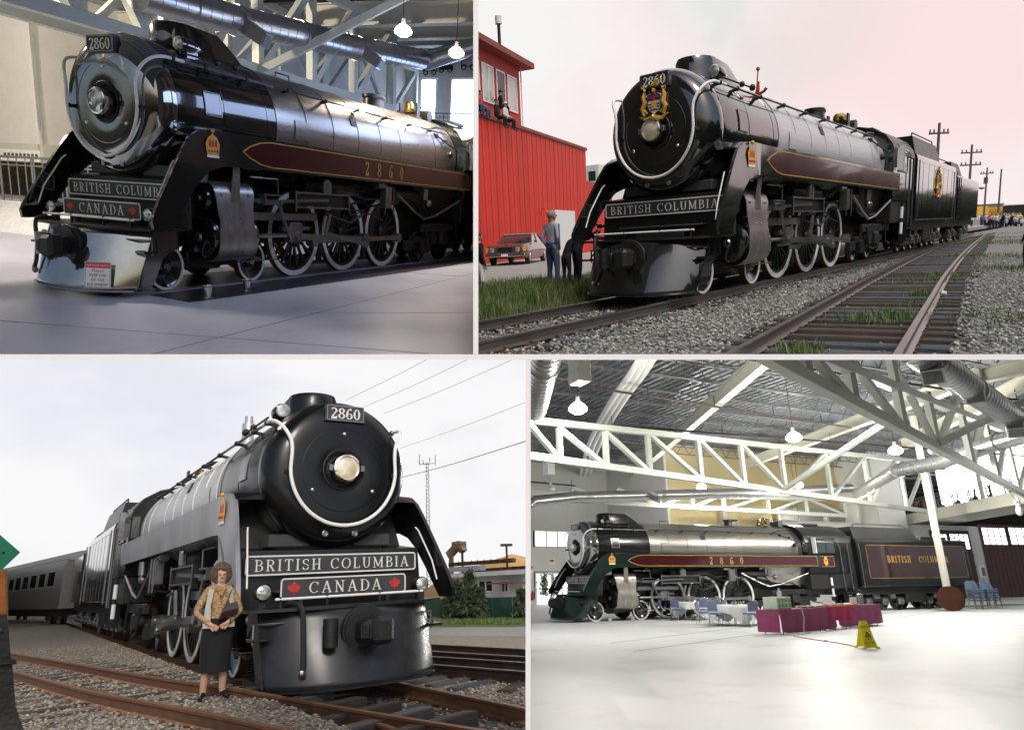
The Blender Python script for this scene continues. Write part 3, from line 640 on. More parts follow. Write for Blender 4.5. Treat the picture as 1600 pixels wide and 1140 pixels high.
        part('side_rod', sr, M_STEEL, rt)
        part('main_rod', MB().bar((5.0, sg * 1.30, .94), (x2 + .26, sg * 1.30, .82), .06, .13).cyl((x2 + .26, sg * 1.22, .82), (x2 + .26, sg * 1.38, .82), .16, n=18), M_STEEL, rt)
        # valve gear
        yk = part('motion_bracket', MB().bx(4.75, 6.75, sg * 1.30, sg * 1.36, 1.60, 1.86, 0).bx(4.72, 6.78, sg * 1.26, sg * 1.42, 1.87, 1.90).bx(4.72, 6.78, sg * 1.26, sg * 1.42, 1.56, 1.59).bx(4.68, 4.73, sg * 1.25, sg * 1.43, 1.48, 1.92).bx(6.77, 6.82, sg * 1.25, sg * 1.43, 1.48, 1.92), M_BLACK2, rt)
        part('edge_strip', MB().bx(4.72, 6.78, sg * 1.421, sg * 1.43, 1.865, 1.905).bx(4.72, 6.78, sg * 1.421, sg * 1.43, 1.555, 1.595).bx(4.68, 4.73, sg * 1.431, sg * 1.44, 1.48, 1.92).bx(6.77, 6.82, sg * 1.431, sg * 1.44, 1.48, 1.92), M_STEEL, yk)
        part('valve_link', MB().bar((5.95, sg * 1.46, 1.45), (5.75, sg * 1.46, 1.0), .05, .1), M_STEEL, rt); part('link_bracket', MB().tube([(5.9, sg * 1.40, 1.95), (5.9, sg * 1.40, 2.2)], .06, 8).bx(5.75, 6.05, sg * 1.34, sg * 1.44, 1.9, 2.16, .02), M_STEEL, rt)
        part('combination_lever', MB().bar((4.25, sg * 1.32, 1.62), (4.55, sg * 1.34, .98), .04, .08).bar((4.55, sg * 1.34, .98), (4.85, sg * 1.3, .98), .04, .07), M_STEEL, rt)
        part('eccentric_rod', MB().bar((5.75, sg * 1.46, 1.0), (7.55, sg * 1.46, .72), .04, .1).bar((x2 + .26, sg * 1.42, .82), (7.55, sg * 1.46, .70), .06, .12).cyl((7.55, sg * 1.4, .70), (7.55, sg * 1.5, .70), .08, n=12), M_STEEL, rt)
        part('radius_rod', MB().bar((3.5, sg * 1.2, 1.68), (4.3, sg * 1.32, 1.66), .05, .08).bar((4.25, sg * 1.36, 1.68), (5.9, sg * 1.44, 1.75), .04, .06), M_STEEL, rt)
        part('valve_stem_guide', MB().bx(3.7, 4.3, sg * 1.2, sg * 1.40, 1.60, 1.64, .005).bx(3.7, 4.3, sg * 1.2, sg * 1.40, 1.78, 1.81, .005).bx(3.72, 3.76, sg * 1.2, sg * 1.4, 1.6, 1.8).tube([(3.3, sg * 1.38, 2.12), (4.15, sg * 1.38, 2.12), (4.15, sg * 1.38, 1.8)], .015, 6), M_STEEL, rt)
        part('mechanical_lubricator', MB().bx(8.5, 8.85, sg * 1.28, sg * 1.48, 1.62, 2.18, .02).cyl((8.2, sg * 1.35, 2.2), (8.6, sg * 1.35, 2.2), .1, n=12).tube([(8.45, sg * 1.5, 2.2), (8.45, sg * 1.5, 1.45)], .018, 6).tube([(8.9, sg * 1.5, 2.2), (8.9, sg * 1.5, 1.45)], .018, 6), M_STEEL, rt)
        part('feed_pipe', MB().tube([(9.2, sg * 1.45, 2.0), (10.2, sg * 1.47, 1.55), (10.8, sg * 1.47, 1.35), (11.6, sg * 1.47, 1.45), (13.4, sg * 1.47, 1.95)], .035, 8), M_STEEL, rt)
        part('injector', MB().cyl((11.0, sg * 1.38, 2.22), (11.0, sg * 1.38, 1.9), .1, n=14).ball((11.4, sg * 1.3, 1.8), .12, 10, 6), M_STEEL, rt)
        # wheels
        for x in (1.62, 3.92): wheel(rt, x, sg * .74, .42, sg, 0, name='pilot_wheel')
        for x in (x1, x2, x3): wheel(rt, x, sg * .74, .952, sg, 16, name='driving_wheel')
        for x, r in ((11.7, .46), (13.35, .57)): wheel(rt, x, sg * .74, r, sg, 0, name='trailing_wheel', rim=M_UNDER)
        part('trailing_truck_frame', MB().bx(11.0, 14.2, sg * .92, sg * 1.08, .62, .84, .03).bx(11.4, 12.0, sg * .9, sg * 1.12, .3, .72, .04).bx(13.0, 13.7, sg * .9, sg * 1.12, .38, .85, .04).bx(12.3, 12.8, sg * .9, sg * 1.1, .78, 1.0, .03).bx(10.3, 10.95, sg * 1.0, sg * 1.1, .42, .7, .01), M_UNDER, rt)
        part('pilot_truck_frame', MB().bx(1.5, 4.05, sg * .5, sg * .62, .35, .55, .02).bx(2.3, 3.2, sg * .5, sg * .64, .3, .7, .03), M_UNDER, rt)
        part('drain_rod', MB().tube([(2.4, sg * .98, .42), (3.3, sg * .98, .44), (4.6, sg * .98, .44)], .014, 6).cyl((2.4, sg * .98, .42), (2.6, sg * .98, .42), .04, n=8), M_TYRE, rt)
        part('brake_gear', MB().bx(6.35, 6.5, sg * .7, sg * .82, .3, 1.2, .02).bx(8.4, 8.52, sg * .7, sg * .82, .3, 1.2, .02).bx(5.2, 10.4, sg * .62, sg * .7, .22, .3), M_UNDER, rt)
        for i in range(5):
            pass
        part('ash_pan_gear', MB().bx(11.2, 14.6, sg * 1.1, sg * 1.2, .95, 1.2, .02).cyl((12.0, sg * 1.25, .75), (12.0, sg * 1.05, .75), .2, n=14).cyl((13.0, sg * 1.25, .6), (13.0, sg * 1.05, .6), .16, n=14).bx(12.4, 12.9, sg * 1.1, sg * 1.3, .55, .95, .04).tube([(11.3, sg * 1.3, 1.1), (11.5, sg * 1.33, .5), (12.2, sg * 1.3, .4)], .03, 6).tube([(13.5, sg * 1.3, 1.3), (13.6, sg * 1.33, .6), (14.3, sg * 1.3, .5)], .03, 6), M_UNDER, rt)
    # --- cab
    prof = [(-1.5, 1.95), (-1.5, 3.55), (-1.42, 3.8), (-1.2, 4.08), (-.8, 4.32), (-.3, 4.44), (.3, 4.44), (.8, 4.32), (1.2, 4.08), (1.42, 3.8), (1.5, 3.55), (1.5, 1.95)]
    cb = part('cab', MB().prism(prof, 'x', 13.55, 16.35), BK, rt)
    rp = [(-1.54, 3.5), (-1.46, 3.8), (-1.23, 4.11), (-.82, 4.36), (-.3, 4.48), (.3, 4.48), (.82, 4.36), (1.23, 4.11), (1.46, 3.8), (1.54, 3.5), (1.50, 3.5), (1.43, 3.78), (1.2, 4.07), (.8, 4.32), (.3, 4.44), (-.3, 4.44), (-.8, 4.32), (-1.2, 4.07), (-1.43, 3.78), (-1.50, 3.5)]
    part('cab_roof', MB().prism(rp, 'x', 13.45, 16.6), M_BLACK2 if not o.get('roofgloss') else BK, rt)
    part('roof_hatch', MB().bx(14.6, 15.6, -.5, .5, 4.46, 4.56, .02), M_BLACK2, rt)
    for sg in (-1, 1):
        wn = part('cab_window', MB().bx(14.25, 15.45, sg * 1.502, sg * 1.515, 2.98, 3.68, 0), M_PANE, cb)
        part('window_frame', MB().bx(14.2, 14.25, sg * 1.502, sg * 1.53, 2.93, 3.73).bx(15.45, 15.5, sg * 1.502, sg * 1.53, 2.93, 3.73).bx(14.2, 15.5, sg * 1.502, sg * 1.53, 3.68, 3.73).bx(14.2, 15.5, sg * 1.502, sg * 1.54, 2.93, 2.98).bx(14.83, 14.87, sg * 1.502, sg * 1.525, 2.98, 3.68), BK, wn)
        part('front_window', MB().bx(13.53, 13.548, sg * 1.25, sg * 1.45, 3.0, 3.6).bx(13.30, 13.34, sg * 1.52, sg * 1.66, 3.0, 3.55), M_PANE, cb)
        part('wind_deflector', MB().bx(13.9, 13.93, sg * 1.52, sg * 1.75, 2.95, 3.75).bx(13.9, 13.96, sg * 1.72, sg * 1.75, 2.95, 3.75), M_STEEL if o.get('canada') else M_WHITE, cb)
        part('cab_grabrail', MB().tube([(15.75, sg * 1.57, 1.1), (15.75, sg * 1.57, 3.3), (15.6, sg * 1.57, 3.6), (13.6, sg * 1.57, 3.78)], .02, 6).tube([(16.3, sg * 1.57, 1.1), (16.3, sg * 1.57, 3.5)], .025, 6), M_STEEL, cb)
        part('cab_steps', MB().bx(15.9, 16.5, sg * 1.25, sg * 1.5, .55, .6).bx(15.9, 16.5, sg * 1.25, sg * 1.5, .95, 1.0).bx(15.9, 16.5, sg * 1.25, sg * 1.5, 1.35, 1.4).bx(15.86, 15.9, sg * 1.25, sg * 1.5, .5, 1.95).bx(16.5, 16.54, sg * 1.25, sg * 1.5, .5, 1.95), M_BLACK2, cb)
        part('striped_pipe', MB().cyl((14.9, sg * 1.52, .7), (14.9, sg * 1.52, 1.9), .05, n=10), M_BLACK2, cb)
        for zz in (.8, 1.35): part('white_sleeve', MB().cyl((14.9, sg * 1.52, zz), (14.9, sg * 1.52, zz + .4), .056, n=10), M_WHITE, cb)
        if o.get('cabarms') and sg == vis:
            q = part('arms_panel', MB().bx(14.15, 15.3, sg * 1.502, sg * 1.508, 2.28, 2.82), M_MAROON, cb)
            part('gold_line', frame2d(1.15, .54, .04, .02, lambda u, v, d: (14.72 + u, sg * (1.509 + d), 2.55 + v), .004), M_GOLD, q)
            part('shield', plate2d([(-.14, .12), (.14, .12), (.14, -.1), (0, -.24), (-.14, -.1)], lambda u, v, d: (14.72 + u, sg * (1.509 + d), 2.55 + v), .008).ball((14.72, sg * 1.515, 2.72), (.1, .01, .07), 10, 6), M_YEL, q)
            part('shield_mark', plate2d([(-.1, .08), (.1, .08), (.1, 0), (-.1, 0)], lambda u, v, d: (14.72 + u, sg * (1.519 + d), 2.55 + v), .003), M_RED, q)
    part('cab_apron', MB().bx(13.6, 16.5, -1.45, 1.45, 1.2, 1.95, .03), M_UNDER, rt)
    # --- tender
    tender(rt, 17.0, 25.9, BK, o, vis)
    if o.get('aux'): aux_tender(rt, 27.0, 34.6, o)
    return rt
def truck(par, xs, name):
    for sg in (-1, 1):
        for x in xs: wheel(par, x, sg * .74, .46, sg, 0, name='tender_wheel', rim=M_UNDER)
        part('truck_frame', MB().bx(xs[0] - .5, xs[-1] + .5, sg * .86, sg * 1.0, .5, .74, .03), M_UNDER, par)
        fb = MB()
        for x in xs: fb.bx(x - .2, x + .2, sg * .88, sg * 1.1, .3, .66, .04); fb.cyl((x, sg * 1.08, .46), (x, sg * 1.16, .46), .12, n=12)
        for a, b in zip(xs, xs[1:]): fb.bx((a + b) / 2 - .2, (a + b) / 2 + .2, sg * .9, sg * 1.1, .62, .95, .03)
        part('axle_box', fb, M_STEEL, par)
def tender(rt, x0, x1, BK, o, vis):
    t = thing_part('tender', rt, (0, 0, 0))
    zt = 3.78
    prof = [(-1.5, 1.25), (-1.55, 1.3), (-1.55, zt - .25), (-1.5, zt - .08), (-1.38, zt), (1.38, zt), (1.5, zt - .08), (1.55, zt - .25), (1.55, 1.3), (1.5, 1.25)]
    bd = part('tank', MB().prism(prof, 'x', x0, x1), o.get('tank', BK), t)
    part('coal_bunker', MB().loft([[(x0 + .02, -1.45, 3.7), (x0 + .02, 1.45, 3.7), (x0 + .02, 1.3, 4.4), (x0 + .02, -1.3, 4.4)], [(x0 + 5.0, -1.45, 3.7), (x0 + 5.0, 1.45, 3.7), (x0 + 4.7, 1.3, 4.4), (x0 + 4.7, -1.3, 4.4)]]), M_BLACK2, t)
    rr = MB()
    for sg in (-1, 1):
        rr.tube([(x0 + .3, sg * 1.2, 4.4), (x0 + .4, sg * 1.2, 4.55), (x0 + 4.3, sg * 1.2, 4.55), (x0 + 4.5, sg * 1.2, 4.4)], .025, 6)
        rr.tube([(x0 + 5.4, sg * 1.3, 3.78), (x0 + 5.5, sg * 1.3, 3.92), (x1 - .3, sg * 1.3, 3.92), (x1 - .2, sg * 1.3, 3.78)], .025, 6)
    part('roof_rail', rr, M_BLACK2, t)
    part('water_hatch', MB().bx(x1 - 2.6, x1 - .4, -.7, .7, 3.74, 3.98, .05), M_BLACK2, t)
    part('underframe', MB().bx(x0 - .6, x1 + .3, -1.2, 1.2, .85, 1.25, .03).bx(x0 + 3.6, x0 + 5.2, -1.2, 1.2, .4, .9, .05), M_UNDER, t)
    truck(t, (x0 + .9, x0 + 2.1, x0 + 3.3), 'a'); truck(t, (x1 - 3.3, x1 - 2.1, x1 - .9), 'b')
    sm = MB()
    for sg in (-1, 1):
        for i in range(1, 8): sm.bx(x0 + i * 1.1, x0 + i * 1.1 + .03, sg * 1.55, sg * 1.556, 1.32, 3.5)
        for z in (1.45, 3.45): sm.bx(x0 + .05, x1 - .05, sg * 1.55, sg * 1.556, z, z + .025)
    part('seams', sm, o.get('tank', BK), bd)
    part('diaphragm', MB().bx(16.5, 17.0, -1.3, 1.3, 1.1, 3.9, .03), M_UNDER, t)
    for sg in (-1, 1):
        for xg in (x0 + .12, x1 - .12): part('tender_grabrail', MB().tube([(xg, sg * 1.6, 1.2), (xg, sg * 1.6, 3.5)], .022, 6), o.get('grab', M_STEEL), t)
    sg = vis
    if o.get('tenderpanel'):
        xm, ln, zc, hh = (x0 + x1) / 2 + .15, 7.9, 2.55, 1.75
        P = lambda u, v, d: (xm - sg * -1 * u * -1 if False else xm + u * (1 if sg < 0 else -1), sg * (1.557 + d), zc + v)
        p = part('tank_panel', plate2d(rrect(ln, hh, .12), P, .004), mat('deep maroon tank paint', (.022, .004, .007), .17, 0, .25, 1.5, coat=.5), bd)
        part('gold_line', frame2d(ln, hh, .12, .02, lambda u, v, d: P(u, v, d + .004), .004), M_GOLD, p)
        put_letters('lettering', p, M_GOLD, 'BRITISH  COLUMBIA', .36, lambda u, v, d: P(u, v - .05, d + .005), gap=.3, bold=1.35, depth=.005, width=4.9, space=.7)
    if o.get('tendercrest'):
        P = lambda u, v, d: (x0 + 4.3 + u * 1.8 * (1 if sg < 0 else -1), sg * (1.557 + d), 2.75 + v * 1.8)
        arms(bd, P)
        part('crest_backing', plate2d([(.3 * math.cos(a), .36 * math.sin(a)) for a in np.linspace(0, 2 * pi, 24)[:-1]], lambda u, v, d: P(u, v, d - .0), .003), M_DGOLD, bd)
def aux_tender(rt, x0, x1, o):
    t = thing_part('auxiliary_tender', rt, (0, 0, 0)); BK = o.get('tank', M_BLACK)
    prof = [(-1.5, 1.25), (-1.5, 3.3), (-1.4, 3.4), (1.4, 3.4), (1.5, 3.3), (1.5, 1.25)]
    tk = part('tank', MB().prism(prof, 'x', x0, x1), BK, t)
    part('raised_front', MB().loft([[(x0, -1.3, 3.38), (x0, 1.3, 3.38), (x0, 1.1, 4.1), (x0, -1.1, 4.1)], [(x0 + 2.6, -1.3, 3.38), (x0 + 2.6, 1.3, 3.38), (x0 + 2.3, 1.1, 4.1), (x0 + 2.3, -1.1, 4.1)]]), M_BLACK2, t)
    part('top_box', MB().bx(x0 + 3.4, x0 + 6.8, -.8, .8, 3.38, 3.7, .05), M_BLACK2, t)
    part('underframe', MB().bx(x0 - .6, x1 + .3, -1.2, 1.2, .85, 1.25, .03), M_UNDER, t)
    lad = MB()
    for sg in (-1, 1):
        lad.tube([(x0 + .1, sg * 1.55, 1.0), (x0 + .1, sg * 1.55, 3.3)], .02, 6).tube([(x0 + .6, sg * 1.55, 1.0), (x0 + .6, sg * 1.55, 3.3)], .02, 6)
        for i in range(9): lad.bar((x0 + .1, sg * 1.55, 1.1 + i * .25), (x0 + .6, sg * 1.55, 1.1 + i * .25), .02, .02)
    part('ladder', lad, M_BLACK2, t)
    truck(t, (x0 + 1.0, x0 + 2.6), 'a'); truck(t, (x1 - 2.6, x1 - 1.0), 'b')
def sum_mb(L):
    m = MB()
    for q in L: m.add(q.v, q.f)
    return m
def smooth_path(P, k):
    P = [Vector(p) for p in P]; out = []
    for i in range(len(P) - 1):
        a = P[max(0, i - 1)]; b = P[i]; c = P[i + 1]; d = P[min(len(P) - 1, i + 2)]
        for j in range(k):
            t = j / k; out.append(.5 * ((2 * b) + (c - a) * t + (2 * a - 5 * b + 4 * c - d) * t * t + (3 * b - a - 3 * c + d) * t ** 3))
    return out + [P[-1]]
M_CHROMEB = mat('bright chrome', (.75, .75, .74), .12, 1.0, .06, 8, rv=.04)
M_REDIN = mat('red painted bell mouth', (.35, .03, .02), .5, 0, .2, 10)
M_DGOLD = mat('dark gold backing', (.05, .04, .015), .5, 0, .4, 12)

# ------------------------------------------------------------------ shared builders: track, stones, grass, people, hall steel
def island_mat(name, cols, rough=.85, bump=0):
    if name in MATS: return MATS[name]
    m = bpy.data.materials.new(name); MATS[name] = m; m.use_nodes = True; t = m.node_tree; b = t.nodes['Principled BSDF']
    g = t.nodes.new('ShaderNodeNewGeometry'); r = t.nodes.new('ShaderNodeValToRGB'); r.color_ramp.interpolation = 'LINEAR'
    el = r.color_ramp.elements
    while len(el) < len(cols): el.new(.5)
    for i, c in enumerate(cols): el[i].position = i / max(1, len(cols) - 1); el[i].color = (*c, 1)
    t.links.new(g.outputs['Random Per Island'], r.inputs[0]); t.links.new(r.outputs[0], b.inputs['Base Color'])
    b.inputs['Roughness'].default_value = rough; return m
def np_mesh(name, V, F, m):
    me = bpy.data.meshes.new(name); V = np.asarray(V, np.float32); F = np.asarray(F, np.int32); k = F.shape[1]
    me.vertices.add(len(V)); me.vertices.foreach_set('co', V.ravel()); me.loops.add(F.size); me.loops.foreach_set('vertex_index', F.ravel())
    me.polygons.add(len(F)); me.polygons.foreach_set('loop_start', np.arange(0, F.size, k, dtype=np.int32)); me.polygons.foreach_set('loop_total', np.full(len(F), k, np.int32))
    me.materials.append(m); me.update(calc_edges=True); me.validate(); return me
def stones(P, size, m, name='gravel'):                 # irregular octahedra, P: (n,3)
    n = len(P); base = np.array([(1, 0, 0), (0, 1, 0), (-1, 0, 0), (0, -1, 0), (0, 0, .8), (0, 0, -.8)], float)
    v = base[None] * NP.uniform(.6, 1.25, (n, 6, 1)); a = NP.uniform(0, 6.28, n); c, s = np.cos(a), np.sin(a)
    tl = NP.uniform(-.6, .6, n); ct, st_ = np.cos(tl), np.sin(tl)
    x, y, z = v[..., 0], v[..., 1], v[..., 2]
    x, z = x * ct[:, None] + z * st_[:, None], -x * st_[:, None] + z * ct[:, None]
    x, y = x * c[:, None] - y * s[:, None], x * s[:, None] + y * c[:, None]
    sz = (size * NP.uniform(.55, 1.5, n))[:, None]
    V = np.stack([x * sz * 1.1, y * sz * .9, z * sz * .75], -1) + P[:, None, :]
    F = np.array([(0, 1, 4), (1, 2, 4), (2, 3, 4), (3, 0, 4), (1, 0, 5), (2, 1, 5), (3, 2, 5), (0, 3, 5)])
    F = (F[None] + 6 * np.arange(n)[:, None, None]).reshape(-1, 3)
    return stuff(name, np_mesh(name, V.reshape(-1, 3), F, m), m)
def blades(P, h, m, name='grass', w=.012, lean=.5):
    n = len(P); a = NP.uniform(0, 6.28, n); hh = h * NP.uniform(.4, 1.3, n); L = hh * NP.uniform(0, lean, n); b = NP.uniform(0, 6.28, n)
    dx, dy = np.cos(a) * w, np.sin(a) * w
    z0 = np.zeros(n)
    p0 = P + np.stack([dx, dy, z0], -1); p1 = P - np.stack([dx, dy, z0], -1)
    md = P + np.stack([np.cos(b) * L * .35, np.sin(b) * L * .35, hh * .6], -1)
    q0 = md + np.stack([dx, dy, z0], -1) * .8; q1 = md - np.stack([dx, dy, z0], -1) * .8
    tp = P + np.stack([np.cos(b) * L, np.sin(b) * L, hh], -1)
    V = np.stack([p0, p1, q1, q0, tp], 1).reshape(-1, 3); k = 5 * np.arange(n)[:, None]
    F = np.concatenate([k + np.array([0, 1, 2]), k + np.array([0, 2, 3]), k + np.array([3, 2, 4])])
    return stuff(name, np_mesh(name, V, F, m), m)
def resample(P, step):
    P = [Vector(p) for p in P]; out = [P[0].copy()]; acc = 0
    for a, b in zip(P, P[1:]):
        L = (b - a).length; t = step - acc
        while t <= L: out.append(a.lerp(b, t / L)); t += step
        acc = L - (t - step)
    return out
RAILP = [(-.036, 0), (-.036, -.028), (-.009, -.045), (-.009, -.13), (-.068, -.15), (-.068, -.165), (.068, -.165), (.068, -.15), (.009, -.13), (.009, -.045), (.036, -.028), (.036, 0)]
def rail_mb(path):
    P = [Vector(p) for p in path]; secs = []
    for i, p in enumerate(P):
        a = (P[min(i + 1, len(P) - 1)] - P[max(0, i - 1)]).normalized(); c = Vector((-a.y, a.x, 0)).normalized()
        secs.append([tuple(p + c * u + Vector((0, 0, v))) for u, v in RAILP])
    return MB().loft(secs)
def tie_mesh(m, L=2.55, k=0):
    r = random.Random(k); mb = MB().box((0, 0, 0), (L, .22, .17), .015)
    for v in range(len(mb.v)): mb.v[v] = tuple(q + r.uniform(-.006, .006) for q in mb.v[v])
    return mb.mesh('tie', m, sharp=.4)
def track(label, left, right, m_head, m_tie, ztie, t0=0, t1=1e9, step=.56, tie_len=2.55, cat='railway track', group=None, pl=None, sink=.14):
    t = thing('railway_track', label, cat, tuple(left[0]), 0, group); o = Vector(left[0])
    sub = lambda P: [Vector(p) - o for p in P]
    part('rail', rail_mb(sub(left)), m_head, t); part('rail', rail_mb(sub(right)), m_head, t)
    A = resample(left, step); B = resample(right, .05); ms = [tie_mesh(m_tie[k % len(m_tie)], tie_len, k) for k in range(6)]
    d = 0; n = 0; spk = MB()
    for i, a in enumerate(A):
        d = i * step
        if d < t0 or d > t1 or n >= 290: continue
        b = min(B, key=lambda q: (q - a).length_squared); mid = (a + b) / 2; ang = math.atan2((b - a).y, (b - a).x)
        r = random.Random(i * 7 + 1)
        q = link('tie', ms[r.randrange(6)], t, (mid.x - o.x + r.uniform(-.09, .09) * math.cos(ang), mid.y - o.y + r.uniform(-.09, .09) * math.sin(ang), mid.z - o.z + ztie - .085 + r.uniform(-.012, .008)), ang + r.uniform(-.03, .03)); n += 1
        for e in (a, b): spk.box((e.x - o.x, e.y - o.y, e.z - o.z - .163), (.3, .17, .02), .004)
        for e in (a, b):
            for s1 in (-.09, .09): spk.box((e.x - o.x + s1 * math.cos(ang), e.y - o.y + s1 * math.sin(ang), e.z - o.z - .145), (.035, .035, .04))
    if spk.v: stuff('tie_plates', spk, pl or M_TYRE, t)
    return t
def curve(pts, step=.6): return resample(smooth_path(pts, 8), step)

# --- people: one continuous skinned figure each
SKEL = dict(pel=(0, 0, .95, .15, .11), sp=(0, .0, 1.12, .135, .10), ch=(0, 0, 1.32, .165, .115), nk=(0, 0, 1.47, .055, .055), hd=(0, -.02, 1.60, .085, .10), tp=(0, -.01, 1.70, .07, .085),
  lhip=(.1, 0, .88, .1, .1), lkn=(.11, -.02, .5, .065, .065), lan=(.11, .02, .09, .042, .045), lto=(.13, -.13, .04, .045, .032),
  rhip=(-.1, 0, .88, .1, .1), rkn=(-.11, -.02, .5, .065, .065), ran=(-.11, .02, .09, .042, .045), rto=(-.13, -.13, .04, .045, .032),
  lsh=(.17, 0, 1.41, .07, .07), lel=(.235, .03, 1.13, .047, .047), lwr=(.23, -.06, .89, .03, .03), lha=(.225, -.09, .80, .035, .022),
  rsh=(-.17, 0, 1.41, .07, .07), rel=(-.235, .03, 1.13, .047, .047), rwr=(-.23, -.06, .89, .03, .03), rha=(-.225, -.09, .80, .035, .022))
BONES = [('pel', 'sp', 's'), ('sp', 'ch', 's'), ('ch', 'nk', 's'), ('nk', 'hd', 'k'), ('hd', 'tp', 'k'), ('pel', 'lhip', 'p'), ('lhip', 'lkn', 'p'), ('lkn', 'lan', 'l'), ('lan', 'lto', 'f'), ('pel', 'rhip', 'p'), ('rhip', 'rkn', 'p'), ('rkn', 'ran', 'l'), ('ran', 'rto', 'f'),
  ('ch', 'lsh', 's'), ('lsh', 'lel', 's'), ('lel', 'lwr', 'a'), ('lwr', 'lha', 'k'), ('ch', 'rsh', 's'), ('rsh', 'rel', 's'), ('rel', 'rwr', 'a'), ('rwr', 'rha', 'k')]
def person(label, loc, rz, mats, pose={}, h=1.72, hair=None, hat=None, group=None, fine=False, sub=1, collar=None):
    """mats: s shirt, a forearm, p thigh, l shin, f foot, k skin; the figure faces -y before it is turned"""
    J = {k: list(v) for k, v in SKEL.items()}
    for k, v in pose.items(): J[k][:len(v)] = v
    nm = list(J); ix = {k: i for i, k in enumerate(nm)}
    me = bpy.data.meshes.new('tmp'); me.from_pydata([J[k][:3] for k in nm], [(ix[a], ix[b]) for a, b, _ in BONES], [])
    ob = bpy.data.objects.new('tmp', me); COL.objects.link(ob)
    ob.modifiers.new('Skin', 'SKIN'); sv = ob.data.skin_vertices[0].data
    for k in nm: sv[ix[k]].radius = (J[k][3], J[k][4]); sv[ix[k]].use_root = (k == 'pel')
    md = ob.modifiers.new('Sub', 'SUBSURF'); md.levels = 2; md.render_levels = 2
    dg = bpy.context.evaluated_depsgraph_get(); ev = ob.evaluated_get(dg); bm_ = bpy.data.meshes.new_from_object(ev)
    bpy.data.objects.remove(ob)
    keys = ['s', 'a', 'p', 'l', 'f', 'k']; body = bm_; body.name = 'person'; body.materials.clear()
    for k in keys: body.materials.append(mats.get(k) or mats['k'])
    segs = [(np.array(J[a][:3]), np.array(J[b][:3]), keys.index(c)) for a, b, c in BONES]
    idx = []
    for p in body.polygons:
        c = np.array(p.center); best = None
        for a, b, m in segs:
            ab = b - a; t = max(0, min(1, (c - a) @ ab / (ab @ ab))); d = np.linalg.norm(c - a - ab * t)
            if best is None or d < best[0]: best = (d, m, t)
        idx.append(best[1])
    body.polygons.foreach_set('material_index', idx); body.polygons.foreach_set('use_smooth', [True] * len(idx))
    # face and fingers belong to the same mesh
    mb = MB(); hx, hy, hz = J['hd'][:3]
    mb.loft([[(hx + dx * w, hy - .083 - d * .0, hz + z) for dx in (-1, 1)] + [(hx, hy - .10 - d, hz + z)] for z, w, d in ((.05, .006, .0), (.0, .014, .018), (-.02, .02, .022), (-.028, .012, .004))])
    for sg in (-1, 1):
        mb.ball((hx + sg * .088, hy + .01, hz), (.014, .028, .036), 6, 5)
        w = Vector(J['lha' if sg > 0 else 'rha'][:3]); wr = Vector(J['lwr' if sg > 0 else 'rwr'][:3]); d = (w - wr).normalized(); c = d.cross(Vector((0, 1, 0))).normalized()
        if fine:
            for i in range(4):
                b = w + c * (i - 1.5) * .017; mb.tube([b - d * .02, b + d * .03 + Vector((0, -.004, 0)), b + d * (.055 - .006 * abs(i - 1.3)) + Vector((0, -.012, 0))], [.009, .0085, .006], 6)
            mb.tube([wr + d * .04 + c * .03 * sg, w + c * .045 * sg, w + d * .02 + c * .05 * sg], [.011, .010, .007], 6)
    bm = bmesh.new(); bm.from_mesh(body); n0 = len(bm.faces)
    vs = [bm.verts.new(p) for p in mb.v]
    for f in mb.f:
        q = bm.faces.new([vs[i] for i in f]); q.material_index = 5; q.smooth = True
    bm.to_mesh(body); bm.free()
    o = tag(link('person', body, None, loc, rz), label, 'person', group); o.scale = (h / 1.75,) * 3
    fm = MB()
    for sg in (-1, 1): fm.ball((hx + sg * .033, hy - .083, hz + .025), (.013, .008, .008), 8, 5)
    part('eyes', fm, M_EYE, o)
    part('mouth', MB().ball((hx, hy - .085, hz - .055), (.026, .010, .008), 8, 5), M_LIP, o)
    if hair is not None:
        hb = MB().ball((hx, hy + .02, hz + .05), (.097, .105, .10), 12, 8)
        hb.v = [(x, y if y > hy - .055 or z > hz + .085 else hy - .055 + .0, z) for x, y, z in hb.v]
        part('hair', hb, hair, o)
    if hat is not None:
        part('hat', MB().lathe([(hz + .06, .112), (hz + .11, .108), (hz + .15, .08), (hz + .165, 0)], (hx, hy + .01, 0), 'z', 14).box((hx, hy - .12, hz + .075), (.14, .1, .012), .004), hat, o)
    return o
M_EYE = mat('eye dark', (.03, .02, .02), .3); M_LIP = mat('lip', (.35, .08, .07), .5)
M_SKIN = mat('skin', (.55, .32, .22), .5, 0, .1, 20); M_SKIN2 = mat('tanned skin', (.42, .23, .15), .5, 0, .1, 20)
M_HAIRG = mat('grey hair', (.25, .24, .23), .7, 0, .3, 40); M_HAIRB = mat('dark hair', (.02, .016, .012), .6, 0, .3, 40)
M_JEAN = mat('blue denim', (.05, .08, .15), .8, 0, .3, 14, bump=.2); M_NAVY = mat('navy cloth', (.02, .025, .045), .85, 0, .3, 14, bump=.2)
M_BLK = mat('black cloth', (.007, .007, .008), .85, 0, .3, 14, bump=.2); M_TEE = mat('white cloth', (.72, .72, .70), .8, 0, .08, 14, bump=.2)
M_JACK = mat('pale grey blue jacket', (.42, .42, .50), .7, 0, .12, 10, bump=.25); M_SHOE = mat('dark shoe leather', (.02, .017, .015), .35)
M_STRIPE = mat('blue sleeve stripe', (.05, .10, .45), .7)

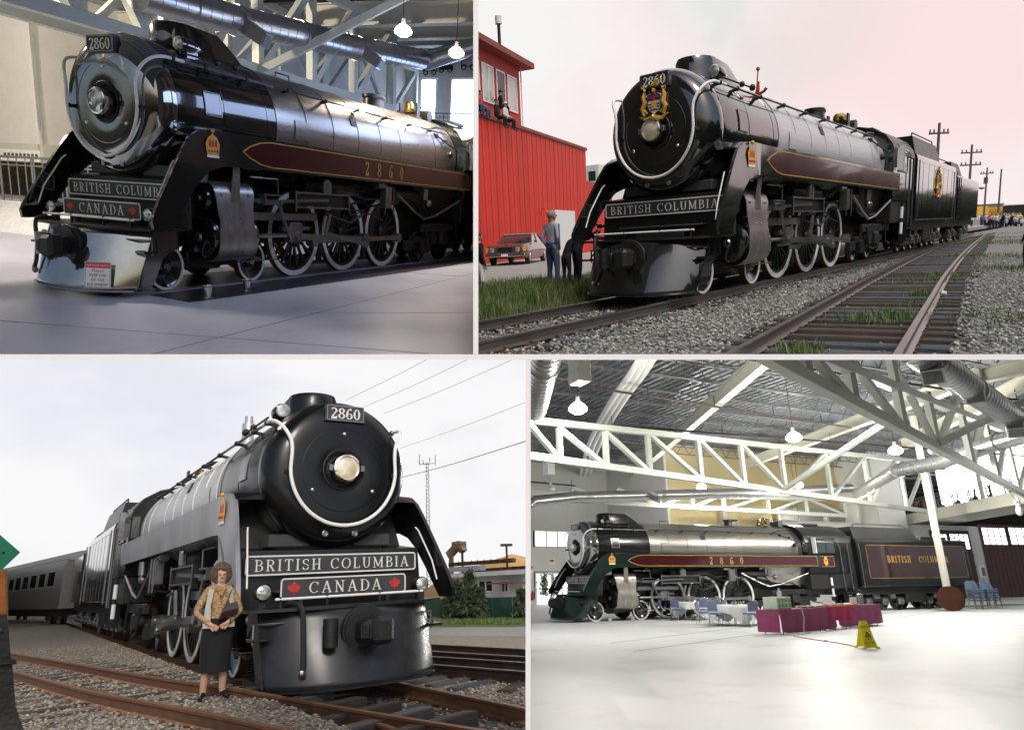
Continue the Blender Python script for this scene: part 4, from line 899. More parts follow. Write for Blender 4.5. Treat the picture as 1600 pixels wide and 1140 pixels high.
# --- hall steel
M_TRUSS = mat('pale green white steel paint', (.50, .535, .48), .5, 0, .06, 3)
M_DECK = mat('galvanised deck', (.20, .215, .24), .5, .25, .15, .8, rv=.1)
M_JOIST = mat('grey joist paint', (.16, .17, .18), .5, .2, .25, 6)
M_DUCT = mat('spiral duct steel', (.50, .51, .52), .30, .9, .05, .6, rv=.04)
M_PIPE = mat('dark sprinkler pipe', (.05, .035, .03), .5, .3, .4, 6)
M_WALLW = mat('white wall paint', (.70, .70, .66), .7, 0, .04, 2, bump=.03)
M_WALLY = mat('cream wall paint', (.62, .52, .28), .7, 0, .05, 2)
M_BEAM = mat('cream beam paint', (.58, .58, .50), .5, 0, .05, 3)
def emis(name, col, s):
    if name in MATS: return MATS[name]
    m = bpy.data.materials.new(name); MATS[name] = m; m.use_nodes = True; b = m.node_tree.nodes['Principled BSDF']
    b.inputs['Base Color'].default_value = (*[c * .5 for c in col], 1); b.inputs['Emission Color'].default_value = (*col, 1); b.inputs['Emission Strength'].default_value = s; b.inputs['Roughness'].default_value = .2
    return m
def truss(label, pts, tops, w=.22, group=None, diags='/', mt=None, top=True, vw=.2):
    """pts: bottom panel points, tops: height of the top chord over each; every member its own part"""
    mt = mt or M_TRUSS; o = Vector(pts[0]); t = thing('roof_truss', label, 'roof truss', tuple(o), 0, group)
    B = [Vector(p) - o for p in pts]; T = [b + Vector((0, 0, h)) for b, h in zip(B, tops)]
    part('bottom_chord', MB().bar(B[0], B[-1], w, w * 1.1, b=.01), mt, t)
    if top: part('top_chord', MB().bar(T[0], T[-1], w, w, b=.01), mt, t)
    for i, (b, q) in enumerate(zip(B, T)):
        if (q - b).length > .2: part('vertical', MB().bar(b, q, vw, vw * .96, up=(1, 0, 0)), mt, t)
    for i in range(len(B) - 1):
        d = diags[i % len(diags)]
        if d == '\\': part('diagonal', MB().bar(T[i], B[i + 1], vw * .92, vw * .88), mt, t)
        elif d == '/': part('diagonal', MB().bar(B[i], T[i + 1], vw * .92, vw * .88), mt, t)
    return t
def joist(p, q, depth=.55, n=None, group='steel joists under the roof deck', label='', mt=None, r=.02):
    p, q = Vector(p), Vector(q); L = (q - p).length; n = n or max(4, int(L / .9)); mt = mt or M_JOIST; o = p.copy()
    t = thing('roof_joist', label, 'roof joist', tuple(p), 0, group); q = q - p; p = Vector((0, 0, 0)); dz = Vector((0, 0, depth))
    part('top_chord', MB().bar(p + dz, q + dz, .09, .07), mt, t); part('bottom_chord', MB().bar(p, q, .08, .06), mt, t)
    wb = MB()
    for i in range(n):
        a = p.lerp(q, i / n); b = p.lerp(q, (i + .5) / n) + dz; c = p.lerp(q, (i + 1) / n)
        wb.bar(a, b, r * 1.6, r * 1.6).bar(b, c, r * 1.6, r * 1.6)
    stuff('web', wb, mt, t); return t
def deck_corr(x0, x1, y0, y1, z, pitch=.3, dep=.07, along='y', name='roof_deck', slope=0):
    mb = MB(); n = int(((x1 - x0) if along == 'y' else (y1 - y0)) / pitch); prof = []
    s = x0 if along == 'y' else y0
    for i in range(n):
        a = s + i * pitch; prof += [(a, 0), (a + pitch * .38, 0), (a + pitch * .5, dep), (a + pitch * .88, dep)]
    for (e, f), (g, h) in zip(prof, prof[1:]):
        if along == 'y': mb.quad((e, y0, z + f), (g, y0, z + h), (g, y1, z + h), (e, y1, z + f))
        else: mb.quad((x0, e, z + f), (x0, g, z + h), (x1, g, z + h), (x1, e, z + f))
    mb.bx(x0, x1, y0, y1, z + .2, z + .3)
    return struct(name, mb, M_DECK, sharp=.2)
def lamp(p, label, power, s=1.0, em=14, ztop=8.5, group='lit pendant lamps in the hall', lit=True, spot=True):
    t = thing('pendant_lamp', label, 'pendant lamp', tuple(p), 0, group)
    part('cord', MB().cyl((0, 0, .35 * s), (0, 0, max(.6, ztop - p[2])), .012, n=6), M_PIPE, t)
    part('fitting', MB().lathe([(.18 * s, .08 * s), (.4 * s, .07 * s), (.42 * s, 0)], ax='z', n=14), M_WHITE, t)
    part('shade', MB().lathe([(-.2 * s, 0), (-.2 * s, .16 * s), (-.1 * s, .31 * s), (0, .32 * s), (.1 * s, .25 * s), (.2 * s, .12 * s), (.22 * s, 0)], ax='z', n=24), emis('lamp globe', (1, .95, .84), em) if lit else M_WHITE, t)
    if power:
        L = bpy.data.lights.new('lamp_light', 'SPOT' if spot else 'POINT')
        if spot: L.spot_size = R(150); L.spot_blend = .7
        L.energy = power; L.color = (1, .85, .68) if 'close-up' in group else (1, .95, .87); L.shadow_soft_size = .35 * s
        l = bpy.data.objects.new('lamp_light', L); COL.objects.link(l); l.parent = t; l.location = (0, 0, -.35 * s - .4)
    return t
def duct(path, r, label, vents=(), group=None, step=.35):
    P = [Vector(p) for p in path]; o = P[0]; t = thing('spiral_duct', label, 'air duct', tuple(o), 0, group)
    Q = [p - o for p in P]; part('pipe', MB().tube(Q, r, 20), M_DUCT, t, sharp=1.0)
    rg = MB(); S_ = resample(Q, step)
    for a, b in zip(S_, S_[1:]):
        d = (b - a).normalized(); rg.cyl(a - d * .012, a + d * .012, r * 1.025, n=20)
    stuff('seams', rg, M_DUCT, t)
    for k in range(1, len(Q) - 1): part('collar', MB().cyl(Q[k] - (Q[k + 1] - Q[k - 1]).normalized() * .1, Q[k] + (Q[k + 1] - Q[k - 1]).normalized() * .1, r * 1.07, n=20), M_DUCT, t)
    for v in vents:
        a = Vector(v[0]) - o; d = Vector(v[1]).normalized()
        part('vent', MB().bar(a, a + d * r * 1.9, r * 1.25, r * 1.0), M_DUCT, t); part('vent_face', MB().bar(a + d * r * 1.9, a + d * r * 1.94, r * 1.05, r * .8), M_JOIST, t)
    return t
def railing(label, P, h, cat='railing', sp=.16, mt=None, r=.018, mids=1, post=1.6, group=None):
    mt = mt or M_JOIST; o = Vector(P[0]); t = thing('railing', label, cat, tuple(o), 0, group); Q = [Vector(p) - o for p in P]; up = Vector((0, 0, h))
    part('top_rail', MB().tube([q + up for q in Q], r * 1.5, 8), mt, t)
    part('bottom_rail', MB().tube([q + up * .1 for q in Q], r, 6), mt, t)
    if mids: part('middle_rail', MB().tube([q + up * .82 for q in Q], r, 6), mt, t)
    m = None
    for i, q in enumerate(resample(Q, sp)):
        if i > 280: break
        if m is None: m = MB().cyl((0, 0, 0), (0, 0, h), r * .7, n=6).mesh('baluster', mt)
        link('baluster', m, t, tuple(q))
    for q in resample(Q, post): part('post', MB().cyl(q, q + up, r * 1.4, n=8), mt, t)
    return t
def window(name, P00, ux, uy, w, h, nx, ny, parent, mg, mf, bar=.05, fr=.09, d=.05):
    """P00 lower corner, ux/uy unit vectors"""
    P00, ux, uy = Vector(P00), Vector(ux).normalized(), Vector(uy).normalized(); n = ux.cross(uy)
    f = MB(); B = lambda a, b, c, e: f.add([tuple(P00 + ux * x + uy * y + n * z) for z in (0, d) for x, y in ((a, c), (b, c), (b, e), (a, e))], [(0, 3, 2, 1), (4, 5, 6, 7), (0, 1, 5, 4), (1, 2, 6, 5), (2, 3, 7, 6), (3, 0, 4, 7)])
    B(-fr, 0, -fr, h + fr); B(w, w + fr, -fr, h + fr); B(0, w, -fr, 0); B(0, w, h, h + fr)
    for i in range(1, nx): B(w * i / nx - bar / 2, w * i / nx + bar / 2, 0, h)
    wn = part(name, f, mf, parent)
    for i in range(nx):
        for j in range(ny):
            x0, x1, y0, y1 = w * i / nx + (bar / 2 if i else 0), w * (i + 1) / nx - (bar / 2 if i < nx - 1 else 0), h * j / ny + .0, h * (j + 1) / ny
            g = MB(); c = [tuple(P00 + ux * x + uy * y + n * z) for z in (.008, .016) for x, y in ((x0, y0), (x1, y0), (x1, y1), (x0, y1))]
            g.add(c, [(0, 3, 2, 1), (4, 5, 6, 7), (0, 1, 5, 4), (1, 2, 6, 5), (2, 3, 7, 6), (3, 0, 4, 7)]); part('pane', g, mg, wn)
    for j in range(1, ny): part('glazing_bar', MB().bar(P00 + uy * (h * j / ny) + n * .03, P00 + ux * w + uy * (h * j / ny) + n * .03, bar, bar * .6, up=tuple(uy)), mf, wn)
    return wn
def sky_dome(name, S, az0, az1, e0, e1, rad, m):
    """part of a sphere round the set; azimuth from +x towards +y"""
    mb = MB(); N, K = 28, 14; c = S.C
    for j in range(K + 1):
        e = R(e0 + (e1 - e0) * j / K)
        for i in range(N + 1):
            a = R(az0 + (az1 - az0) * i / N); mb.v.append((c[0] + rad * math.cos(e) * math.cos(a), c[1] + rad * math.cos(e) * math.sin(a), rad * math.sin(e) - 6))
    for j in range(K):
        for i in range(N): q = j * (N + 1) + i; mb.f.append((q, q + 1, q + N + 2, q + N + 1))
    mb.m = [0] * len(mb.f)
    return struct(name, mb, m)
def sky_mat(name, c1, c2, s, scale, stretch=(1, 1, 2.5), lo=.35, hi=.65, puff=None):
    m = bpy.data.materials.new(name); m.use_nodes = True; t = m.node_tree; t.nodes.clear()
    o = t.nodes.new('ShaderNodeOutputMaterial'); e = t.nodes.new('ShaderNodeEmission'); tc = t.nodes.new('ShaderNodeTexCoord'); mp = t.nodes.new('ShaderNodeMapping'); n = t.nodes.new('ShaderNodeTexNoise')
    mp.inputs['Scale'].default_value = stretch; n.inputs['Scale'].default_value = scale; n.inputs['Detail'].default_value = 5; n.inputs['Roughness'].default_value = .5
    r = t.nodes.new('ShaderNodeMapRange'); r.inputs[1].default_value = lo; r.inputs[2].default_value = hi; r.interpolation_type = 'SMOOTHSTEP'
    mx = t.nodes.new('ShaderNodeMix'); mx.data_type = 'RGBA'; mx.inputs[6].default_value = (*c1, 1); mx.inputs[7].default_value = (*c2, 1)
    L = t.links.new; L(tc.outputs['Object'], mp.inputs[0]); L(mp.outputs[0], n.inputs[0]); L(n.outputs[0], r.inputs[0]); L(r.outputs[0], mx.inputs[0])
    out = mx.outputs[2]
    if puff:                                     # drifting engine smoke against the cloud
        vd = t.nodes.new('ShaderNodeVectorMath'); vd.operation = 'DISTANCE'; vd.inputs[1].default_value = puff[0]; L(tc.outputs['Object'], vd.inputs[0])
        n2 = t.nodes.new('ShaderNodeTexNoise'); n2.inputs['Scale'].default_value = .016; n2.inputs['Detail'].default_value = 5; L(tc.outputs['Object'], n2.inputs[0])
        q = t.nodes.new('ShaderNodeMapRange'); q.interpolation_type = 'SMOOTHSTEP'; q.inputs[1].default_value = puff[1]; q.inputs[2].default_value = 0; L(vd.outputs['Value'], q.inputs[0])
        q2 = t.nodes.new('ShaderNodeMapRange'); q2.inputs[1].default_value = .35; q2.inputs[2].default_value = .6; L(n2.outputs[0], q2.inputs[0])
        mm = t.nodes.new('ShaderNodeMath'); mm.operation = 'MULTIPLY'; L(q.outputs[0], mm.inputs[0]); L(q2.outputs[0], mm.inputs[1])
        m3 = t.nodes.new('ShaderNodeMix'); m3.data_type = 'RGBA'; m3.inputs[7].default_value = (*puff[2], 1); L(mm.outputs[0], m3.inputs[0]); L(out, m3.inputs[6]); out = m3.outputs[2]
    L(out, e.inputs[0]); e.inputs[1].default_value = s; L(e.outputs[0], o.inputs[0])
    return m
def up_z(S, p, py):
    """height at which the upright through p reaches the picture row py"""
    a = S.pix((p[0], p[1], 0)); lo, hi = -5.0, 60.0
    for _ in range(50):
        m = (lo + hi) / 2
        if S.pix((p[0], p[1], m))[1] > py: lo = m
        else: hi = m
    return (lo + hi) / 2

# ================================================================== SET 1 (upper left): the engine indoors, close up
use(S1)
M_FLOOR1 = mat('sealed concrete', (.42, .445, .55), .34, 0, .10, .5, rv=.12, streak=.7, bump=.02, bscale=30)
M_JOINT = mat('floor joint', (.20, .20, .22), .6)
M_STRIP = mat('steel floor plate', (.05, .05, .06), .4, .5, .3, 3)
L1 = locomotive('close-up black steam engine indoors with polished smokebox front, notice on its pilot', dict(canada=True, front=M_CHROME, pilot=M_CHROME, chromelamp=True, hosecyl=M_STEEL, lens=M_LENSC, side=-1, roofgloss=True))
struct('floor', MB().bx(-7, 34, -14, 40, -.3, 0), M_FLOOR1)
for (a, b) in (((-3.5, -4.6), (16, -2.75)), ((-2, -1.2), (-.3, -7)), ((8, -1.8), (10, -8)), ((1.2, -4.1), (4.6, -7.6))): struct('floor_joint', MB().bar((*a, .001), (*b, .001), .025, .004), M_JOINT)
struct('track_pit', MB().bx(.4, 34, -.69, .69, .002, .006), M_STRIP)
struct('floor_plate', MB().prism([(.95, -1.0), (.8, -2.0), (1.1, -2.05), (34, -1.75), (34, -1.0)], 'z', .0, .010), M_STRIP)
struct('floor_rail', MB().bx(.4, 34, -.79, -.70, .0, .014), M_STEEL); struct('floor_rail', MB().bx(.4, 34, .70, .79, .0, .014), M_STEEL)
for i, (px, py) in enumerate(((325, 466), (386, 455))):
    p = S1.z(px, py, .01); t = thing('floor_cup', ('small steel floor cup between the pilot wheels', 'small steel floor cup in front of the second pilot wheel')[i], 'floor cup', tuple(p), 0, 'steel cups on the floor plate')
    part('cup', MB().lathe([(0, .05), (.2, .075), (.22, .10), (.23, .10), (.225, .08), (.02, .04)], ax='z', n=18), M_CHROMEB, t)
    part('base', MB().cyl((0, 0, 0), (0, 0, .015), .09, n=16), M_STEEL, t)
# safety notice leaning on the pilot
M_SIGNP = mat('notice red band', (.75, .06, .12), .5); M_INK = mat('notice dark ink', (.03, .06, .05), .6)
def text_mesh(txt, size, m, ext=.001):
    cu = bpy.data.curves.new('t', 'FONT'); cu.body = txt; cu.size = size; cu.extrude = ext; cu.align_x = 'CENTER'; cu.align_y = 'CENTER'; cu.resolution_u = 3
    ob = bpy.data.objects.new('t', cu); COL.objects.link(ob); dg = bpy.context.evaluated_depsgraph_get(); me = bpy.data.meshes.new_from_object(ob.evaluated_get(dg)); bpy.data.objects.remove(ob); bpy.data.curves.remove(cu)
    me.materials.clear(); me.materials.append(m); return me
def put_text(txt, size, m, parent, M, ext=.001, name='lettering'):
    me = text_mesh(txt, size, m, ext); me.transform(M); return part(name, me, m, parent)
q0 = Vector((.27, -.70, .36)); nrm = Vector((-1, -.5, .22)).normalized(); ur = nrm.cross(Vector((0, 0, 1))).normalized() * -1; uu = nrm.cross(ur) * -1
if uu.z < 0: uu = -uu
ur = uu.cross(nrm)
sg_ = thing('safety_sign', 'white and red keep-off notice fixed to the polished pilot', 'sign', tuple(q0 + nrm * .08))
SP = lambda u, v, d: tuple(ur * u + uu * v + nrm * d)
part('board', plate2d(rrect(.40, .42, .01), SP, .008), M_WHITE, sg_)
part('red_band', plate2d([(-.185, .11), (.185, .11), (.185, .195), (-.185, .195)], lambda u, v, d: SP(u, v, d + .0085), .001), M_SIGNP, sg_)
part('edge_line', frame2d(.385, .405, .01, .006, lambda u, v, d: SP(u, v, d + .0085), .001), M_INK, sg_)
for sg in (-1, 1): part('prop', MB().bar(SP(sg * .12, 0, 0), SP(sg * .12, 0, -.2), .02, .02), M_UNDER, sg_)
def frame_mat(o, d): return Matrix(((ur.x, uu.x, nrm.x, o.x), (ur.y, uu.y, nrm.y, o.y), (ur.z, uu.z, nrm.z, o.z), (0, 0, 0, 1)))
for txt, sz, v, m, d in (('FOR YOUR SAFETY', .042, .15, M_WHITE, .0115), ('Please', .075, .065, M_SIGNP, .010), ('KEEP OFF', .062, -.01, M_INK, .010), ('OF THE', .062, -.085, M_INK, .010), ('EQUIPMENT', .058, -.16, M_INK, .010)):
    put_text(txt, sz, m, sg_, frame_mat(Vector(SP(0, v, d)), 0))
# walls
wl = struct('wall', MB().bx(9, 25.2, 7.5, 7.7, 0, 9.6), M_WALLW)
W_, Wt = M_WALLW, emis('daylit window', (.66, .76, 1.0), 6.5)
ew = struct('wall', MB().bx(25, 25.2, -14, 7.5, 0, 5.0).bx(25, 25.2, -14, 7.5, 7.95, 9.6).bx(25, 25.2, 6.62, 7.5, 5.0, 7.95).bx(25, 25.2, 4.95, 5.65, 5.0, 7.95), M_WALLW)
for (ya, yb, nx, ny) in ((6.55, 5.75, 1, 2), (4.85, -2.5, 4, 3)):
    window('window', (24.98, ya, 5.05), (0, -1, 0), (0, 0, 1), ya - yb, 2.8, nx, ny, ew, Wt, M_WHITE, .06, .07)
struct('balcony_floor', MB().bx(22.5, 25, -14, 7.4, 4.75, 4.95), M_BEAM)
railing('dark balcony railing below the bright upper windows', [(22.6, 7.3, 4.95), (22.6, -6, 4.95)], 1.0, sp=.2)
M_MURAL = mat('mural black paint', (.02, .02, .022), .6)
for i, (px, py, kind) in enumerate(((672, 108, 0), (697, 104, 1), (732, 100, 2))):
    p = S1.x(px, py, 24.95); P = lambda u, v, d, p=p: (p.x - .02 - d, p.y - u, p.z + v)
    t = thing('vehicle_mural', ('sketchy vintage lorry silhouette painted on wall over the narrow window', 'solid dark truck silhouette painted between the two windows', 'steam tractor silhouette painted over the wide window')[i], 'mural', (0, 0, 0), 0, 'vehicle silhouettes on the end wall')
    s = .55
    if kind == 1: part('outline', plate2d([(-.7 * s, -.3 * s), (-.7 * s, .1 * s), (-.4 * s, .15 * s), (-.2 * s, .5 * s), (.2 * s, .5 * s), (.3 * s, .15 * s), (.7 * s, .1 * s), (.75 * s, -.3 * s)], P, .01), M_MURAL, t)
    else:
        m_ = MB()
        for (a, b) in (((-.7, -.2), (.7, -.2)), ((-.7, -.2), (-.7, .3)), ((-.7, .3), (-.1, .35)), ((-.1, .35), (.1, .65)), ((.1, .65), (.5, .6)), ((.5, .6), (.7, .1)), ((.7, .1), (.7, -.2)), ((-.3, .33), (-.3, .7))): m_.bar(P(a[0] * s, a[1] * s, .005), P(b[0] * s, b[1] * s, .005), .02, .07, up=(1, 0, 0))
        part('outline', m_, M_MURAL, t)
    for u in (-.42, .42):
        part('wheel', MB().lathe([(0, .26 * s), (-.02, .26 * s), (-.02, .17 * s), (0, .17 * s)], (p.x - .03, p.y - u * s, p.z - .3 * s), 'x', 18), M_MURAL, t)
c0 = S1.z(68, 228, 3.0)
mz = struct('mezzanine_wall', MB().bx(c0.x, c0.x + 14, c0.y, c0.y + .2, 3.05, 9.6).bx(c0.x, c0.x + .2, c0.y, c0.y + 34, 3.05, 9.6), M_WALLW)
struct('mezzanine_beam', MB().bx(c0.x - .15, c0.x + 14, c0.y - .15, c0.y + .1, 2.35, 3.05).bx(c0.x - .15, c0.x + .1, c0.y, c0.y + 34, 2.35, 3.05), M_BEAM)
struct('mezzanine_floor', MB().bx(c0.x, c0.x + 14, c0.y, c0.y + 34, 2.8, 3.0), M_BEAM)
b = S1.x(32, 243, c0.x - .16); sg2 = thing('hall_sign', 'small white lettered board on the mezzanine beam', 'sign', (b.x, b.y, b.z))
part('board', MB().bx(-.03, -.005, -1.1, 1.1, -.22, .22), M_WHITE, sg2)
me_ = Matrix(((0, 0, -1, -.032), (-1, 0, 0, 0), (0, 1, 0, 0), (0, 0, 0, 1)))
put_text('Rail Heritage Hall'[:4] + ' Museum' if False else 'Museum Hall', .30, M_INK, sg2, me_) if False else None
ink = MB()
for i in range(9): ink.bx(-.034, -.031, -1.0 + i * .22, -.86 + i * .22, -.06, .08)
part('print', ink, M_INK, sg2)
struct('wall', MB().bx(c0.x + 6, c0.x + 6.2, c0.y - 6, c0.y + 40, 0, 3), M_WALLY)
# blue and yellow coach side, stair and railing below the mezzanine
M_VBLUE = mat('coach blue', (.03, .08, .24), .35, 0, .15, 4)
p = S1.z(60, 350, 0); cv = thing('parked_coach', 'blue coach with yellow waist stripe behind the left railing', 'coach', (p.x + 3, p.y + 2, 0))
part('body', MB().bx(0, 2.5, -.6, 1.0, .4, 3.0, .1), M_VBLUE, cv); part('stripe', MB().bx(-.01, 0, -.5, .9, 1.75, 1.9), M_YEL, cv); part('skirt', MB().bx(.1, 2.4, -.5, .9, .1, .4), M_UNDER, cv)
a = S1.x(0, 330, 9.5); 
pf = struct('platform', MB().bx(9.0, 14, 6.6, 30, .0, .95), mat('platform paint', (.62, .64, .66), .6)); 
struct('platform_step', MB().prism([(9.0, 0), (9.0, .9), (8.1, .55), (7.6, .0)], 'y', 9.5, 14), mat('platform paint', (.62, .64, .66), .6))
railing('dark grey railing along the raised platform left of the engine', [(9.1, 6.7, .95), (9.1, 24, .95)], 1.5, sp=.42, r=.03)
st = thing('stair', 'grey steel stair climbing behind the left railing', 'stair', (12, 12, .95))
part('stringer', MB().bar((0, -1.6, 0), (0, 2.2, 2.6), .06, .25).bar((1, -1.6, 0), (1, 2.2, 2.6), .06, .25), M_JOIST, st)
for i in range(9): part('tread', MB().bx(0, 1, -1.6 + i * .42, -1.3 + i * .42, .28 * i, .28 * i + .04), M_JOIST, st)
# roof
deck_corr(-10, 26, -18, 50, 9.6, .45, .09, 'x')
for i, x in enumerate((-.5, 1.5, 3.5, 5.5, 7.5, 9.5, 11.5, 13.5, 15.5, 17.5, 19.5, 21.5, 23.5)): joist((x, -14, 8.75), (x, 40, 8.75), .7, 44, 'steel joists over the close-up engine', 'dark open-web joist under the corrugated roof above the close-up engine', M_PIPE)
for px, py, lab in ((561, 59, 'cream roof girder passing above the lit hanging lamps'), (375, 30, 'cream roof girder over the middle of the boiler'), (60, 60, 'cream roof girder at the far left beside the white room')):
    p = S1.z(px, py, 8.3); g = thing('roof_girder', lab, 'girder', (p.x, -14, 8.3)); L_ = 54
    part('web', MB().bx(-.06, .06, 0, L_, -.35, .35), M_BEAM, g); part('flange', MB().bx(-.2, .2, 0, L_, .35, .40), M_BEAM, g); part('flange', MB().bx(-.2, .2, 0, L_, -.40, -.35), M_BEAM, g)
pts = [S1.y(px, py, 3.5) for px, py in ((-60, -14), (20, 6), (118, 31), (228, 62), (327, 92), (404, 114), (487, 136), (552, 153), (612, 170))]
for p in pts: p.z = 5.2 + (p.x - 2) * .006
truss('white steel truss along the hall behind the close-up engine', [tuple(p) for p in pts], [2.9] * 9, .26, diags='\\\\\\\\////', vw=.24)
truss('white steel truss along the back wall behind the other truss', [(-6.8 + i * 2.6, 6.6, 5.6) for i in range(13)], [2.6] * 13, .22, diags='\\/', vw=.2)
a, b = S1.y(405, 112, 3.4), S1.z(640, -8, 7.6); br = solo('roof_brace', MB().bar(a, b, .2, .2), M_TRUSS, 'long white diagonal brace rising from the truss to the right', 'brace')
ps = [S1.y(px, py, 2.4) for px, py in ((215, -12), (300, 12), (372, 33), (470, 54), (560, 76), (658, 93))]
duct([tuple(p) for p in ps], .36, 'ribbed silver duct sloping above the close-up boiler', [((ps[2].x, 2.2, ps[2].z - .1), (.2, -.8, -.5)), ((ps[4].x, 2.2, ps[4].z - .1), (.2, -.8, -.5))])
a, b = S1.x(664, 96, ps[-1].x + .6), S1.x(760, 66, ps[-1].x + .6); duct([tuple(a), tuple(b)], .34, 'plain silver duct turning towards the balcony windows')
for i, (x, lab) in enumerate(((5.0, 'dark sprinkler pipe nearest over the smokebox'), (9.0, 'dark sprinkler pipe over the silver boiler'), (13.0, 'dark sprinkler pipe over the cab'))):
    solo('sprinkler_pipe', MB().cyl((x, -10, 8.2), (x, 7, 8.2), .05, n=8), M_PIPE, lab, 'pipe', 'sprinkler pipes over the close-up engine')
lamp(tuple(S1.z(630, 48, 6.4)), 'lit globe lamp hanging nearest above the boiler', 5000, .75, 12, 8.6, 'lit lamps above the close-up engine')
lamp(tuple(S1.z(713, 82, 6.4)), 'lit globe lamp hanging beside the upper window', 5000, .75, 12, 8.6, 'lit lamps above the close-up engine')
for px in (615, 650): 
    p = S1.y(px, 175, 7.4); solo('wall_pipe', MB().cyl((p.x, 7.42, 4.2), (p.x, 7.42, 9), .03, n=6), M_JOIST, ('thin upright wall pipe left of the balcony' if px == 615 else 'thin upright wall pipe at the balcony corner'), 'pipe')

# added unseen side wall; its dark face and glowing blue panes shape the boiler's reflections
def edge_pt(t, z, px=740.0):
    lo, hi = -3000., 3000.
    for _ in range(60):
        m = (lo + hi) / 2
        if S1.t(px, m, t)[2] > z: lo = m
        else: hi = m
    return S1.t(px, lo, t)
nw_ = MB(); ts = (4.5, 36)
nw_.quad(*[tuple(edge_pt(t, z)) for t, z in ((4.5, 0), (36, 0), (36, 9.6), (4.5, 9.6))])
sw = struct('wall', nw_, mat('dark reflection wall paint', (.10, .07, .06), .8, 0, .2, 2))
M_BLUEGLOW = emis('blue glow pane', (.48, .62, 1.0), 4.4)
for i in range(6):
    a = 9 + i * 4.2; g = MB().quad(*[tuple(edge_pt(t, z, 739.2)) for t, z in ((a, 4.1), (a + 3.4, 4.1), (a + 3.4, 5.6), (a, 5.6))]); part('blue_glow_pane', g, M_BLUEGLOW, sw)
lamp((1, 9, 8.6), 'added unseen globe lamp high at the left, lighting the white room', 24000, .75, 12, 8.6, 'lit lamps above the close-up engine', True, False)  # added lamp out of view, put in to brighten the left walls

# ================================================================== SET 2 (upper right): the engine on the line beside a red building
use(S2)
M_GRAVEL = mat('grey ballast', (.12, .125, .11), .9, 0, .3, 9, col2=(.28, .28, .26), bump=.9, bscale=26)
M_STONE = island_mat('ballast stones', [(.12, .125, .115), (.32, .32, .30), (.22, .225, .21), (.46, .45, .42), (.17, .175, .16), (.62, .60, .57)])
M_SOIL = mat('grassy soil', (.05, .06, .025), .95, 0, .3, 3, col2=(.10, .10, .06), bump=.6)
M_GRASS = island_mat('grass blades', [(.05, .11, .018), (.10, .20, .035), (.30, .26, .12), (.07, .15, .03), (.04, .08, .02), (.15, .22, .07), (.09, .14, .04)], .7)
M_LOT = mat('dusty yard', (.32, .31, .29), .9, 0, .15, 1.2, bump=.15)
M_RAILH = mat('worn rail steel', (.17, .16, .15), .34, .8, .3, 2, col2=(.30, .28, .26), stretch=(1, 6, 6))
M_TIE = [mat('old tie timber %s' % n, c, .9, 0, .35, 3, bump=.7, stretch=(1, 8, 8), bscale=10) for n, c in (('brown', (.065, .055, .045)), ('grey', (.10, .10, .10)), ('blue grey', (.07, .08, .10)))]
L2 = locomotive('glossy black steam engine beside the red building, coat of arms on its smokebox', dict(side=-1, aux=True, tendercrest=True, belltilt=-1.35, num=False, silver=M_SILVW, pilot=M_BLACK))
arms(L2, lambda u, v, d: (1.205 - d, -u * 1.05, 3.69 + v * .98))
sem = part('red_flag_fitting', MB().tube([(4.1, -.75, 4.0), (4.1, -.78, 4.3), (4.1, -.8, 4.62)], .014, 6).ball((4.1, -.8, 4.64), .045, 8, 6).tube([(4.1, -.75, 4.05), (4.1, -.8, 4.2), (4.1, -.82, 4.38)], [.05, .05, .02], 6).tube([(4.1, -.78, 4.1), (4.1, -.95, 4.16), (4.1, -1.0, 4.22)], [.035, .03, .035], 6), M_RED, L2)
struct('ground', MB().bx(-14, 420, -60, 1.35, -.6, -.235).bx(3.8, 420, 1.35, 2.0, -.6, -.2), M_GRAVEL)
bank = MB(); nb = 60
xs = np.linspace(-14, 60, nb)
def bankz(x, y): return -.19 + .30 * min(1, max(0, (y - 1.45) / .9)) + .02 * math.sin(x * 1.7 + y * 2)
ys = [1.3, 1.5, 1.7, 1.9, 2.1, 2.4, 2.9, 3.6, 4.6, 6]
for x in xs:
    for y in ys: bank.v.append((x, y, bankz(x, y)))
for i in range(nb - 1):
    for j in range(len(ys) - 1): q = i * len(ys) + j; bank.f.append((q, q + len(ys), q + len(ys) + 1, q + 1))
bank.m = [0] * len(bank.f)
struct('grass_verge', bank, M_SOIL)
struct('yard', MB().bx(-14, 420, 6, 200, -.3, .10), M_LOT); struct('yard_edge', MB().bx(-14, 420, 4.4, 6.0, -.3, .105), M_LOT)
# own track and the second track swinging to the right
track('dark railway track carrying the engine past the red building', [(-9.0, .7525, 0), (0, .7525, 0), (60, .7525, 0)], [(-9.0, -.7525, 0), (0, -.7525, 0), (60, -.7525, 0)], M_RAILH, M_TIE, -.165, 0, 30, .58)
rl = [(1090, 580), (1135, 553), (1168, 535), (1300, 464), (1380, 422), (1453, 388), (1512, 364), (1560, 351.5), (1597, 346.5)]
rr_ = [(1380, 583), (1412, 556), (1440, 527), (1494, 472), (1520, 440), (1541, 407), (1555, 383), (1572, 363), (1594, 352)]
ZR = -.02
Lp = [S2.z(a, b, ZR) for a, b in rl]; Lc = curve(Lp[:-2], .6); Rc = []
for i, p in enumerate(Lc):
    d = (Lc[min(i + 1, len(Lc) - 1)] - Lc[max(0, i - 1)]).normalized(); Rc.append(p + Vector((d.y, -d.x, 0)) * 1.47)
track('empty railway track in the gravel, swinging right past the engine', [tuple(p) for p in Lc], [tuple(p) for p in Rc], M_RAILH, M_TIE, -.155, 0, 62, .58)
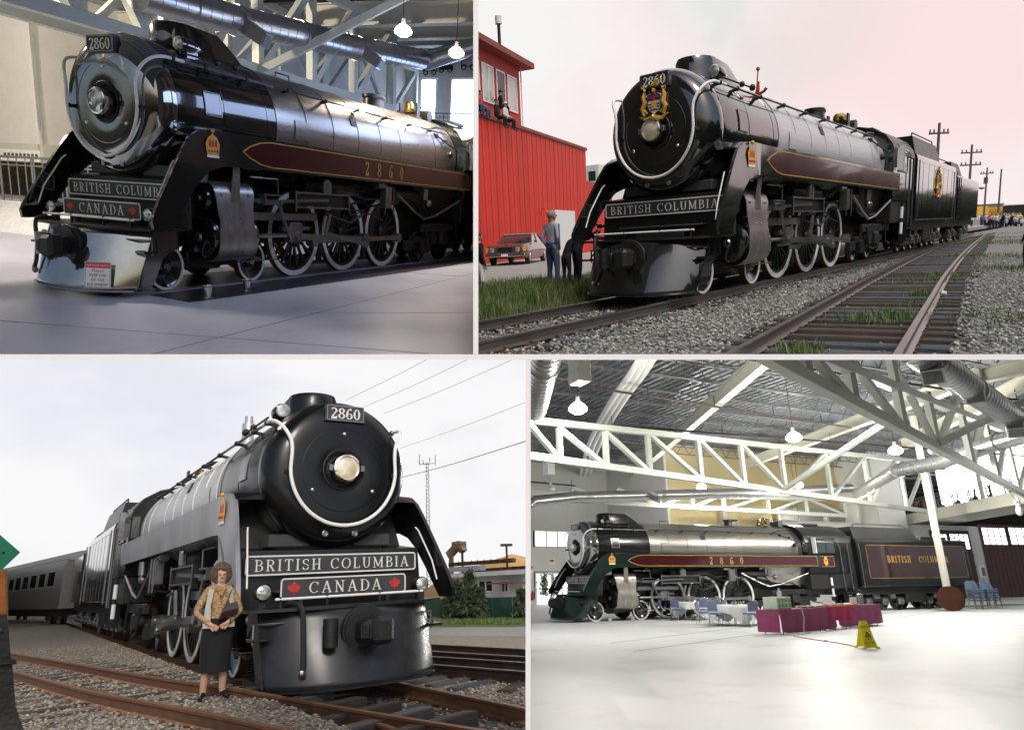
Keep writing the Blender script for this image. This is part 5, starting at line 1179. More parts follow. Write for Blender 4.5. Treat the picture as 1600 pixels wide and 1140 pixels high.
# stones: dense near, thinner away
def pts_px(S, n, poly_fn, z, tmax, tpow=1.0):
    out = []
    x0, x1, y0, y1 = poly_fn
    u = NP.uniform(0, 1, (n * 2, 2)); 
    X = x0 + u[:, 0] * (x1 - x0); Y = y0 + u[:, 1] * (y1 - y0)
    return np.stack([X, Y, np.full(len(X), z)], 1)
P = []
for (x0, x1, y0, y1, n) in ((-6, 2, -7.5, 1.35, 17000), (2, 8, -7.5, .3, 8000), (8, 20, -10, -1.0, 7000), (-2, 8, -11, -7.5, 4000), (-6, 4, .7, 1.5, 900)):
    u = NP.uniform(0, 1, (n, 2)); P.append(np.stack([x0 + u[:, 0] * (x1 - x0), y0 + u[:, 1] * (y1 - y0), np.full(n, -.19) + NP.uniform(-.02, .025, n)], 1))
P = np.concatenate(P); LC = np.array([tuple((a + b) / 2) for a, b in zip(Lc, Rc)])[:, :2]
dist = np.sqrt(((P[:, None, :2] - LC[None]) ** 2).sum(-1)).min(1); P[dist < 1.15, 2] -= .065
stones(P[(dist > 1.15) | (NP.uniform(0, 1, len(P)) < .6)], .030, M_STONE)
# grass on the bank, tufts between the rails
P = []
u = NP.uniform(0, 1, (26000, 2)); x = -7 + u[:, 0] * 18; y = 1.42 + u[:, 1] ** 1.2 * 3.0
z = np.array([bankz(a, b) for a, b in zip(x, y)]); P = np.stack([x, y, z], 1)
cl = np.sin(x * 2.3 + 1) * np.cos(y * 3.1) + NP.normal(0, .5, len(x)); P = P[cl > -.25]
blades(P, .12, M_GRASS, 'grass', .008)
u = NP.uniform(0, 1, (4200, 2)); hx = np.array([S2.z(q, r, .0) for q, r in ((765, 470), (795, 462), (825, 470), (842, 455), (905, 458), (890, 462), (775, 485))]); k = NP.integers(0, len(hx), 4200)
P = hx[k] + np.stack([NP.normal(0, .35, 4200), NP.normal(0, .28, 4200), np.zeros(4200)], 1); P[:, 2] = [bankz(a, b) - .02 for a, b in zip(P[:, 0], P[:, 1])]
blades(P, .30, M_GRASS, 'tall_grass', .008, .6)
P = []
for q, r, n, s in ((1248, 548, 260, .12), (1440, 462, 200, .12), (1395, 495, 200, .2), (1365, 500, 200, .25), (1480, 430, 160, .3), (1505, 400, 220, .5), (1530, 380, 260, .7), (1420, 478, 60, .25), (1440, 440, 180, .4), (1590, 420, 500, .6), (1596, 380, 500, 1.0), (1580, 500, 200, .5), (1575, 400, 500, .9), (1592, 376, 700, 1.4), (1560, 372, 500, 1.2), (1540, 366, 500, 1.6), (1500, 372, 400, 1.2), (1460, 385, 300, .8)):
    c = S2.z(q, r, -.18); P.append(np.array([c.x, c.y, -.18]) + np.stack([NP.normal(0, s, n), NP.normal(0, s, n), np.zeros(n)], 1))
blades(np.concatenate(P), .11, M_GRASS, 'weeds', .008, .7)
for q, r, s, lab in ((868, 466, .16, 'crumpled white litter on the grass verge below the standing man'), (891, 461, .1, 'small pale stone on the grass verge near the rail'), (1474, 461, .09, 'white paper scrap between the rails of the empty track')):
    c = S2.z(q, r, -.1); mb = MB().ball((0, 0, s * .4), (s, s * .7, s * .5), 9, 6); mb.v = [(a * rnd.uniform(.7, 1.2), b * rnd.uniform(.7, 1.2), c_ * rnd.uniform(.6, 1.2)) for a, b, c_ in mb.v]
    solo('litter', mb, M_WHITE, lab, 'litter', loc=tuple(c))
# --- the red building with its look-out storey
M_RB = mat('sunfast red boards', (.62, .025, .010), .6, 0, .1, 1.0, stretch=(1, 1, .2), orand=.12, streak=.8); M_RB2 = mat('faded red boards', (.48, .045, .035), .65, 0, .1, 1.5, stretch=(1, 1, .2))
M_ROOFR = mat('brown red eaves', (.26, .07, .055), .7, 0, .2, 3)
M_WINP = mat('pale curtained pane', (.48, .52, .48), .15, 0, .25, 2.2, stretch=(1, 1, .1), coat=.5); M_WIND = mat('open dark pane', (.03, .03, .03), .2)
A = S2.z(747, 413, .1); dv = (S2.z(1188, 364, .1) - A); dv.z = 0; dv.normalize(); nv = Vector((dv.y, -dv.x, 0))
if nv.dot(Vector((S2.C[0], S2.C[1], 0)) - A) < 0: nv = -nv
def along(px, off=0.0):      # distance along the wall base where a picture column meets it
    lo, hi = -30., 200.
    for _ in range(60):
        m = (lo + hi) / 2
        if S2.pix(A + dv * m - nv * off)[0] < px: lo = m
        else: hi = m
    return (lo + hi) / 2
sR = along(919); hA = up_z(S2, A, 156) - .1; sL = -6.0
bd = thing('red_building', 'bright red boarded building with a look-out storey along the yard', 'building', tuple(A), math.atan2(dv.y, dv.x))
LW = lambda s, o, z: (s, o * (1 if nv.dot(Vector((-dv.y, dv.x, 0))) > 0 else -1), z - .1)
fs = 1 if nv.dot(Vector((-dv.y, dv.x, 0))) > 0 else -1
hR = up_z(S2, A + dv * sR, 241) - .1; H = (hA + hR) / 2
wall = part('wall', MB().bx(sL, sR, -fs * 14, -fs * .05, 0, H), M_RB2, bd)
nbd = 64; bw = (sR - sL) / nbd; bme = [MB().bx(0, bw * .93, 0, .06 * fs, 0, H - .2, .012).mesh('board', M_RB), MB().bx(0, bw * .93, 0, .045 * fs, 0, H - .2, .012).mesh('board', M_RB)]
for i in range(nbd): link('board', bme[i % 2], bd, (sL + i * bw, 0, .02))
part('coping', MB().bx(sL, sR + .1, -fs * .3, fs * .15, H - .2, H), M_ROOFR, bd)
part('set_back_storey', MB().bx(sL, along(879), -fs * 14, -fs * 1.6, H, up_z(S2, A + dv * along(879) - nv * 1.6, 222) - .1), M_RB2, bd)
# look-out tower
s1 = along(824, 1.7); zb = H; zt = up_z(S2, A + dv * s1 - nv * 1.7, 106) - .1
tw = part('lookout_wall', MB().bx(sL, s1, -fs * 9, -fs * 1.7, H, zt), M_RB2, bd)
part('lookout_roof', MB().bx(sL, s1 + 1.0, -fs * 10, -fs * .95, zt, zt + .35), M_ROOFR, bd)
part('roof_slope', MB().loft([[(sL, -fs * .95, zt + .35), (s1 + 1.0, -fs * .95, zt + .35), (s1 + 1.0, -fs * 10, zt + .35), (sL, -fs * 10, zt + .35)], [(sL, -fs * 4, zt + 1.1), (s1 - 2, -fs * 4, zt + 1.1), (s1 - 2, -fs * 7, zt + 1.1), (sL, -fs * 7, zt + 1.1)]]), M_ROOFR, bd)
part('flue', MB().cyl((s1 - 4.5, -fs * 1.0, zt + .3), (s1 - 4.5, -fs * 1.0, zt + 1.5), .1, n=10), M_UNDER, bd); part('flue_cap', MB().cyl((s1 - 4.5, -fs * 1.0, zt + 1.5), (s1 - 4.5, -fs * 1.0, zt + 1.95), .2, n=12), M_WHITE, bd)
part('downpipe', MB().cyl((s1 + .05, -fs * 1.6, H), (s1 + .05, -fs * 1.6, zt), .05, n=8), M_WHITE, bd)
for px0, px1, dark in ((742, 763, 0), (769, 784, 0), (790, 801, 1), (806, 818, 0)):
    a0, a1 = along(px0, 1.7), along(px1, 1.7); zz = H + (zt - H) * .34; hh = (zt - H) * .46
    if fs > 0: window('window', (a1, -fs * 1.68, zz), (-1, 0, 0), (0, 0, 1), a1 - a0, hh, 2 if px0 < 785 else 1, 1, tw, M_WIND if dark else M_WINP, M_WHITE, .06, .09)
    else: window('window', (a0, -fs * 1.68, zz), (1, 0, 0), (0, 0, 1), a1 - a0, hh, 2 if px0 < 785 else 1, 1, tw, M_WIND if dark else M_WINP, M_WHITE, .06, .09)
part('low_wing', MB().bx(sR, sR + 9, -fs * 12, -fs * .4, 0, up_z(S2, A + dv * (sR + .5), 281) - .1), M_RB, bd)
part('wall_lamp', MB().tube([(along(846), 0, 2.6), (along(846), fs * .2, 3.2), (along(846), fs * .5, 3.15)], .035, 6).lathe([(2.95, .18), (3.1, .07), (3.2, .0)], (along(846), fs * .5, 0), 'z', 12), M_RB, bd)
part('whitewash_patch', MB().bx(along(868), along(899), fs * .061, fs * .066, .0, 3.2), M_TEE, bd)
p = S2.t(930, 300, 120); fb = thing('far_building', 'pale concrete block far behind the end of the red building', 'building', (p.x, p.y, 0))
zt_ = up_z(S2, p, 263); part('wall', MB().bx(-5, 8, -4, 6, 0, zt_), M_WALLW, fb)
for k in range(2):
    for i in range(4): part('window', MB().bx(-5.05, -5, -3.4 + i * 2.3, -2.0 + i * 2.3, zt_ - 2.6 - k * 4, zt_ - 1 - k * 4), M_PANE, fb)
# --- people
WM = lambda s, o, z: tuple(Vector((A.x, A.y, 0)) + dv * s + nv * o + Vector((0, 0, z)))
rzb = math.atan2(nv.y, nv.x) + pi / 2
SIT = dict(lkn=(.12, -.42, .86), lan=(.12, -.42, .42), lto=(.13, -.56, .37), rkn=(-.12, -.42, .86), ran=(-.12, -.42, .42), rto=(-.13, -.56, .37), lel=(.24, -.02, 1.13), lwr=(.16, -.25, 1.0), lha=(.12, -.33, .98), rel=(-.24, -.02, 1.13), rwr=(-.16, -.25, 1.0), rha=(-.12, -.33, .98))
mk = lambda s, p, k=M_SKIN2, a=None, f=M_SHOE: dict(s=s, a=a or s, p=p, l=p, f=f, k=k)
for px, s, pm, lab, hat, z0 in ((762, M_NAVY, M_JEAN, 'person in dark blue jacket and cap sitting leftmost on the red parapet', M_BLK, -.55), (771, M_RB2, M_JEAN, 'person half hidden in red top on the red parapet, second from left', None, -.65), (787, M_BLK, M_BLK, 'person in dark uniform sitting on the red parapet with legs hanging', None, -.86), (800, M_TEE, M_BLK, 'person in white shirt and white cap sitting on the red parapet', M_TEE, -.86)):
    q = WM(along(px), .05 if z0 < -.7 else -.3, H + .1 + z0 * 1.2); person(lab, q, rzb, mk(s, pm), SIT, 2.1, M_HAIRB, hat, 'onlookers sitting on the parapet')
q = WM(along(823), -1.3, H + .4); person('person in dark clothes sitting at the corner of the look-out storey', q, rzb + .8, mk(M_BLK, M_BLK), SIT, 2.0, M_HAIRB, M_BLK)
q = WM(along(799), -1.9, H + .35); person('person in dark jacket behind the open look-out window', q, rzb, mk(M_BLK, M_BLK), {}, 1.9, M_HAIRB)
f = S2.z(866, 453, .1); face = math.atan2(-1.0, 4.0)
POCK = dict(lel=(.27, .07, 1.14), lwr=(.2, -.02, .95), lha=(.17, -.05, .88), rel=(-.27, .07, 1.14), rwr=(-.2, -.02, .95), rha=(-.17, -.05, .88), lan=(.14, .02, .09), lto=(.18, -.12, .04), ran=(-.14, .02, .09), rto=(-.18, -.12, .04), lkn=(.12, -.01, .5), rkn=(-.12, -.01, .5))
hm = (S2.pix(f)[2]) * (453 - 331) / FPX
mn = person('grey-haired man in pale track jacket with blue stripes, hands in jeans pockets', tuple(f), R(78), dict(s=M_JACK, a=M_JACK, p=M_JEAN, l=M_JEAN, f=M_SHOE, k=M_SKIN2), POCK, hm, M_HAIRG)
part('sleeve_stripe', MB().tube([(-.235, .0, 1.44), (-.30, .07, 1.14), (-.235, .0, .98)], .016, 6), M_STRIPE, mn); part('sleeve_stripe', MB().tube([(.235, .0, 1.44), (.30, .07, 1.14), (.235, .0, .98)], .016, 6), M_STRIPE, mn)
part('jacket_hem', MB().lathe([(.98, .155), (1.0, .165), (1.04, .165), (1.06, .155)], ax='z', n=20).map(lambda p: Vector((p.x, p.y * .75, p.z))), M_STRIPE, mn)
part('shirt_collar', MB().tube([(-.07, -.03, 1.5), (-.03, -.1, 1.42), (.03, -.1, 1.42), (.07, -.03, 1.5)], .02, 6), M_TEE, mn); part('spectacles', MB().bx(-.07, .07, -.108, -.102, 1.61, 1.64), M_UNDER, mn)
BEND = dict(ch=(0, -.22, 1.28), nk=(0, -.36, 1.40), hd=(0, -.46, 1.47), tp=(0, -.46, 1.57), sp=(0, -.08, 1.12), lsh=(.17, -.24, 1.34), rsh=(-.17, -.24, 1.34), lel=(.24, -.4, 1.12), rel=(-.24, -.4, 1.12), lwr=(.1, -.58, 1.3), lha=(.06, -.62, 1.36), rwr=(-.1, -.58, 1.3), rha=(-.06, -.62, 1.36))
for px, py, top, lab, rz in ((903, 448, 342, 'person in black bending with a camera beside the pilot', 60), (886, 448, 362, 'person in dark jacket crouching behind the bending photographer', 80)):
    f = S2.z(px, py, .1); hm2 = S2.pix(f)[2] * (py - top) / FPX * 1.05; ph = person(lab, tuple(f), R(rz), mk(M_BLK, M_NAVY), BEND, hm2, M_HAIRB, M_BLK)
    part('camera', MB().bx(-.07, .07, -.68, -.6, 1.38, 1.48, .01).cyl((0, -.68, 1.43), (0, -.78, 1.43), .035, n=10), M_UNDER, ph)
f = S2.z(752, 470, -.05); hm3 = S2.pix(f)[2] * (470 - 364) / FPX
person('dark-haired man in black jacket over white shirt at the left edge of the yard', tuple(f), R(70), dict(s=M_BLK, a=M_BLK, p=M_TEE, l=M_JEAN, f=M_SHOE, k=M_SKIN2), {}, hm3, M_HAIRB)
f = S2.z(1604, 420, -.2); person('person in dark clothing at the right edge beside the curved track', tuple(f), R(150), mk(M_NAVY, M_BLK), {}, S2.pix(f)[2] * (420 - 335) / FPX, M_HAIRB)
# --- the parked car
def car(loc, rz, k):
    M_CAR = mat('burnt orange car paint', (.16, .055, .03), .25, .2, .1, 3, coat=.7); M_VIN = mat('dark vinyl roof', (.35, .33, .30), .5)
    t = thing('parked_car', 'burnt orange saloon car with chrome grille and quad headlamps in the yard', 'car', loc, rz); t.scale = (k, k, k)
    # faces -x
    secs = []
    for x, zl, zh, w in ((-2.7, .42, .86, .86), (-2.6, .36, .93, .93), (-2.0, .3, .98, .98), (-.9, .28, 1.0, .99), (.6, .28, 1.0, .99), (1.9, .3, .98, .98), (2.6, .38, .92, .92), (2.75, .44, .86, .86)):
        secs.append([(x, -w * .96, zl), (x, -w, zl + .18), (x, -w, zh - .16), (x, -w * .9, zh), (x, w * .9, zh), (x, w, zh - .16), (x, w, zl + .18), (x, w * .96, zl)])
    b = part('body', MB().loft(secs), M_CAR, t)
    cab = [[(x, -w, .98), (x2, -w * .82, z), (x2, w * .82, z), (x, w, .98)] for x, x2, z, w in ((-.95, -.2, 1.42, .86), (1.7, 1.15, 1.42, .86))]
    part('glasshouse', MB().loft(cab), M_PANE, t); part('roof', MB().bx(-.22, 1.18, -.72, .72, 1.40, 1.46, .02), M_VIN, t)
    for x, x2 in ((-.95, -.2), (1.7, 1.15), (.45, .45)):
        for s in (-1, 1): part('pillar', MB().bar((x, s * .865, .98), (x2, s * .715, 1.42), .06, .05), M_CAR, t)
    part('bumper', MB().bx(-2.86, -2.68, -.95, .95, .40, .56, .03), M_CHROMEB, t); part('bumper', MB().bx(2.7, 2.88, -.95, .95, .42, .58, .03), M_CHROMEB, t)
    g = part('grille', MB().bx(-2.74, -2.68, -.38, .38, .58, .84, .005), M_UNDER, t); part('grille_rim', frame2d(.8, .3, .03, .035, lambda u, v, d: (-2.74 - d, -u, .71 + v), .03), M_CHROMEB, g)
    for y in (-.62, .62):
        h = part('headlight', MB().bx(-2.76, -2.66, y - .17, y + .17, .60, .86, .02), M_CHROMEB, t); part('lens', MB().lathe([(-2.775, .12), (-2.79, .08), (-2.795, 0)], (0, y, .73), 'x', 14), M_LENSC, h)
        part('turn_lamp', MB().bx(-2.70, -2.6, y + (.2 if y > 0 else -.34), y + (.34 if y > 0 else -.2), .62, .82, .01), M_YEL, t)
    part('bonnet_crease', MB().bx(-2.6, -1.0, -.03, .03, .97, 1.0, .01), M_CAR, t); part('number_plate', MB().bx(-2.88, -2.86, -.16, .16, .43, .53), M_WHITE, t)
    for x in (-1.75, 1.65):
        for s in (-1, 1):
            w = part('wheel', MB().lathe([(s * -.1, .2), (s * -.1, .34), (s * .08, .34), (s * .1, .3), (s * .1, .2)], (x, s * .88, .34), 'y', 20), M_RUBBER, t); part('hubcap', MB().lathe([(s * .1, .2), (s * .12, .1), (s * .12, 0)], (x, s * .88, .34), 'y', 16), M_CHROMEB, w)
    part('mirror', MB().bx(-.85, -.75, -1.12, -.98, 1.0, 1.12, .02), M_CHROMEB, t)
    return t
f = S2.z(812, 411, .1); dd = S2.pix(f)[2]; dcam = Vector((S2.C[0] - f.x, S2.C[1] - f.y, 0)); az = math.atan2(dcam.y, dcam.x)
car((f.x, f.y, .1), az - pi - R(14), dd * 66 / FPX / 2.15)
# --- distance: poles, crowd, hills, sky
M_POLE = mat('weathered pole timber', (.12, .10, .09), .9, 0, .3, 6)
for px, pb, ptop, lab, arms_n, w in ((1459, 352, 192, 'utility pole with one wide crossarm above the tender', 1, 15), (1511, 350, 226, 'utility pole with two crossarms and a small street lamp', 2, 16), (1537, 349, 262, 'shorter utility pole with transformer cans', 1, 10), (1559, 349, 264, 'bare utility pole at the far right of the sky', 0, 0)):
    hz = S2.pix(S2.t(px, 345, 60))[1]; tdist = {1459: 62, 1511: 80, 1537: 110, 1559: 112}[px]; p = S2.t(px, 340, tdist); zt_ = up_z(S2, p, ptop); t = thing('utility_pole', lab, 'utility pole', (p.x, p.y, -.3), 0)
    part('pole', MB().cyl((0, 0, 0), (0, 0, zt_ + .3), .16, .11, 10), M_POLE, t); a = math.atan2(S2.M[0][1], S2.M[0][0]); k = tdist / FPX
    for i in range(arms_n):
        z = zt_ - .6 - i * 1.4; L_ = w * k; part('crossarm', MB().bar((-L_ * math.cos(a), -L_ * math.sin(a), z), (L_ * math.cos(a), L_ * math.sin(a), z), .14, .16), M_POLE, t)
        for e in (-.9, -.5, .5, .9): part('insulator', MB().cyl((e * L_ * math.cos(a), e * L_ * math.sin(a), z), (e * L_ * math.cos(a), e * L_ * math.sin(a), z + .35), .07, n=8), M_JOIST, t)
    if px == 1537: part('transformer', MB().cyl((.25, .1, zt_ - 2.2), (.25, .1, zt_ - 1.2), .3, n=12), M_JOIST, t)
    if px == 1511: part('street_lamp', MB().tube([(0, 0, zt_ - 5), (1.2, -1.0, zt_ - 4.6)], .06, 6).ball((1.4, -1.1, zt_ - 4.7), (.4, .3, .15), 10, 6), M_JOIST, t)
CROWDM = [M_TEE, M_NAVY, M_RB2, M_JACK, M_YEL, M_BLK, M_STRIPE, M_WALLW]
cr = MB(); rc = random.Random(4)
for i in range(230):
    px = rc.uniform(1338, 1598); td = rc.uniform(95, 135); p = S2.t(px, 340, td); s = rc.uniform(.85, 1.1); m = rc.randrange(8); m2 = rc.choice((1, 5, 1))
    hh = up_z(S2, p, 335 - (px - 1338) * .012) + .0; s = 1.75 * s; zb = hh - 1.75 - rc.uniform(.0, .7)
    q = (p.x, p.y, zb)
    cr.loft([[(q[0] + r_ * math.cos(a), q[1] + r_ * math.sin(a), q[2] + h_ * s) for a in np.linspace(0, 2 * pi, 7)[:-1]] for h_, r_ in ((0, .12), (.3, .16), (.5, .19))], m=m2)
    cr.loft([[(q[0] + r_ * math.cos(a), q[1] + r_ * math.sin(a), q[2] + h_ * s) for a in np.linspace(0, 2 * pi, 7)[:-1]] for h_, r_ in ((.5, .2), (.75, .25), (.84, .1))], m=m)
    cr.ball((q[0], q[1], q[2] + .93 * s), .13, 7, 5, 8)
stuff('crowd', cr.mesh('crowd', CROWDM + [M_SKIN]), None)
p0, p1 = S2.t(1310, 346, 92), S2.t(1640, 332, 130); zf = lambda p, py: up_z(S2, p, py)
bk = MB(); bk.add([(p0.x, p0.y, -2), (p1.x, p1.y, -2), (p1.x, p1.y, zf(p1, 338)), (p0.x, p0.y, zf(p0, 352)), (p0.x + 40, p0.y + 10, zf(p0, 352)), (p1.x + 40, p1.y + 10, zf(p1, 338))], [(0, 1, 2, 3), (3, 2, 5, 4)])
struct('embankment', bk, M_LOT)
for px, lab, m in ((1400, 'orange goods van row behind the crowd', M_YEL), (1520, 'long yellow railcar behind the crowd', M_YEL), (1580, 'dark bridge deck behind the crowd', M_UNDER)):
    p = S2.t(px, 330, 150); z = up_z(S2, p, 325); t = thing('far_railcar', lab, 'railcar', (p.x, p.y, 0), math.atan2(S2.M[0][1], S2.M[0][0]))
    part('body', MB().bx(-6, 6, -1.2, 1.2, z - 2.2, z + .4, .2), m, t); part('roof', MB().bx(-6.1, 6.1, -1.3, 1.3, z + .4, z + .7, .1), M_JOIST, t)
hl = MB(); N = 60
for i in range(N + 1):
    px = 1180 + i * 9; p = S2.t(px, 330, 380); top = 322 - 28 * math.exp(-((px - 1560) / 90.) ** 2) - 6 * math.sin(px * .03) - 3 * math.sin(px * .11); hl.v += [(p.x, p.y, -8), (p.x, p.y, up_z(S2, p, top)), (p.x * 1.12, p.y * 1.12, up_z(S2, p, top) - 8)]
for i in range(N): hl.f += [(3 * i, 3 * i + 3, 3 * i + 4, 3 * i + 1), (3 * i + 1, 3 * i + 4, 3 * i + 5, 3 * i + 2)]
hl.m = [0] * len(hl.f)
struct('hills', hl, mat('hazed far hillside', (.50, .42, .43), .95, 0, .1, .02))  # distance haze put into the hillside's pale colour
M_LEAFD = island_mat('dark tree leaves', [(.02, .035, .012), (.04, .06, .02), (.03, .05, .02)], .9)
def unseen_treeline(name, x0, x1, y0, y1, h, n):
    u = NP.uniform(0, 1, (n, 3)); x = x0 + u[:, 0] * (x1 - x0); top = h * (.75 + .25 * np.sin(x * .35) * np.cos(x * .13 + 1)); C0 = np.stack([x, y0 + (y1 - y0) * u[:, 1], u[:, 2] ** .8 * top], 1)
    d1 = NP.normal(0, .75, (n, 3)); d2 = NP.normal(0, .75, (n, 3)); return stuff(name, np_mesh(name, np.stack([C0, C0 + d1, C0 + d2], 1).reshape(-1, 3), np.arange(3 * n).reshape(-1, 3), M_LEAFD), M_LEAFD)
unseen_treeline('unseen_treeline', -4, 260, -15, -11.5, 6.0, 60000)
sky_dome('sky', S2, -32, 100, -3, 62, 460, sky_mat('overcast pink sky', (.97, .94, .94), (1.0, .79, .79), .97, .0045, (1, 1, 1.6), puff=(tuple(S2.t(1150, 15, 440)), 140, (.72, .80, .76))))

# ================================================================== SET 3 (lower left): the engine at the yard throat, woman beside it
use(S3)
M_BALB = mat('brown grey ballast', (.18, .16, .13), .95, 0, .3, 9, col2=(.35, .32, .26), bump=.9, bscale=24)
M_STONEB = island_mat('brown ballast stones', [(.14, .13, .11), (.36, .33, .27), (.24, .215, .18), (.48, .45, .38), (.17, .145, .12), (.29, .22, .15)])
M_RUST = mat('rusty rail steel', (.15, .065, .03), .6, .35, .3, 4, col2=(.24, .12, .065), stretch=(1, 4, 4))
M_RAILD = mat('dark rail steel', (.07, .05, .045), .4, .6, .3, 3)
M_BLK3 = mat('dull black paint', (.007, .0075, .008), .24, 0, .3, 2.5, coat=.1, rv=.1, spec=.35)
M_TANKW = mat('wet black tank side', (.02, .021, .022), .16, 0, .3, 2.5, coat=.8, rv=.05)
M_PIL3 = mat('scuffed slate black pilot', (.022, .024, .027), .26, 0, .35, 1.6, bump=.02, rv=.14, spec=.45)
L3 = locomotive('black steam engine with glare-grey skirts above the standing woman, CANADA leaves on its front', dict(canada=True, side=1, both=True, black=M_BLK3, skirt=M_GLARESK, panel=None, silver=M_SILVW, casing=M_SILVW, whistle=True, tank=M_TANKW, aux=True, pilot=M_PIL3, brightplate=True))
struct('ground', MB().bx(-9, 180, -80, 1.3, -.6, -.2).bx(-9, 180, 1.3, 60, -.6, .09), M_BALB)
track('rusty railway track under the engine with CANADA sign', [(-9, .7525, 0), (0, .7525, 0), (70, .7525, 0)], [(-9, -.7525, 0), (0, -.7525, 0), (70, -.7525, 0)], M_RUST, M_TIE, -.165, 0, 28, .58)
Z2 = .25
lo = curve([S3.z(a, b, Z2) for a, b in ((-25, 1034), (17, 1046), (136, 1077), (290, 1106), (451, 1139), (560, 1162))], .6)
up = curve([S3.z(a, b, z_) for (a, b), z_ in zip(((-20, 1013), (10, 1018), (120, 1036), (231, 1055), (317, 1067), (371, 1075), (505, 1099), (720, 1134), (860, 1156)), (Z2, Z2, Z2, Z2, .24, .2, .1, .04, .03))], .6)
track('rust brown siding rails crossing in front of the woman', [tuple(p) for p in lo], [tuple(p) for p in up], M_RUST, M_TIE, -.14, 0, 40, .6, 3.0)
for (a, b, c_, d) in ((136, 1077, 180, 1088), (300, 1110, 345, 1121), (231, 1055, 258, 1059)):
    p, q = S3.z(a, b, Z2 - .09), S3.z(c_, d, Z2 - .09); n = (q - p).normalized(); n = Vector((-n.y, n.x, 0)) * .04
    if n.y < 0: n = -n
    solo('joint_bar', MB().bar(p + n, q + n, .03, .09).ball(p.lerp(q, .3) + n * 1.4, .025, 6, 5).ball(p.lerp(q, .7) + n * 1.4, .025, 6, 5), M_RUST, {136: 'bolted rusty joint bar on the lowest rail at left', 300: 'bolted rusty joint bar on the lowest rail below the woman', 231: 'bolted joint bar on the second rail left of the woman'}[a], 'joint bar')
for k, (ya, yb, lab) in enumerate((((664, 1003), (821, 1011), 'dark far railway track at right of the pilot'), ((664, 1022), (821, 1030), 'dark middle railway track at right of the pilot'))):
    pass
rts = [[S3.z(a, b, 0) for a, b in q] for q in (((600, 1000), (664, 1005), (821, 1013), (870, 1016)), ((600, 1012), (664, 1016), (821, 1025), (870, 1028)), ((600, 1020), (664, 1024), (821, 1034), (870, 1037)), ((600, 1031), (664, 1036), (821, 1048), (870, 1052)))]
track('dark yard track farthest behind the pilot step', [tuple(p) for p in resample(rts[1], .4)], [tuple(p) for p in resample(rts[0], .4)], M_RAILD, M_TIE, -.15, 0, 20, .6)
track('dark yard track nearer behind the pilot step', [tuple(p) for p in resample(rts[3], .4)], [tuple(p) for p in resample(rts[2], .4)], M_RAILD, M_TIE, -.15, 0, 20, .6)
P = []
for (x0, x1, y0, y1, n, z) in ((-5.5, 1, 1.3, 4.2, 13000, .09), (1, 8, 1.3, 4.0, 6000, .09), (-5, 4, .8, 1.3, 2500, -.12), (-4.5, 1, -3, .8, 6000, -.19), (8, 16, 1.3, 4.2, 2500, .09)):
    u = NP.uniform(0, 1, (n, 2)); P.append(np.stack([x0 + u[:, 0] * (x1 - x0), y0 + u[:, 1] * (y1 - y0), np.full(n, z) + NP.uniform(-.02, .02, n)], 1))
stones(np.concatenate(P), .028, M_STONEB)
for a, b, c_, d, lab in ((110, 1043, 175, 1040, 'loose rusty rod lying on the ballast at left'), (185, 1053, 225, 1058, 'short rusty iron strap beside the siding'), (140, 1108, 225, 1128, 'splintered brown timber by the lowest rail')):
    p, q = S3.z(a, b, .03), S3.z(c_, d, .03); solo('scrap', MB().bar(p, q, .05, .04), M_RUST, lab, 'scrap')
# the woman
wp = S3.z(331, 1094, .115); M_BLOUSE = mat('floral blouse', (.13, .05, .015), .75, 0, .3, 34, col2=(.66, .45, .22), bump=.2); M_VEST = mat('pale vest', (.50, .46, .40), .8, 0, .1, 14); M_HOSE = mat('stockinged skin', (.50, .30, .20), .45)
M_CURL = mat('curly brown hair', (.10, .055, .03), .75, 0, .5, 30, col2=(.20, .13, .085), bump=.8, bscale=60); M_BAG = mat('brown leather bag', (.035, .02, .02), .35, 0, .2, 10)
cz = math.atan2(S3.C[1] - wp.y, S3.C[0] - wp.x); hw = S3.pix(wp)[2] * (1094 - 890) / FPX
WP = dict(lel=(.29, .02, 1.12), lwr=(.13, -.19, 1.0), lha=(.05, -.22, .95), rel=(-.29, .02, 1.12), rwr=(-.13, -.19, .98), rha=(-.06, -.23, .93), lan=(.12, .02, .09), lto=(.19, -.11, .035), ran=(-.12, .02, .09), rto=(-.17, -.12, .035), ch=(0, 0, 1.30, .155, .125), pel=(0, 0, .95, .165, .13), lsh=(.155, 0, 1.40, .066, .07), rsh=(-.155, 0, 1.40, .066, .07), nk=(0, 0, 1.465, .048, .05), hd=(0, -.02, 1.59, .083, .098))
wm = person('smiling woman with curly hair, floral blouse and black skirt standing by the rails', tuple(wp), cz + pi / 2 + .12, dict(s=M_BLOUSE, a=M_BLOUSE, p=M_BLK, l=M_HOSE, f=mat('black court shoe', (.01, .01, .01), .25), k=mat('warm skin', (.62, .36, .25), .5, 0, .08, 30)), WP, hw, None, None, None, True)
sk = []
for z, rx, ry in ((1.04, .155, .125), (.95, .185, .15), (.8, .20, .16), (.6, .195, .155), (.45, .195, .155), (.36, .20, .16), (.355, .18, .14)):
    sk.append([(rx * (1 + .05 * math.cos(9 * a) * (1.04 - z)) * math.cos(a), ry * (1 + .05 * math.cos(9 * a) * (1.04 - z)) * math.sin(a), z) for a in np.linspace(0, 2 * pi, 37)[:-1]])
part('skirt', MB().loft(sk), M_BLK, wm, sharp=1.2)
hb = MB(); rh = random.Random(2)
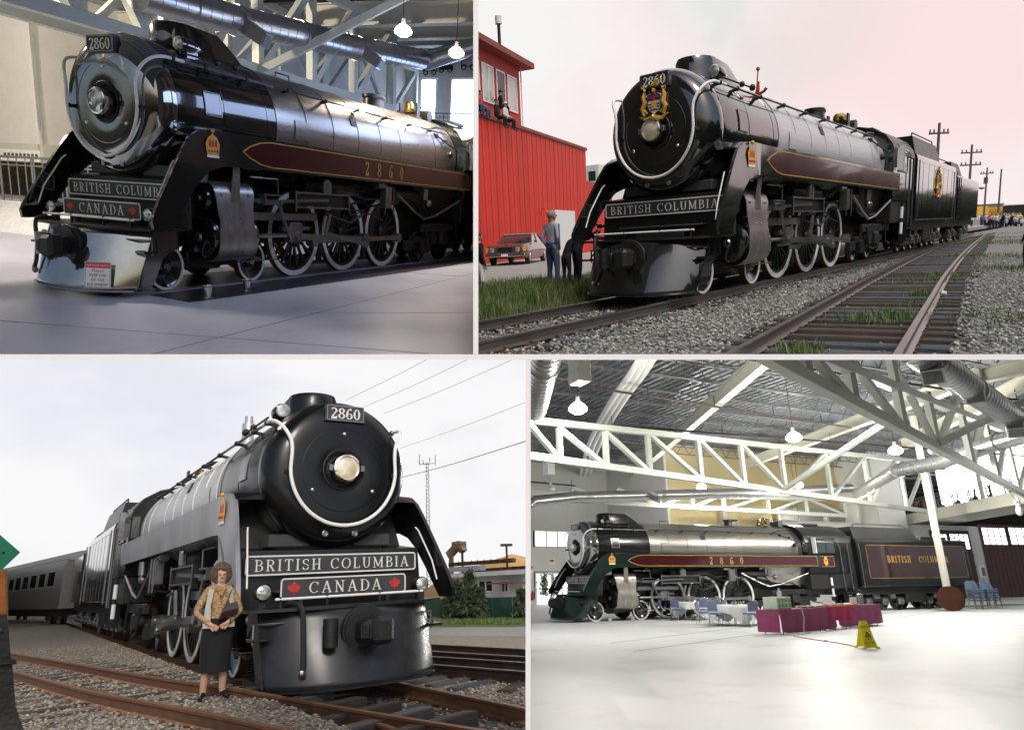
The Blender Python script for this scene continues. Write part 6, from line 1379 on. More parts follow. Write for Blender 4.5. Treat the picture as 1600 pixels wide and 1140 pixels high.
for i in range(300):
    a, e = rh.uniform(0, 2 * pi), rh.uniform(-.95, 1.5); d = Vector((math.cos(a) * math.cos(e), math.sin(a) * math.cos(e), math.sin(e)))
    if d.y < -.48 and d.z < .5 and abs(d.x) < .7: continue
    hb.ball(Vector((0, .02, 1.625)) + Vector((d.x * .112, d.y * .112, d.z * .128)), rh.uniform(.028, .044), 7, 5)
part('hair', hb, M_CURL, wm)
part('smile', MB().bx(-.020, .020, -.115, -.107, 1.530, 1.538, .002), M_TEE, wm)
for sg in (-1, 1): part('vest_front', MB().loft([[(sg * .09, -.115, 1.42), (sg * .15, -.085, 1.435), (sg * .15, -.07, 1.435), (sg * .09, -.10, 1.42)], [(sg * .135, -.15, 1.2), (sg * .185, -.10, 1.2), (sg * .18, -.09, 1.2), (sg * .12, -.155, 1.2)], [(sg * .11, -.18, .92), (sg * .205, -.12, .92), (sg * .20, -.11, .92), (sg * .11, -.17, .92)]]), M_VEST, wm)
part('collar', MB().tube([(-.075, .0, 1.49), (-.05, -.10, 1.44), (0, -.145, 1.33)], .016, 6).tube([(.075, .0, 1.49), (.05, -.10, 1.44), (0, -.145, 1.33)], .016, 6), M_BLOUSE, wm)
part('watch_strap', MB().lathe([(-.008, .036), (.008, .036)], (.13, -.19, 1.0), 'x', 12), M_RUBBER, wm)
bagp = S3.y(354, 973, wp.y - .0); bg = thing('handbag', 'dark brown handbag tucked under the arm of the woman', 'handbag', tuple(wp), cz + pi / 2 + .12); bg.scale = wm.scale
part('pouch', MB().loft([[(-.02, -.22, 1.02), (.22, -.2, 1.08), (.22, -.11, 1.08), (-.02, -.13, 1.02)], [(.02, -.25, 1.12), (.23, -.23, 1.16), (.23, -.10, 1.16), (.02, -.12, 1.12)], [(.06, -.22, 1.22), (.21, -.19, 1.24), (.21, -.12, 1.24), (.06, -.14, 1.22)]]), M_BAG, bg); part('strap', MB().tube([(.07, -.18, 1.22), (.12, -.12, 1.36), (.16, -.05, 1.46), (.14, .05, 1.46)], .008, 6), M_BAG, bg)
# switch stand with green diamond at the left edge
M_GRN = mat('green target paint', (.01, .17, .09), .45, 0, .12, 8); M_ORG = mat('orange brown post paint', (.28, .09, .02), .6, 0, .3, 8)
TD = 6.0; k = TD / FPX; bz = S3.t(2, 1138, TD); p = S3.t(1, 863, TD); fwd = Vector((S3.C[0] - p.x, S3.C[1] - p.y, 0)).normalized(); rgt = Vector((-fwd.y, fwd.x, 0))
ss = thing('switch_stand', 'dark railway switch stand with green diamond target at the left edge', 'switch stand', (p.x, p.y, 0)); z0 = p.z
axs = (S3.t(1, 863, TD) - S3.t(9, 1138, TD)).normalized()
DM = lambda u, v, d: tuple(rgt * u + fwd * d + Vector((0, 0, z0)) + axs * v)
part('target', plate2d([(25 * k, 0), (0, 28 * k), (-25 * k, 0), (0, -28 * k)], DM, .01), M_GRN, ss); part('target_bolts', MB().ball(DM(-.02, 0, .012), .012, 6, 5).ball(DM(.02, 0, .012), .012, 6, 5), M_UNDER, ss)
part('post', MB().bar(DM(.012, -26 * k, 0), DM(.012, -100 * k, 0), .05, .03), M_ORG, ss)
part('stand_body', MB().loft([[DM(a * w, v * k, b * w) for a, b in ((-1, -1), (1, -1), (1, 1), (-1, 1))] for v, w in ((-96, .03), (-110, .04), (-165, .05), (-168, .09), (-174, .09), (-176, .06), (-240, .075), (-275, .12), (-300, .17))]), M_UNDER, ss); part('lever', MB().bar(DM(.0, -120 * k, .05), DM(-.3, -130 * k, .05), .03, .03), M_UNDER, ss)
# passenger coach behind the tenders
M_COACH = mat('grey brown coach side', (.26, .24, .22), .45, .3, .15, 2, stretch=(.3, 2, 4)); M_CROOF = mat('pale coach roof', (.50, .48, .46), .6)
pc = thing('passenger_coach', 'long grey passenger coach with a row of windows behind the tenders', 'coach', (36.8, .3, 0), R(9))
prof = [(-1.5, .95), (-1.52, 3.0), (-1.35, 3.55), (-.8, 3.95), (0, 4.05), (.8, 3.95), (1.35, 3.55), (1.52, 3.0), (1.5, .95)]
part('body', MB().prism(prof, 'x', 0, 25), M_COACH, pc); part('roof', MB().prism([(-1.37, 3.56), (-.82, 3.97), (0, 4.08), (.82, 3.97), (1.37, 3.56), (1.2, 3.5), (-1.2, 3.5)], 'x', -.1, 25.1), M_CROOF, pc)
for i in range(10):
    w = part('window', MB().bx(1.6 + i * 2.3, 3.3 + i * 2.3, 1.522, 1.535, 2.1, 3.0), M_CROOF, pc); part('pane', MB().bx(1.68 + i * 2.3, 3.22 + i * 2.3, 1.536, 1.542, 2.17, 2.93), M_PANE, w)
part('skirt', MB().bx(1, 24, -1.4, 1.4, .55, .95), M_UNDER, pc); truck(pc, (2, 4.4), 'a'); truck(pc, (20.6, 23), 'b')
# behind: road, verge, fence, house, trees, sand heap, conveyor, posts
def gz(px, py, z=-.2): return S3.z(px, py, z)
rd = MB(); q = [gz(560, 1000), gz(900, 1002), gz(900, 979), gz(560, 979)]; rd.add([(p.x, p.y, -.19) for p in q], [(0, 1, 2, 3)])
def strip(name, a, b, m, dz):
    q = [gz(a[0], a[1]), gz(b[0], b[1]), gz(b[0], b[2]), gz(a[0], a[2])]; mb = MB().add([(p.x, p.y, -.2 + dz) for p in q] + [(p.x, p.y, -.5) for p in q], [(0, 1, 2, 3), (0, 4, 5, 1), (1, 5, 6, 2), (2, 6, 7, 3), (3, 7, 4, 0)]); return struct(name, mb, m)
strip('road', (560, 992, 980), (930, 996, 979), mat('pale asphalt', (.25, .25, .25), .9, 0, .1, 2), .012)
strip('grass_verge', (560, 980, 968), (930, 979, 966), mat('mown verge', (.07, .11, .03), .95, 0, .3, 3, bump=.5), .016)
u = NP.uniform(0, 1, (5000, 2)); g0, g1 = gz(620, 976), gz(860, 976); h0, h1 = gz(620, 969), gz(860, 968)
P = np.array([np.array((g0 + (g1 - g0) * a) * (1 - b) + (h0 + (h1 - h0) * a) * b) for a, b in u]); P[:, 2] = -.19
blades(P, .12, M_GRASS, 'verge_grass', .02)
M_FENCE = mat('dark green fence sheet', (.015, .05, .04), .7, 0, .2, 4)
fa, fb_ = gz(640, 968), gz(900, 967); fl = (fb_ - fa).length; fz = up_z(S3, gz(760, 967.5), 933) + .2
fn = thing('green_fence', 'long dark green board fence below the white house', 'fence', (fa.x, fa.y, -.2), math.atan2((fb_ - fa).y, (fb_ - fa).x)); nf = int(fl / .9)
pm_ = MB().bx(0, fl / nf - .02, -.03, .03, 0, fz, .01).mesh('panel', M_FENCE)
for i in range(nf): link('panel', pm_, fn, (i * fl / nf, rnd.uniform(-.02, .02), 0))
M_HOUSE = mat('white weatherboard', (.72, .74, .76), .6, 0, .05, 3); 
dv3 = (fb_ - fa).normalized(); bn = Vector((-dv3.y, dv3.x, 0))
if bn.dot(fa - Vector((S3.C[0], S3.C[1], 0))) < 0: bn = -bn
ha = S3.t(700, 932, (S3.pix(fa)[2] + 0)) ; 
def on_line(px, off):
    lo, hi = -40., 140.
    for _ in range(60):
        m = (lo + hi) / 2
        if S3.pix(fa + dv3 * m + bn * off)[0] < px: lo = m
        else: hi = m
    return (lo + hi) / 2
OFF = 5.0; s0, s1 = on_line(706, OFF), on_line(900, OFF); zr = up_z(S3, fa + dv3 * on_line(770, OFF) + bn * OFF, 899) + .2; zr2 = up_z(S3, fa + dv3 * on_line(770, OFF) + bn * OFF, 892) + .2
hs = thing('white_house', 'low white weatherboard house with flat pale roof behind the green fence', 'house', (fa.x, fa.y, -.2), math.atan2(dv3.y, dv3.x)); sg3 = 1 if bn.dot(Vector((-dv3.y, dv3.x, 0))) > 0 else -1
part('wall', MB().bx(s0, s1, sg3 * OFF, sg3 * (OFF + 6), 0, zr), M_HOUSE, hs); part('roof', MB().bx(s0 - .6, s1, sg3 * (OFF - .7), sg3 * (OFF + 6.5), zr, zr2), mat('pale roof felt', (.55, .57, .6), .8), hs)
nb_ = 9; bh = zr / nb_; bm3 = MB().bx(s0, s1, sg3 * (OFF - .05), sg3 * (OFF - .005), 0, bh * .94).mesh('weatherboard', M_HOUSE)
for i in range(nb_): link('weatherboard', bm3, hs, (0, 0, i * bh))
for a, b, lab in ((712, 728, 1), (752, 774, 1), (788, 798, 0)):
    xa, xb = on_line(a, OFF), on_line(b, OFF); zt_, zl = up_z(S3, fa + dv3 * xa + bn * OFF, 906) + .2, up_z(S3, fa + dv3 * xa + bn * OFF, 925) + .2
    w = part('window', MB().bx(xa, xb, sg3 * (OFF - .12), sg3 * (OFF - .06), zl, zt_), M_WHITE, hs)
    for i in range(2): part('pane', MB().bx(xa + .05 + i * (xb - xa) / 2, xa + (i + 1) * (xb - xa) / 2 - .05, sg3 * (OFF - .135), sg3 * (OFF - .125), zl + .06, zt_ - .06), M_PANE, w)
part('awning', MB().bx(on_line(784, OFF), on_line(826, OFF), sg3 * (OFF - 1.0), sg3 * (OFF - .05), up_z(S3, fa + dv3 * on_line(800, OFF) + bn * OFF, 911) + .2, up_z(S3, fa + dv3 * on_line(800, OFF) + bn * OFF, 908.5) + .2), M_RUST, hs)
M_PINE = island_mat('pine sprays', [(.03, .06, .025), (.055, .09, .04), (.04, .075, .03), (.09, .11, .06)], .8); M_TRUNK = mat('tree bark', (.06, .045, .035), .9, 0, .3, 8)
for px, ptop, wd, lab in ((735, 893, 22, 'tall dark pine in front of the white house'), (714, 908, 15, 'shorter pine left of the tall one'), (752, 920, 12, 'small bushy pine right of the tall one'), (817, 922, 16, 'dark shrubby pine at the right edge by the fence'), (703, 925, 10, 'thin leafy shrub close to the engine wing')):
    b = gz(px, 969); tp = up_z(S3, b, ptop) + .2; kk = S3.pix(b)[2] / FPX; t = thing('pine_tree', lab, 'tree', (b.x, b.y, -.2)); part('trunk', MB().tube([(0, 0, 0), (.03, .02, tp * .5), (0, 0, tp * .97)], [.09, .06, .015], 8), M_TRUNK, t)
    n = 1500; z = NP.uniform(.06, 1, n) ** .85; lobes = 1 + .35 * np.sin(z * 40 + NP.uniform(0, 6)) ; r = wd * kk * (1 - z) ** .7 * .75 * lobes * NP.uniform(.25, 1, n) ** .5 + .05; a = NP.uniform(0, 6.28, n)
    C0 = np.stack([r * np.cos(a), r * np.sin(a), z * tp], 1); s = .045 + .09 * NP.uniform(0, 1, (n, 1)); d1 = NP.normal(0, 1, (n, 3)); d1[:, 2] -= .2; d1 /= np.linalg.norm(d1, axis=1, keepdims=True); d2 = np.cross(d1, NP.normal(0, 1, (n, 3))); d2 /= np.linalg.norm(d2, axis=1, keepdims=True)
    V = np.stack([C0 - d2 * s * .5, C0 + d2 * s * .5, C0 + d1 * s * 2.2], 1).reshape(-1, 3); part('crown', np_mesh('crown', V, np.arange(3 * n).reshape(-1, 3), M_PINE), M_PINE, t)
b = S3.t(800, 893, 60); M_SANDP = mat('orange sawdust', (.52, .32, .13), .95, 0, .15, .8, bump=.4)
hp = MB(); NN = 40
for j in range(7):
    f = j / 6
    for i in range(NN): a = 2 * pi * i / NN; rr0 = 7.5 * (1 - f) ** .9 * (1 + .08 * math.sin(3 * a + j)); hp.v.append((rr0 * 1.5 * math.cos(a), rr0 * math.sin(a), f ** .8 * (up_z(S3, b, 866) + .5) + .05 * math.sin(i * 2 + j)))
for j in range(6):
    for i in range(NN): hp.f.append((j * NN + i, j * NN + (i + 1) % NN, (j + 1) * NN + (i + 1) % NN, (j + 1) * NN + i))
hp.m = [0] * len(hp.f)
solo('sawdust_heap', hp, M_SANDP, 'broad orange sawdust heap rising behind the house roof', 'heap', loc=(b.x, b.y, -.5), rz=math.atan2(dv3.y, dv3.x))
b = S3.t(800, 890, 50); z = up_z(S3, b, 893); z2 = up_z(S3, b, 885); w3 = thing('rusty_container', 'rust red container below the sawdust heap', 'container', (b.x, b.y, z), math.atan2(dv3.y, dv3.x)); part('box', MB().bx(-3.2, 4, -.6, 1.2, -2, z2 - z), M_RUST, w3)
for i in range(14): part('rib', MB().bx(-3.1 + i * .5, -2.95 + i * .5, -.66, -.6, -2, z2 - z), M_RUST, w3)
b = S3.t(715, 893, 48); kk = 48 / FPX; cv = thing('conveyor', 'rusty conveyor head and gantry behind the engine wing', 'conveyor', (b.x, b.y, 0), math.atan2(dv3.y, dv3.x)); zz = lambda py: up_z(S3, b, py)
M_CONV = mat('tan conveyor steel', (.38, .25, .15), .7, 0, .3, 3)
part('boom', MB().bar((-.8, 0, zz(866)), (.3, 0, zz(849)), .5, .45), M_CONV, cv); part('boom', MB().bar((.3, 0, zz(849)), (.6, 0, zz(862)), .5, .4), M_CONV, cv); part('hopper', MB().bx(-.2, .6, -.4, .4, zz(858), zz(846), .05), M_CONV, cv)
part('leg', MB().bar((-.6, 0, zz(866)), (-.6, 0, -.3), .25, .25), M_CONV, cv); part('leg', MB().bar((.5, 0, zz(858)), (.5, 0, -.3), .12, .12), M_UNDER, cv); part('gantry', MB().bx(-.7, 5.2, -.2, .2, zz(884), zz(878)), M_RUST, cv)
for i in range(9): part('gantry_post', MB().bx(-.3 + i * .6, -.26 + i * .6, -.22, -.18, zz(884), zz(876.5)), M_UNDER, cv)
part('chute', MB().bx(-.6, 2.4, -.3, .3, zz(893), zz(885)), M_HOUSE, cv)
b = S3.t(793, 890, 46); t = thing('yard_lamp', 'tall thin lamp post against the sawdust heap', 'lamp post', (b.x, b.y, 0)); zt_ = up_z(S3, b, 851); part('post', MB().cyl((0, 0, -.2), (0, 0, zt_), .07, n=8), M_POLE, t); part('lamp_head', MB().box((0, 0, zt_), (.25, .9, .18), .03), M_JOIST, t)
b = S3.t(669, 893, 70); zt_ = up_z(S3, b, 722); rt_ = thing('radio_mast', 'slim lattice radio mast with antennas behind the engine', 'radio mast', (b.x, b.y, 0)); w = .28; r_ = []
for i in range(3): a = 2 * pi * i / 3; r_.append((w * math.cos(a), w * math.sin(a)))
for x, y in r_: part('leg', MB().cyl((x, y, -.2), (x * .6, y * .6, zt_), .035, n=6), M_JOIST, rt_)
lt = MB(); n = 34
for i in range(n):
    za, zb_ = zt_ * i / n, zt_ * (i + 1) / n
    for j in range(3): lt.cyl((*[q * (1 - .4 * i / n) for q in r_[j]], za), (*[q * (1 - .4 * (i + 1) / n) for q in r_[(j + 1) % 3]], zb_), .02, n=4, caps=False)
stuff('lattice', lt, M_JOIST, rt_)
kk = 70 / FPX; rg3 = S3.M[0]
for u, h0, h1 in ((-12, -4, 14), (14, -6, 12), (5, 0, 8), (-6, -2, 4)):
    e = Vector((rg3[0] * u * kk, rg3[1] * u * kk, 0)); part('antenna', MB().cyl(e + Vector((0, 0, zt_ + h0 * kk)), e + Vector((0, 0, zt_ + h1 * kk)), .05, n=6).bar((0, 0, zt_ - 3 * kk), e + Vector((0, 0, zt_ - 2 * kk)), .05, .05), M_JOIST, rt_)
wlab = ['highest overhead wire above the engine in the pale sky', 'second overhead wire right of the stack', 'third overhead wire above the right lamp', 'faint fourth overhead wire right of the boiler', 'thick lowest overhead wire crossing the radio mast']
for (a, b_, c_, d, td0, td1), lab in zip(((540, 625, 740, 522, 30, 22), (570, 635, 760, 547, 30, 22), (600, 646, 840, 544, 30, 20), (625, 700, 840, 621, 34, 22), (625, 746, 850, 680, 30, 16)), wlab):
    p, q = S3.t(a, b_, td0), S3.t(c_, d, td1); m = p.lerp(q, .5) - Vector((0, 0, .06)); solo('overhead_wire', MB().tube(smooth_path([p, m, q], 6), .012 if 'thick' in lab else .007, 5), M_POLE, lab, 'wire', 'overhead wires right of the engine')
unseen_treeline('unseen_treeline', 26, 175, 8.5, 11, 5.5, 26000)  # added trees out of view, put in to darken the tender's reflection
sky_dome('sky', S3, -85, 75, -3, 50, 190, sky_mat('overcast pale sky', (.83, .845, .93), (1.0, .99, 1.0), .96, .011, (1, 1, 2.4), .38, .62))

# ================================================================== SET 4 (lower right): the whole engine in its exhibition hall
use(S4)
M_FLOOR4 = mat('pale polished concrete', (.72, .745, .76), .5, 0, .05, .35, rv=.06, streak=.5, bump=.015, bscale=20)
M_CRACK = mat('floor saw cut', (.36, .30, .29), .7)
L4 = locomotive('whole steam engine side-on in the bright hall, maroon panels with gold numerals', dict(side=-1, black=M_BLK3, tenderpanel=True, cabarms=True, skirt=M_GREEN, pilot=M_GREEN, front=M_CHROME, num=True, firebox=M_SILV))
struct('floor', MB().bx(-22, 70, -27, 40, -.3, 0), M_FLOOR4)
for a, b in (((955, 1004), (1235, 970)), ((990, 1017), (1215, 985)), ((1255, 990), (1470, 937)), ((1390, 966), (1560, 941))): p, q = S4.z(*a, .002), S4.z(*b, .002); struct('floor_joint', MB().bar(p, q, .05, .003), M_CRACK)
struct('floor_rail', MB().bx(.4, 34, -.79, -.70, .001, .012), M_STEEL); struct('floor_rail', MB().bx(.4, 34, .70, .79, .001, .012), M_STEEL); struct('track_pit', MB().bx(.4, 34, -.69, .69, .002, .006), M_STRIP)
for i, px in enumerate((953, 989)): p = S4.y(px, 967, -1.75); t = thing('floor_cup', ('small steel floor cup below the cylinder casing front', 'small steel floor cup below the cylinder casing rear')[i], 'floor cup', (p.x, -1.75, 0)); part('cup', MB().lathe([(0, .06), (.17, .08), (.18, .13), (.2, .13)], ax='z', n=14), M_CHROMEB, t)
# walls
YB = 21.0; YC = 13.0
xw = lambda px, Y=YB: S4.y(px, 900, Y).x
zw = lambda px, py, Y=YB: S4.y(px, py, Y).z
wl4 = struct('wall', MB().bx(-22, xw(834), YB, YB + .3, 0, 11.6).bx(xw(891), xw(1075), YB, YB + .3, 0, 11.6).bx(xw(834), xw(891), YB, YB + .3, zw(890, 829), 11.6).bx(xw(834), xw(891), YB, YB + .3, zw(890, 892), zw(890, 855)), M_WALLW)
M_DAY = emis('bright daylight pane', (.96, 1.0, .98), 2.2)
M_TREEG = island_mat('leaves beyond the doors', [(.04, .10, .02), (.09, .18, .05), (.06, .13, .03)], .8)
# daylight outside the doors: sky sheet far behind and a bush
window('window', (xw(838), YB + .05, zw(890, 853)), (1, 0, 0), (0, 0, 1), xw(890) - xw(838), zw(890, 831) - zw(890, 853), 3, 1, wl4, M_DAY, M_WHITE, .14, .08)
dr = thing('glazed_door', 'white double doors with bright glass beside the pilot', 'door', (xw(836), YB + .05, 0)); wd_ = xw(890) - xw(836); hd_ = zw(890, 893)
for i in range(2):
    d = window('door_leaf', (i * wd_ / 2 + .15, 0, .1), (1, 0, 0), (0, 0, 1), wd_ / 2 - .3, hd_ - .25, 1, 2, dr, M_DAY, M_WHITE, .1, .14)
    part('handle', MB().bx(wd_ / 2 - .25 + i * .4, wd_ / 2 - .2 + i * .4, -.12, -.06, 1.0, 1.3), M_STEEL, dr)
for kx, (px, py, r_, lab) in enumerate(((851, 912, .8, 'green bush seen through the left door glass'), (872, 910, .55, 'green bush seen through the right door glass'))):
    p = S4.y(px, py, YB - .25); n = 500; C0 = np.stack([NP.normal(0, r_ * .28, n), NP.uniform(-.05, .1, n), NP.uniform(-1, .9, n) * r_], 1); s = .1; d1 = NP.normal(0, 1, (n, 3)) * s; d2 = NP.normal(0, 1, (n, 3)) * s
    solo('potted_bush', np_mesh('bush', np.stack([C0, C0 + d1, C0 + d2], 1).reshape(-1, 3), np.arange(3 * n).reshape(-1, 3), M_TREEG), M_TREEG, lab, 'bush', loc=tuple(p))
M_PNL = mat('notice red print', (.55, .10, .08), .6)
for px, py, w, h, lab, red in ((862, 877, .55, .45, 'white exit notice with red print over the double doors', 1), (831, 888, .22, .65, 'small red fire notice on the white wall at left', 1), (832, 927, .2, .6, 'black and white panel on the white wall at left', 0), (1044, 815, .9, .8, 'pale red alarm notice above the smokebox', 1)):
    p = S4.y(px, py, YB - .05); t = thing('wall_notice', lab, 'notice', tuple(p)); part('board', MB().bx(-w / 2, w / 2, -.02, .02, -h / 2, h / 2), M_WHITE, t); part('print', MB().bx(-w * .35, w * .35, -.026, -.021, -h * .05, h * .35), M_PNL if red else M_INK, t)
p = S4.y(832, 931, YB - .1); fe = thing('fire_extinguisher', 'red and black extinguisher hanging on the far left wall', 'extinguisher', tuple(p)); part('cylinder', MB().lathe([(-.3, 0), (-.3, .12), (.2, .12), (.3, .04), (.36, .0)], ax='z', n=14), M_RED, fe); part('hose', MB().tube([(0, -.05, .33), (.12, -.1, .2), (.14, -.1, -.1)], .02, 6), M_RUBBER, fe)
x0c, x1c = xw(1055, YC), xw(1330, YC)
struct('wall', MB().bx(x0c, x1c, YC, YC + .3, 0, 11.6), M_WALLY); struct('wall', MB().bx(x0c - .2, x0c, YC, YB, 0, 11.6), M_WALLW)
wb = MB().bx(x1c, xw(1372, YC), YC - 3.5, YC + .3, 0, 11.6); struct('wall', wb, M_WALLW)
struct('gallery_beam', MB().bx(xw(1060, YC), xw(1330, YC), YC - 1.4, YC - .05, 4.9, 5.2), M_BEAM)
for px in (1131, 1215, 1290): p = S4.y(px, 800, YC - .8); struct('gallery_post', MB().bx(p.x - .15, p.x + .15, YC - .9, YC - .6, 0, 6.8), M_BEAM)
struct('gallery_back', MB().bx(xw(1222, YC), xw(1330, YC), YC - .3, YC - .1, 5.6, 7.2), mat('grey gallery panel', (.30, .30, .28), .7))
# balcony with bright windows on the right
B0, B1 = S4.z(1371, 822, 6.3), S4.z(1640, 769, 6.3); bd4 = (B1 - B0); bd4.z = 0; BL = bd4.length; bd4.normalize(); bo = Vector((-bd4.y, bd4.x, 0))
if bo.x < 0: bo = -bo
rz4 = math.atan2(bd4.y, bd4.x); so4 = 1 if bo.dot(Vector((-bd4.y, bd4.x, 0))) > 0 else -1
def bpart(mb, name, m): return struct(name, mb, m, loc=(B0.x, B0.y, 0), rz=rz4)
bpart(MB().bx(-8, BL + 6, 0, so4 * 6, 6.3, 6.75), 'balcony_floor', M_BEAM); bpart(MB().bx(-8, BL + 6, -so4 * .15, 0, 5.95, 6.75), 'balcony_beam', M_BEAM)
bw4 = bpart(MB().bx(-8, BL + 6, so4 * 6, so4 * 6.3, 11.3, 12).bx(-8, BL + 6, so4 * 6, so4 * 6.3, 6.75, 7.0), 'wall', M_WALLW)
ux = (1, 0, 0) if so4 > 0 else (-1, 0, 0)
M_DAY2 = emis('glaring daylight pane', (1.0, 1.0, 1.0), 4.0)
nwin = 4
for i in range(nwin):
    a = .2 + i * (BL + 4) / nwin; b = a + (BL + 4) / nwin - .7
    window('window', (a if so4 > 0 else b, so4 * 5.98, 7.05), ux, (0, 0, 1), b - a, 4.2, 4, 2, bw4, M_DAY2, M_WHITE, .06, .05); part('pier', MB().bx(b + .06, b + .64, so4 * 5.9, so4 * 6.2, 6.75, 11.3), M_WALLW, bw4)
railing('thin balcony railing in front of the glaring windows', [tuple(B0 + bd4 * s + Vector((0, 0, .45))) for s in (0, BL)], 1.1, sp=.45, r=.014, post=2.6)
M_BIKE = mat('exercise bike black', (.03, .03, .035), .4); bk0 = None
for i in range(17):
    s = BL * (.12 + .047 * i); p = B0 + bd4 * s + bo * (1.1 + .5 * (i % 2)); p.z = 6.75
    if bk0 is None:
        t = thing('exercise_bike', '', 'exercise bike', tuple(p), rz4, 'exercise bikes on the balcony')
        part('wheel', MB().lathe([(-.05, .24), (.05, .24), (.05, .0)], (.35, 0, .26), 'y', 14), M_BIKE, t); part('frame', MB().bar((-.4, 0, .05), (.5, 0, .05), .3, .06).bar((-.15, 0, .05), (-.25, 0, .95), .06, .06).bar((.35, 0, .1), (.45, 0, 1.05), .06, .06).bar((-.2, 0, .4), (.4, 0, .45), .06, .06), M_BIKE, t)
        part('saddle', MB().box((-.27, 0, .98), (.28, .16, .07), .02), M_BIKE, t); part('handlebar', MB().tube([(.4, -.25, 1.12), (.55, -.2, 1.1), (.45, 0, 1.06), (.55, .2, 1.1), (.4, .25, 1.12)], .025, 6), M_STEEL if i % 3 else M_RED, t); bk0 = t
    else: t = dup(bk0, tuple(p), rz4 + rnd.uniform(-.4, .4))
    t['label'] = 'dark exercise bike standing in the row behind the balcony railing'
# wooden doors under the balcony
D0, D1 = S4.z(1470, 935.5, 0), S4.z(1640, 930.5, 0); dd4 = D1 - D0; dd4.z = 0; DL = dd4.length; dd4.normalize(); rzd = math.atan2(dd4.y, dd4.x)
M_DOORW = mat('dark red brown door boards', (.065, .022, .016), .5, 0, .25, 2, stretch=(1, 1, .15))
def ds(px):
    lo, hi = -10., 120.
    for _ in range(60):
        m = (lo + hi) / 2
        if S4.pix(D0 + dd4 * m)[0] < px: lo = m
        else: hi = m
    return (lo + hi) / 2
zD = lambda px, py: up_z(S4, D0 + dd4 * ds(px), py)
struct('wall', MB().bx(-16, DL + 4, .1, .4, 0, 6.0), M_WALLW, loc=(D0.x, D0.y, 0), rz=rzd)
for a, b, rows, lab in ((1473, 1535, ((1474, 1497), (1502, 1531)), 'dark brown wooden hall door left of the white pier'), (1553, 1650, ((1555, 1592), (1598, 1640)), 'dark brown wooden hall door right of the white pier')):
    sa, sb = ds(a), ds(b); t = thing('hall_door', lab, 'door', tuple(D0 + dd4 * sa), rzd); zt_ = zD((a + b) / 2, 828 if a < 1500 else 820); W_ = sb - sa; n = 10 if a < 1500 else 14
    pmh = MB().bx(0, W_ / n - .04, -.05, .05, 0, zt_, .015).mesh('plank', M_DOORW)
    for i in range(n): link('plank', pmh, t, (i * W_ / n, 0, 0))
    for w0, w1 in rows: zl, zh = zD(w0, 857 if a < 1500 else 850), zD(w0, 834 if a < 1500 else 824); window('window', (ds(w0) - sa, -.07, zl), (1, 0, 0), (0, 0, 1), ds(w1) - ds(w0), zh - zl, 4, 2, t, M_DAY, M_DOORW, .08, .1)
    for zz in (.2, .45, .62): part('ledge', MB().bx(0, W_, -.09, -.052, zt_ * zz, zt_ * zz + .12), M_DOORW, t)
p = S4.pix(D0); q = D0 + dd4 * ds(1544); t = thing('electric_box', 'small grey electric panel on the white pier', 'electric panel', (q.x, q.y, 0), rzd); part('box', MB().bx(-.35, .35, -.08, .08, 1.6, 2.7, .03), M_WHITE, t); part('cover', MB().bx(-.2, .2, -.11, -.085, 1.8, 2.5), M_JOIST, t)
# column and things leaning by it
p = S4.y(1484, 940, -3.2); zc = 10.6
cl = thing('column', 'tall cream steel column in front of the tender end', 'column', (p.x, -3.2, 0)); part('shaft', MB().bx(-.14, .14, -.14, .14, .04, zc, .02), M_BEAM, cl); part('base_plate', MB().bx(-.3, .3, -.3, .3, 0, .04), M_BEAM, cl)
M_TTOP = mat('brown varnished table top', (.05, .018, .010), .35, 0, .25, 3, coat=.3)
dsk = MB().cyl((-.03, 0, 0), (.03, 0, 0), .62, n=40).mesh('table_top', M_TTOP, sharp=.5); fac = math.atan2(S4.C[1] + 3.5, S4.C[0] - p.x)
for i in range(4): q = S4.y(1481 + i * 1.6, 920, -3.6 + i * .12); o = link('leaning_table_top', dsk, None, (q.x, q.y, .62), fac - pi + .9); o.rotation_euler = (0, -.12, fac + .5); tag(o, ['frontmost round brown table top leaning by the column', 'second round brown table top from the front of the leaning stack', 'third round brown table top from the front of the leaning stack', 'rearmost round brown table top leaning in the stack'][3 - i], 'table top', 'round table tops leaning by the column')
# chairs
M_SEAT = mat('slate blue upholstery', (.13, .18, .30), .75, 0, .15, 12, bump=.15)
def chair(loc, rz, label, group):
    t = thing('chair', label, 'chair', loc, rz, group)      # faces +x
    part('seat', MB().box((0, 0, .46), (.42, .42, .06), .025), M_SEAT, t)
    part('backrest', MB().loft([[(-.22 - (v - .5) * .16 - d, u, v) for u, v in [(-.19, .55), (.19, .55), (.2, .78), (.14, .88), (.05, .92), (-.05, .92), (-.14, .88), (-.2, .78)]] for d in (0, .045)]), M_SEAT, t)
    for s in (-1, 1):
        part('leg', MB().tube([(.2, s * .19, .44), (.27, s * .2, 0)], .013, 6), M_CHROMEB, t); part('leg', MB().tube([(-.16, s * .19, .44), (-.3, s * .2, 0)], .013, 6), M_CHROMEB, t)
        part('back_tube', MB().tube([(-.14, s * .2, .44), (-.24, s * .21, .6), (-.29, s * .2, .85)], .013, 6), M_CHROMEB, t)
    part('back_hoop', MB().tube([(-.29, -.2, .85), (-.30, -.12, .93), (-.305, 0, .955), (-.30, .12, .93), (-.29, .2, .85)], .013, 6), M_CHROMEB, t)
    part('stretcher', MB().tube([(.235, -.19, .2), (.235, .19, .2)], .01, 6), M_CHROMEB, t)
    return t
M_CLOTH = mat('white table linen', (.80, .80, .78), .85, 0, .04, 8, bump=.15)
ch0 = None
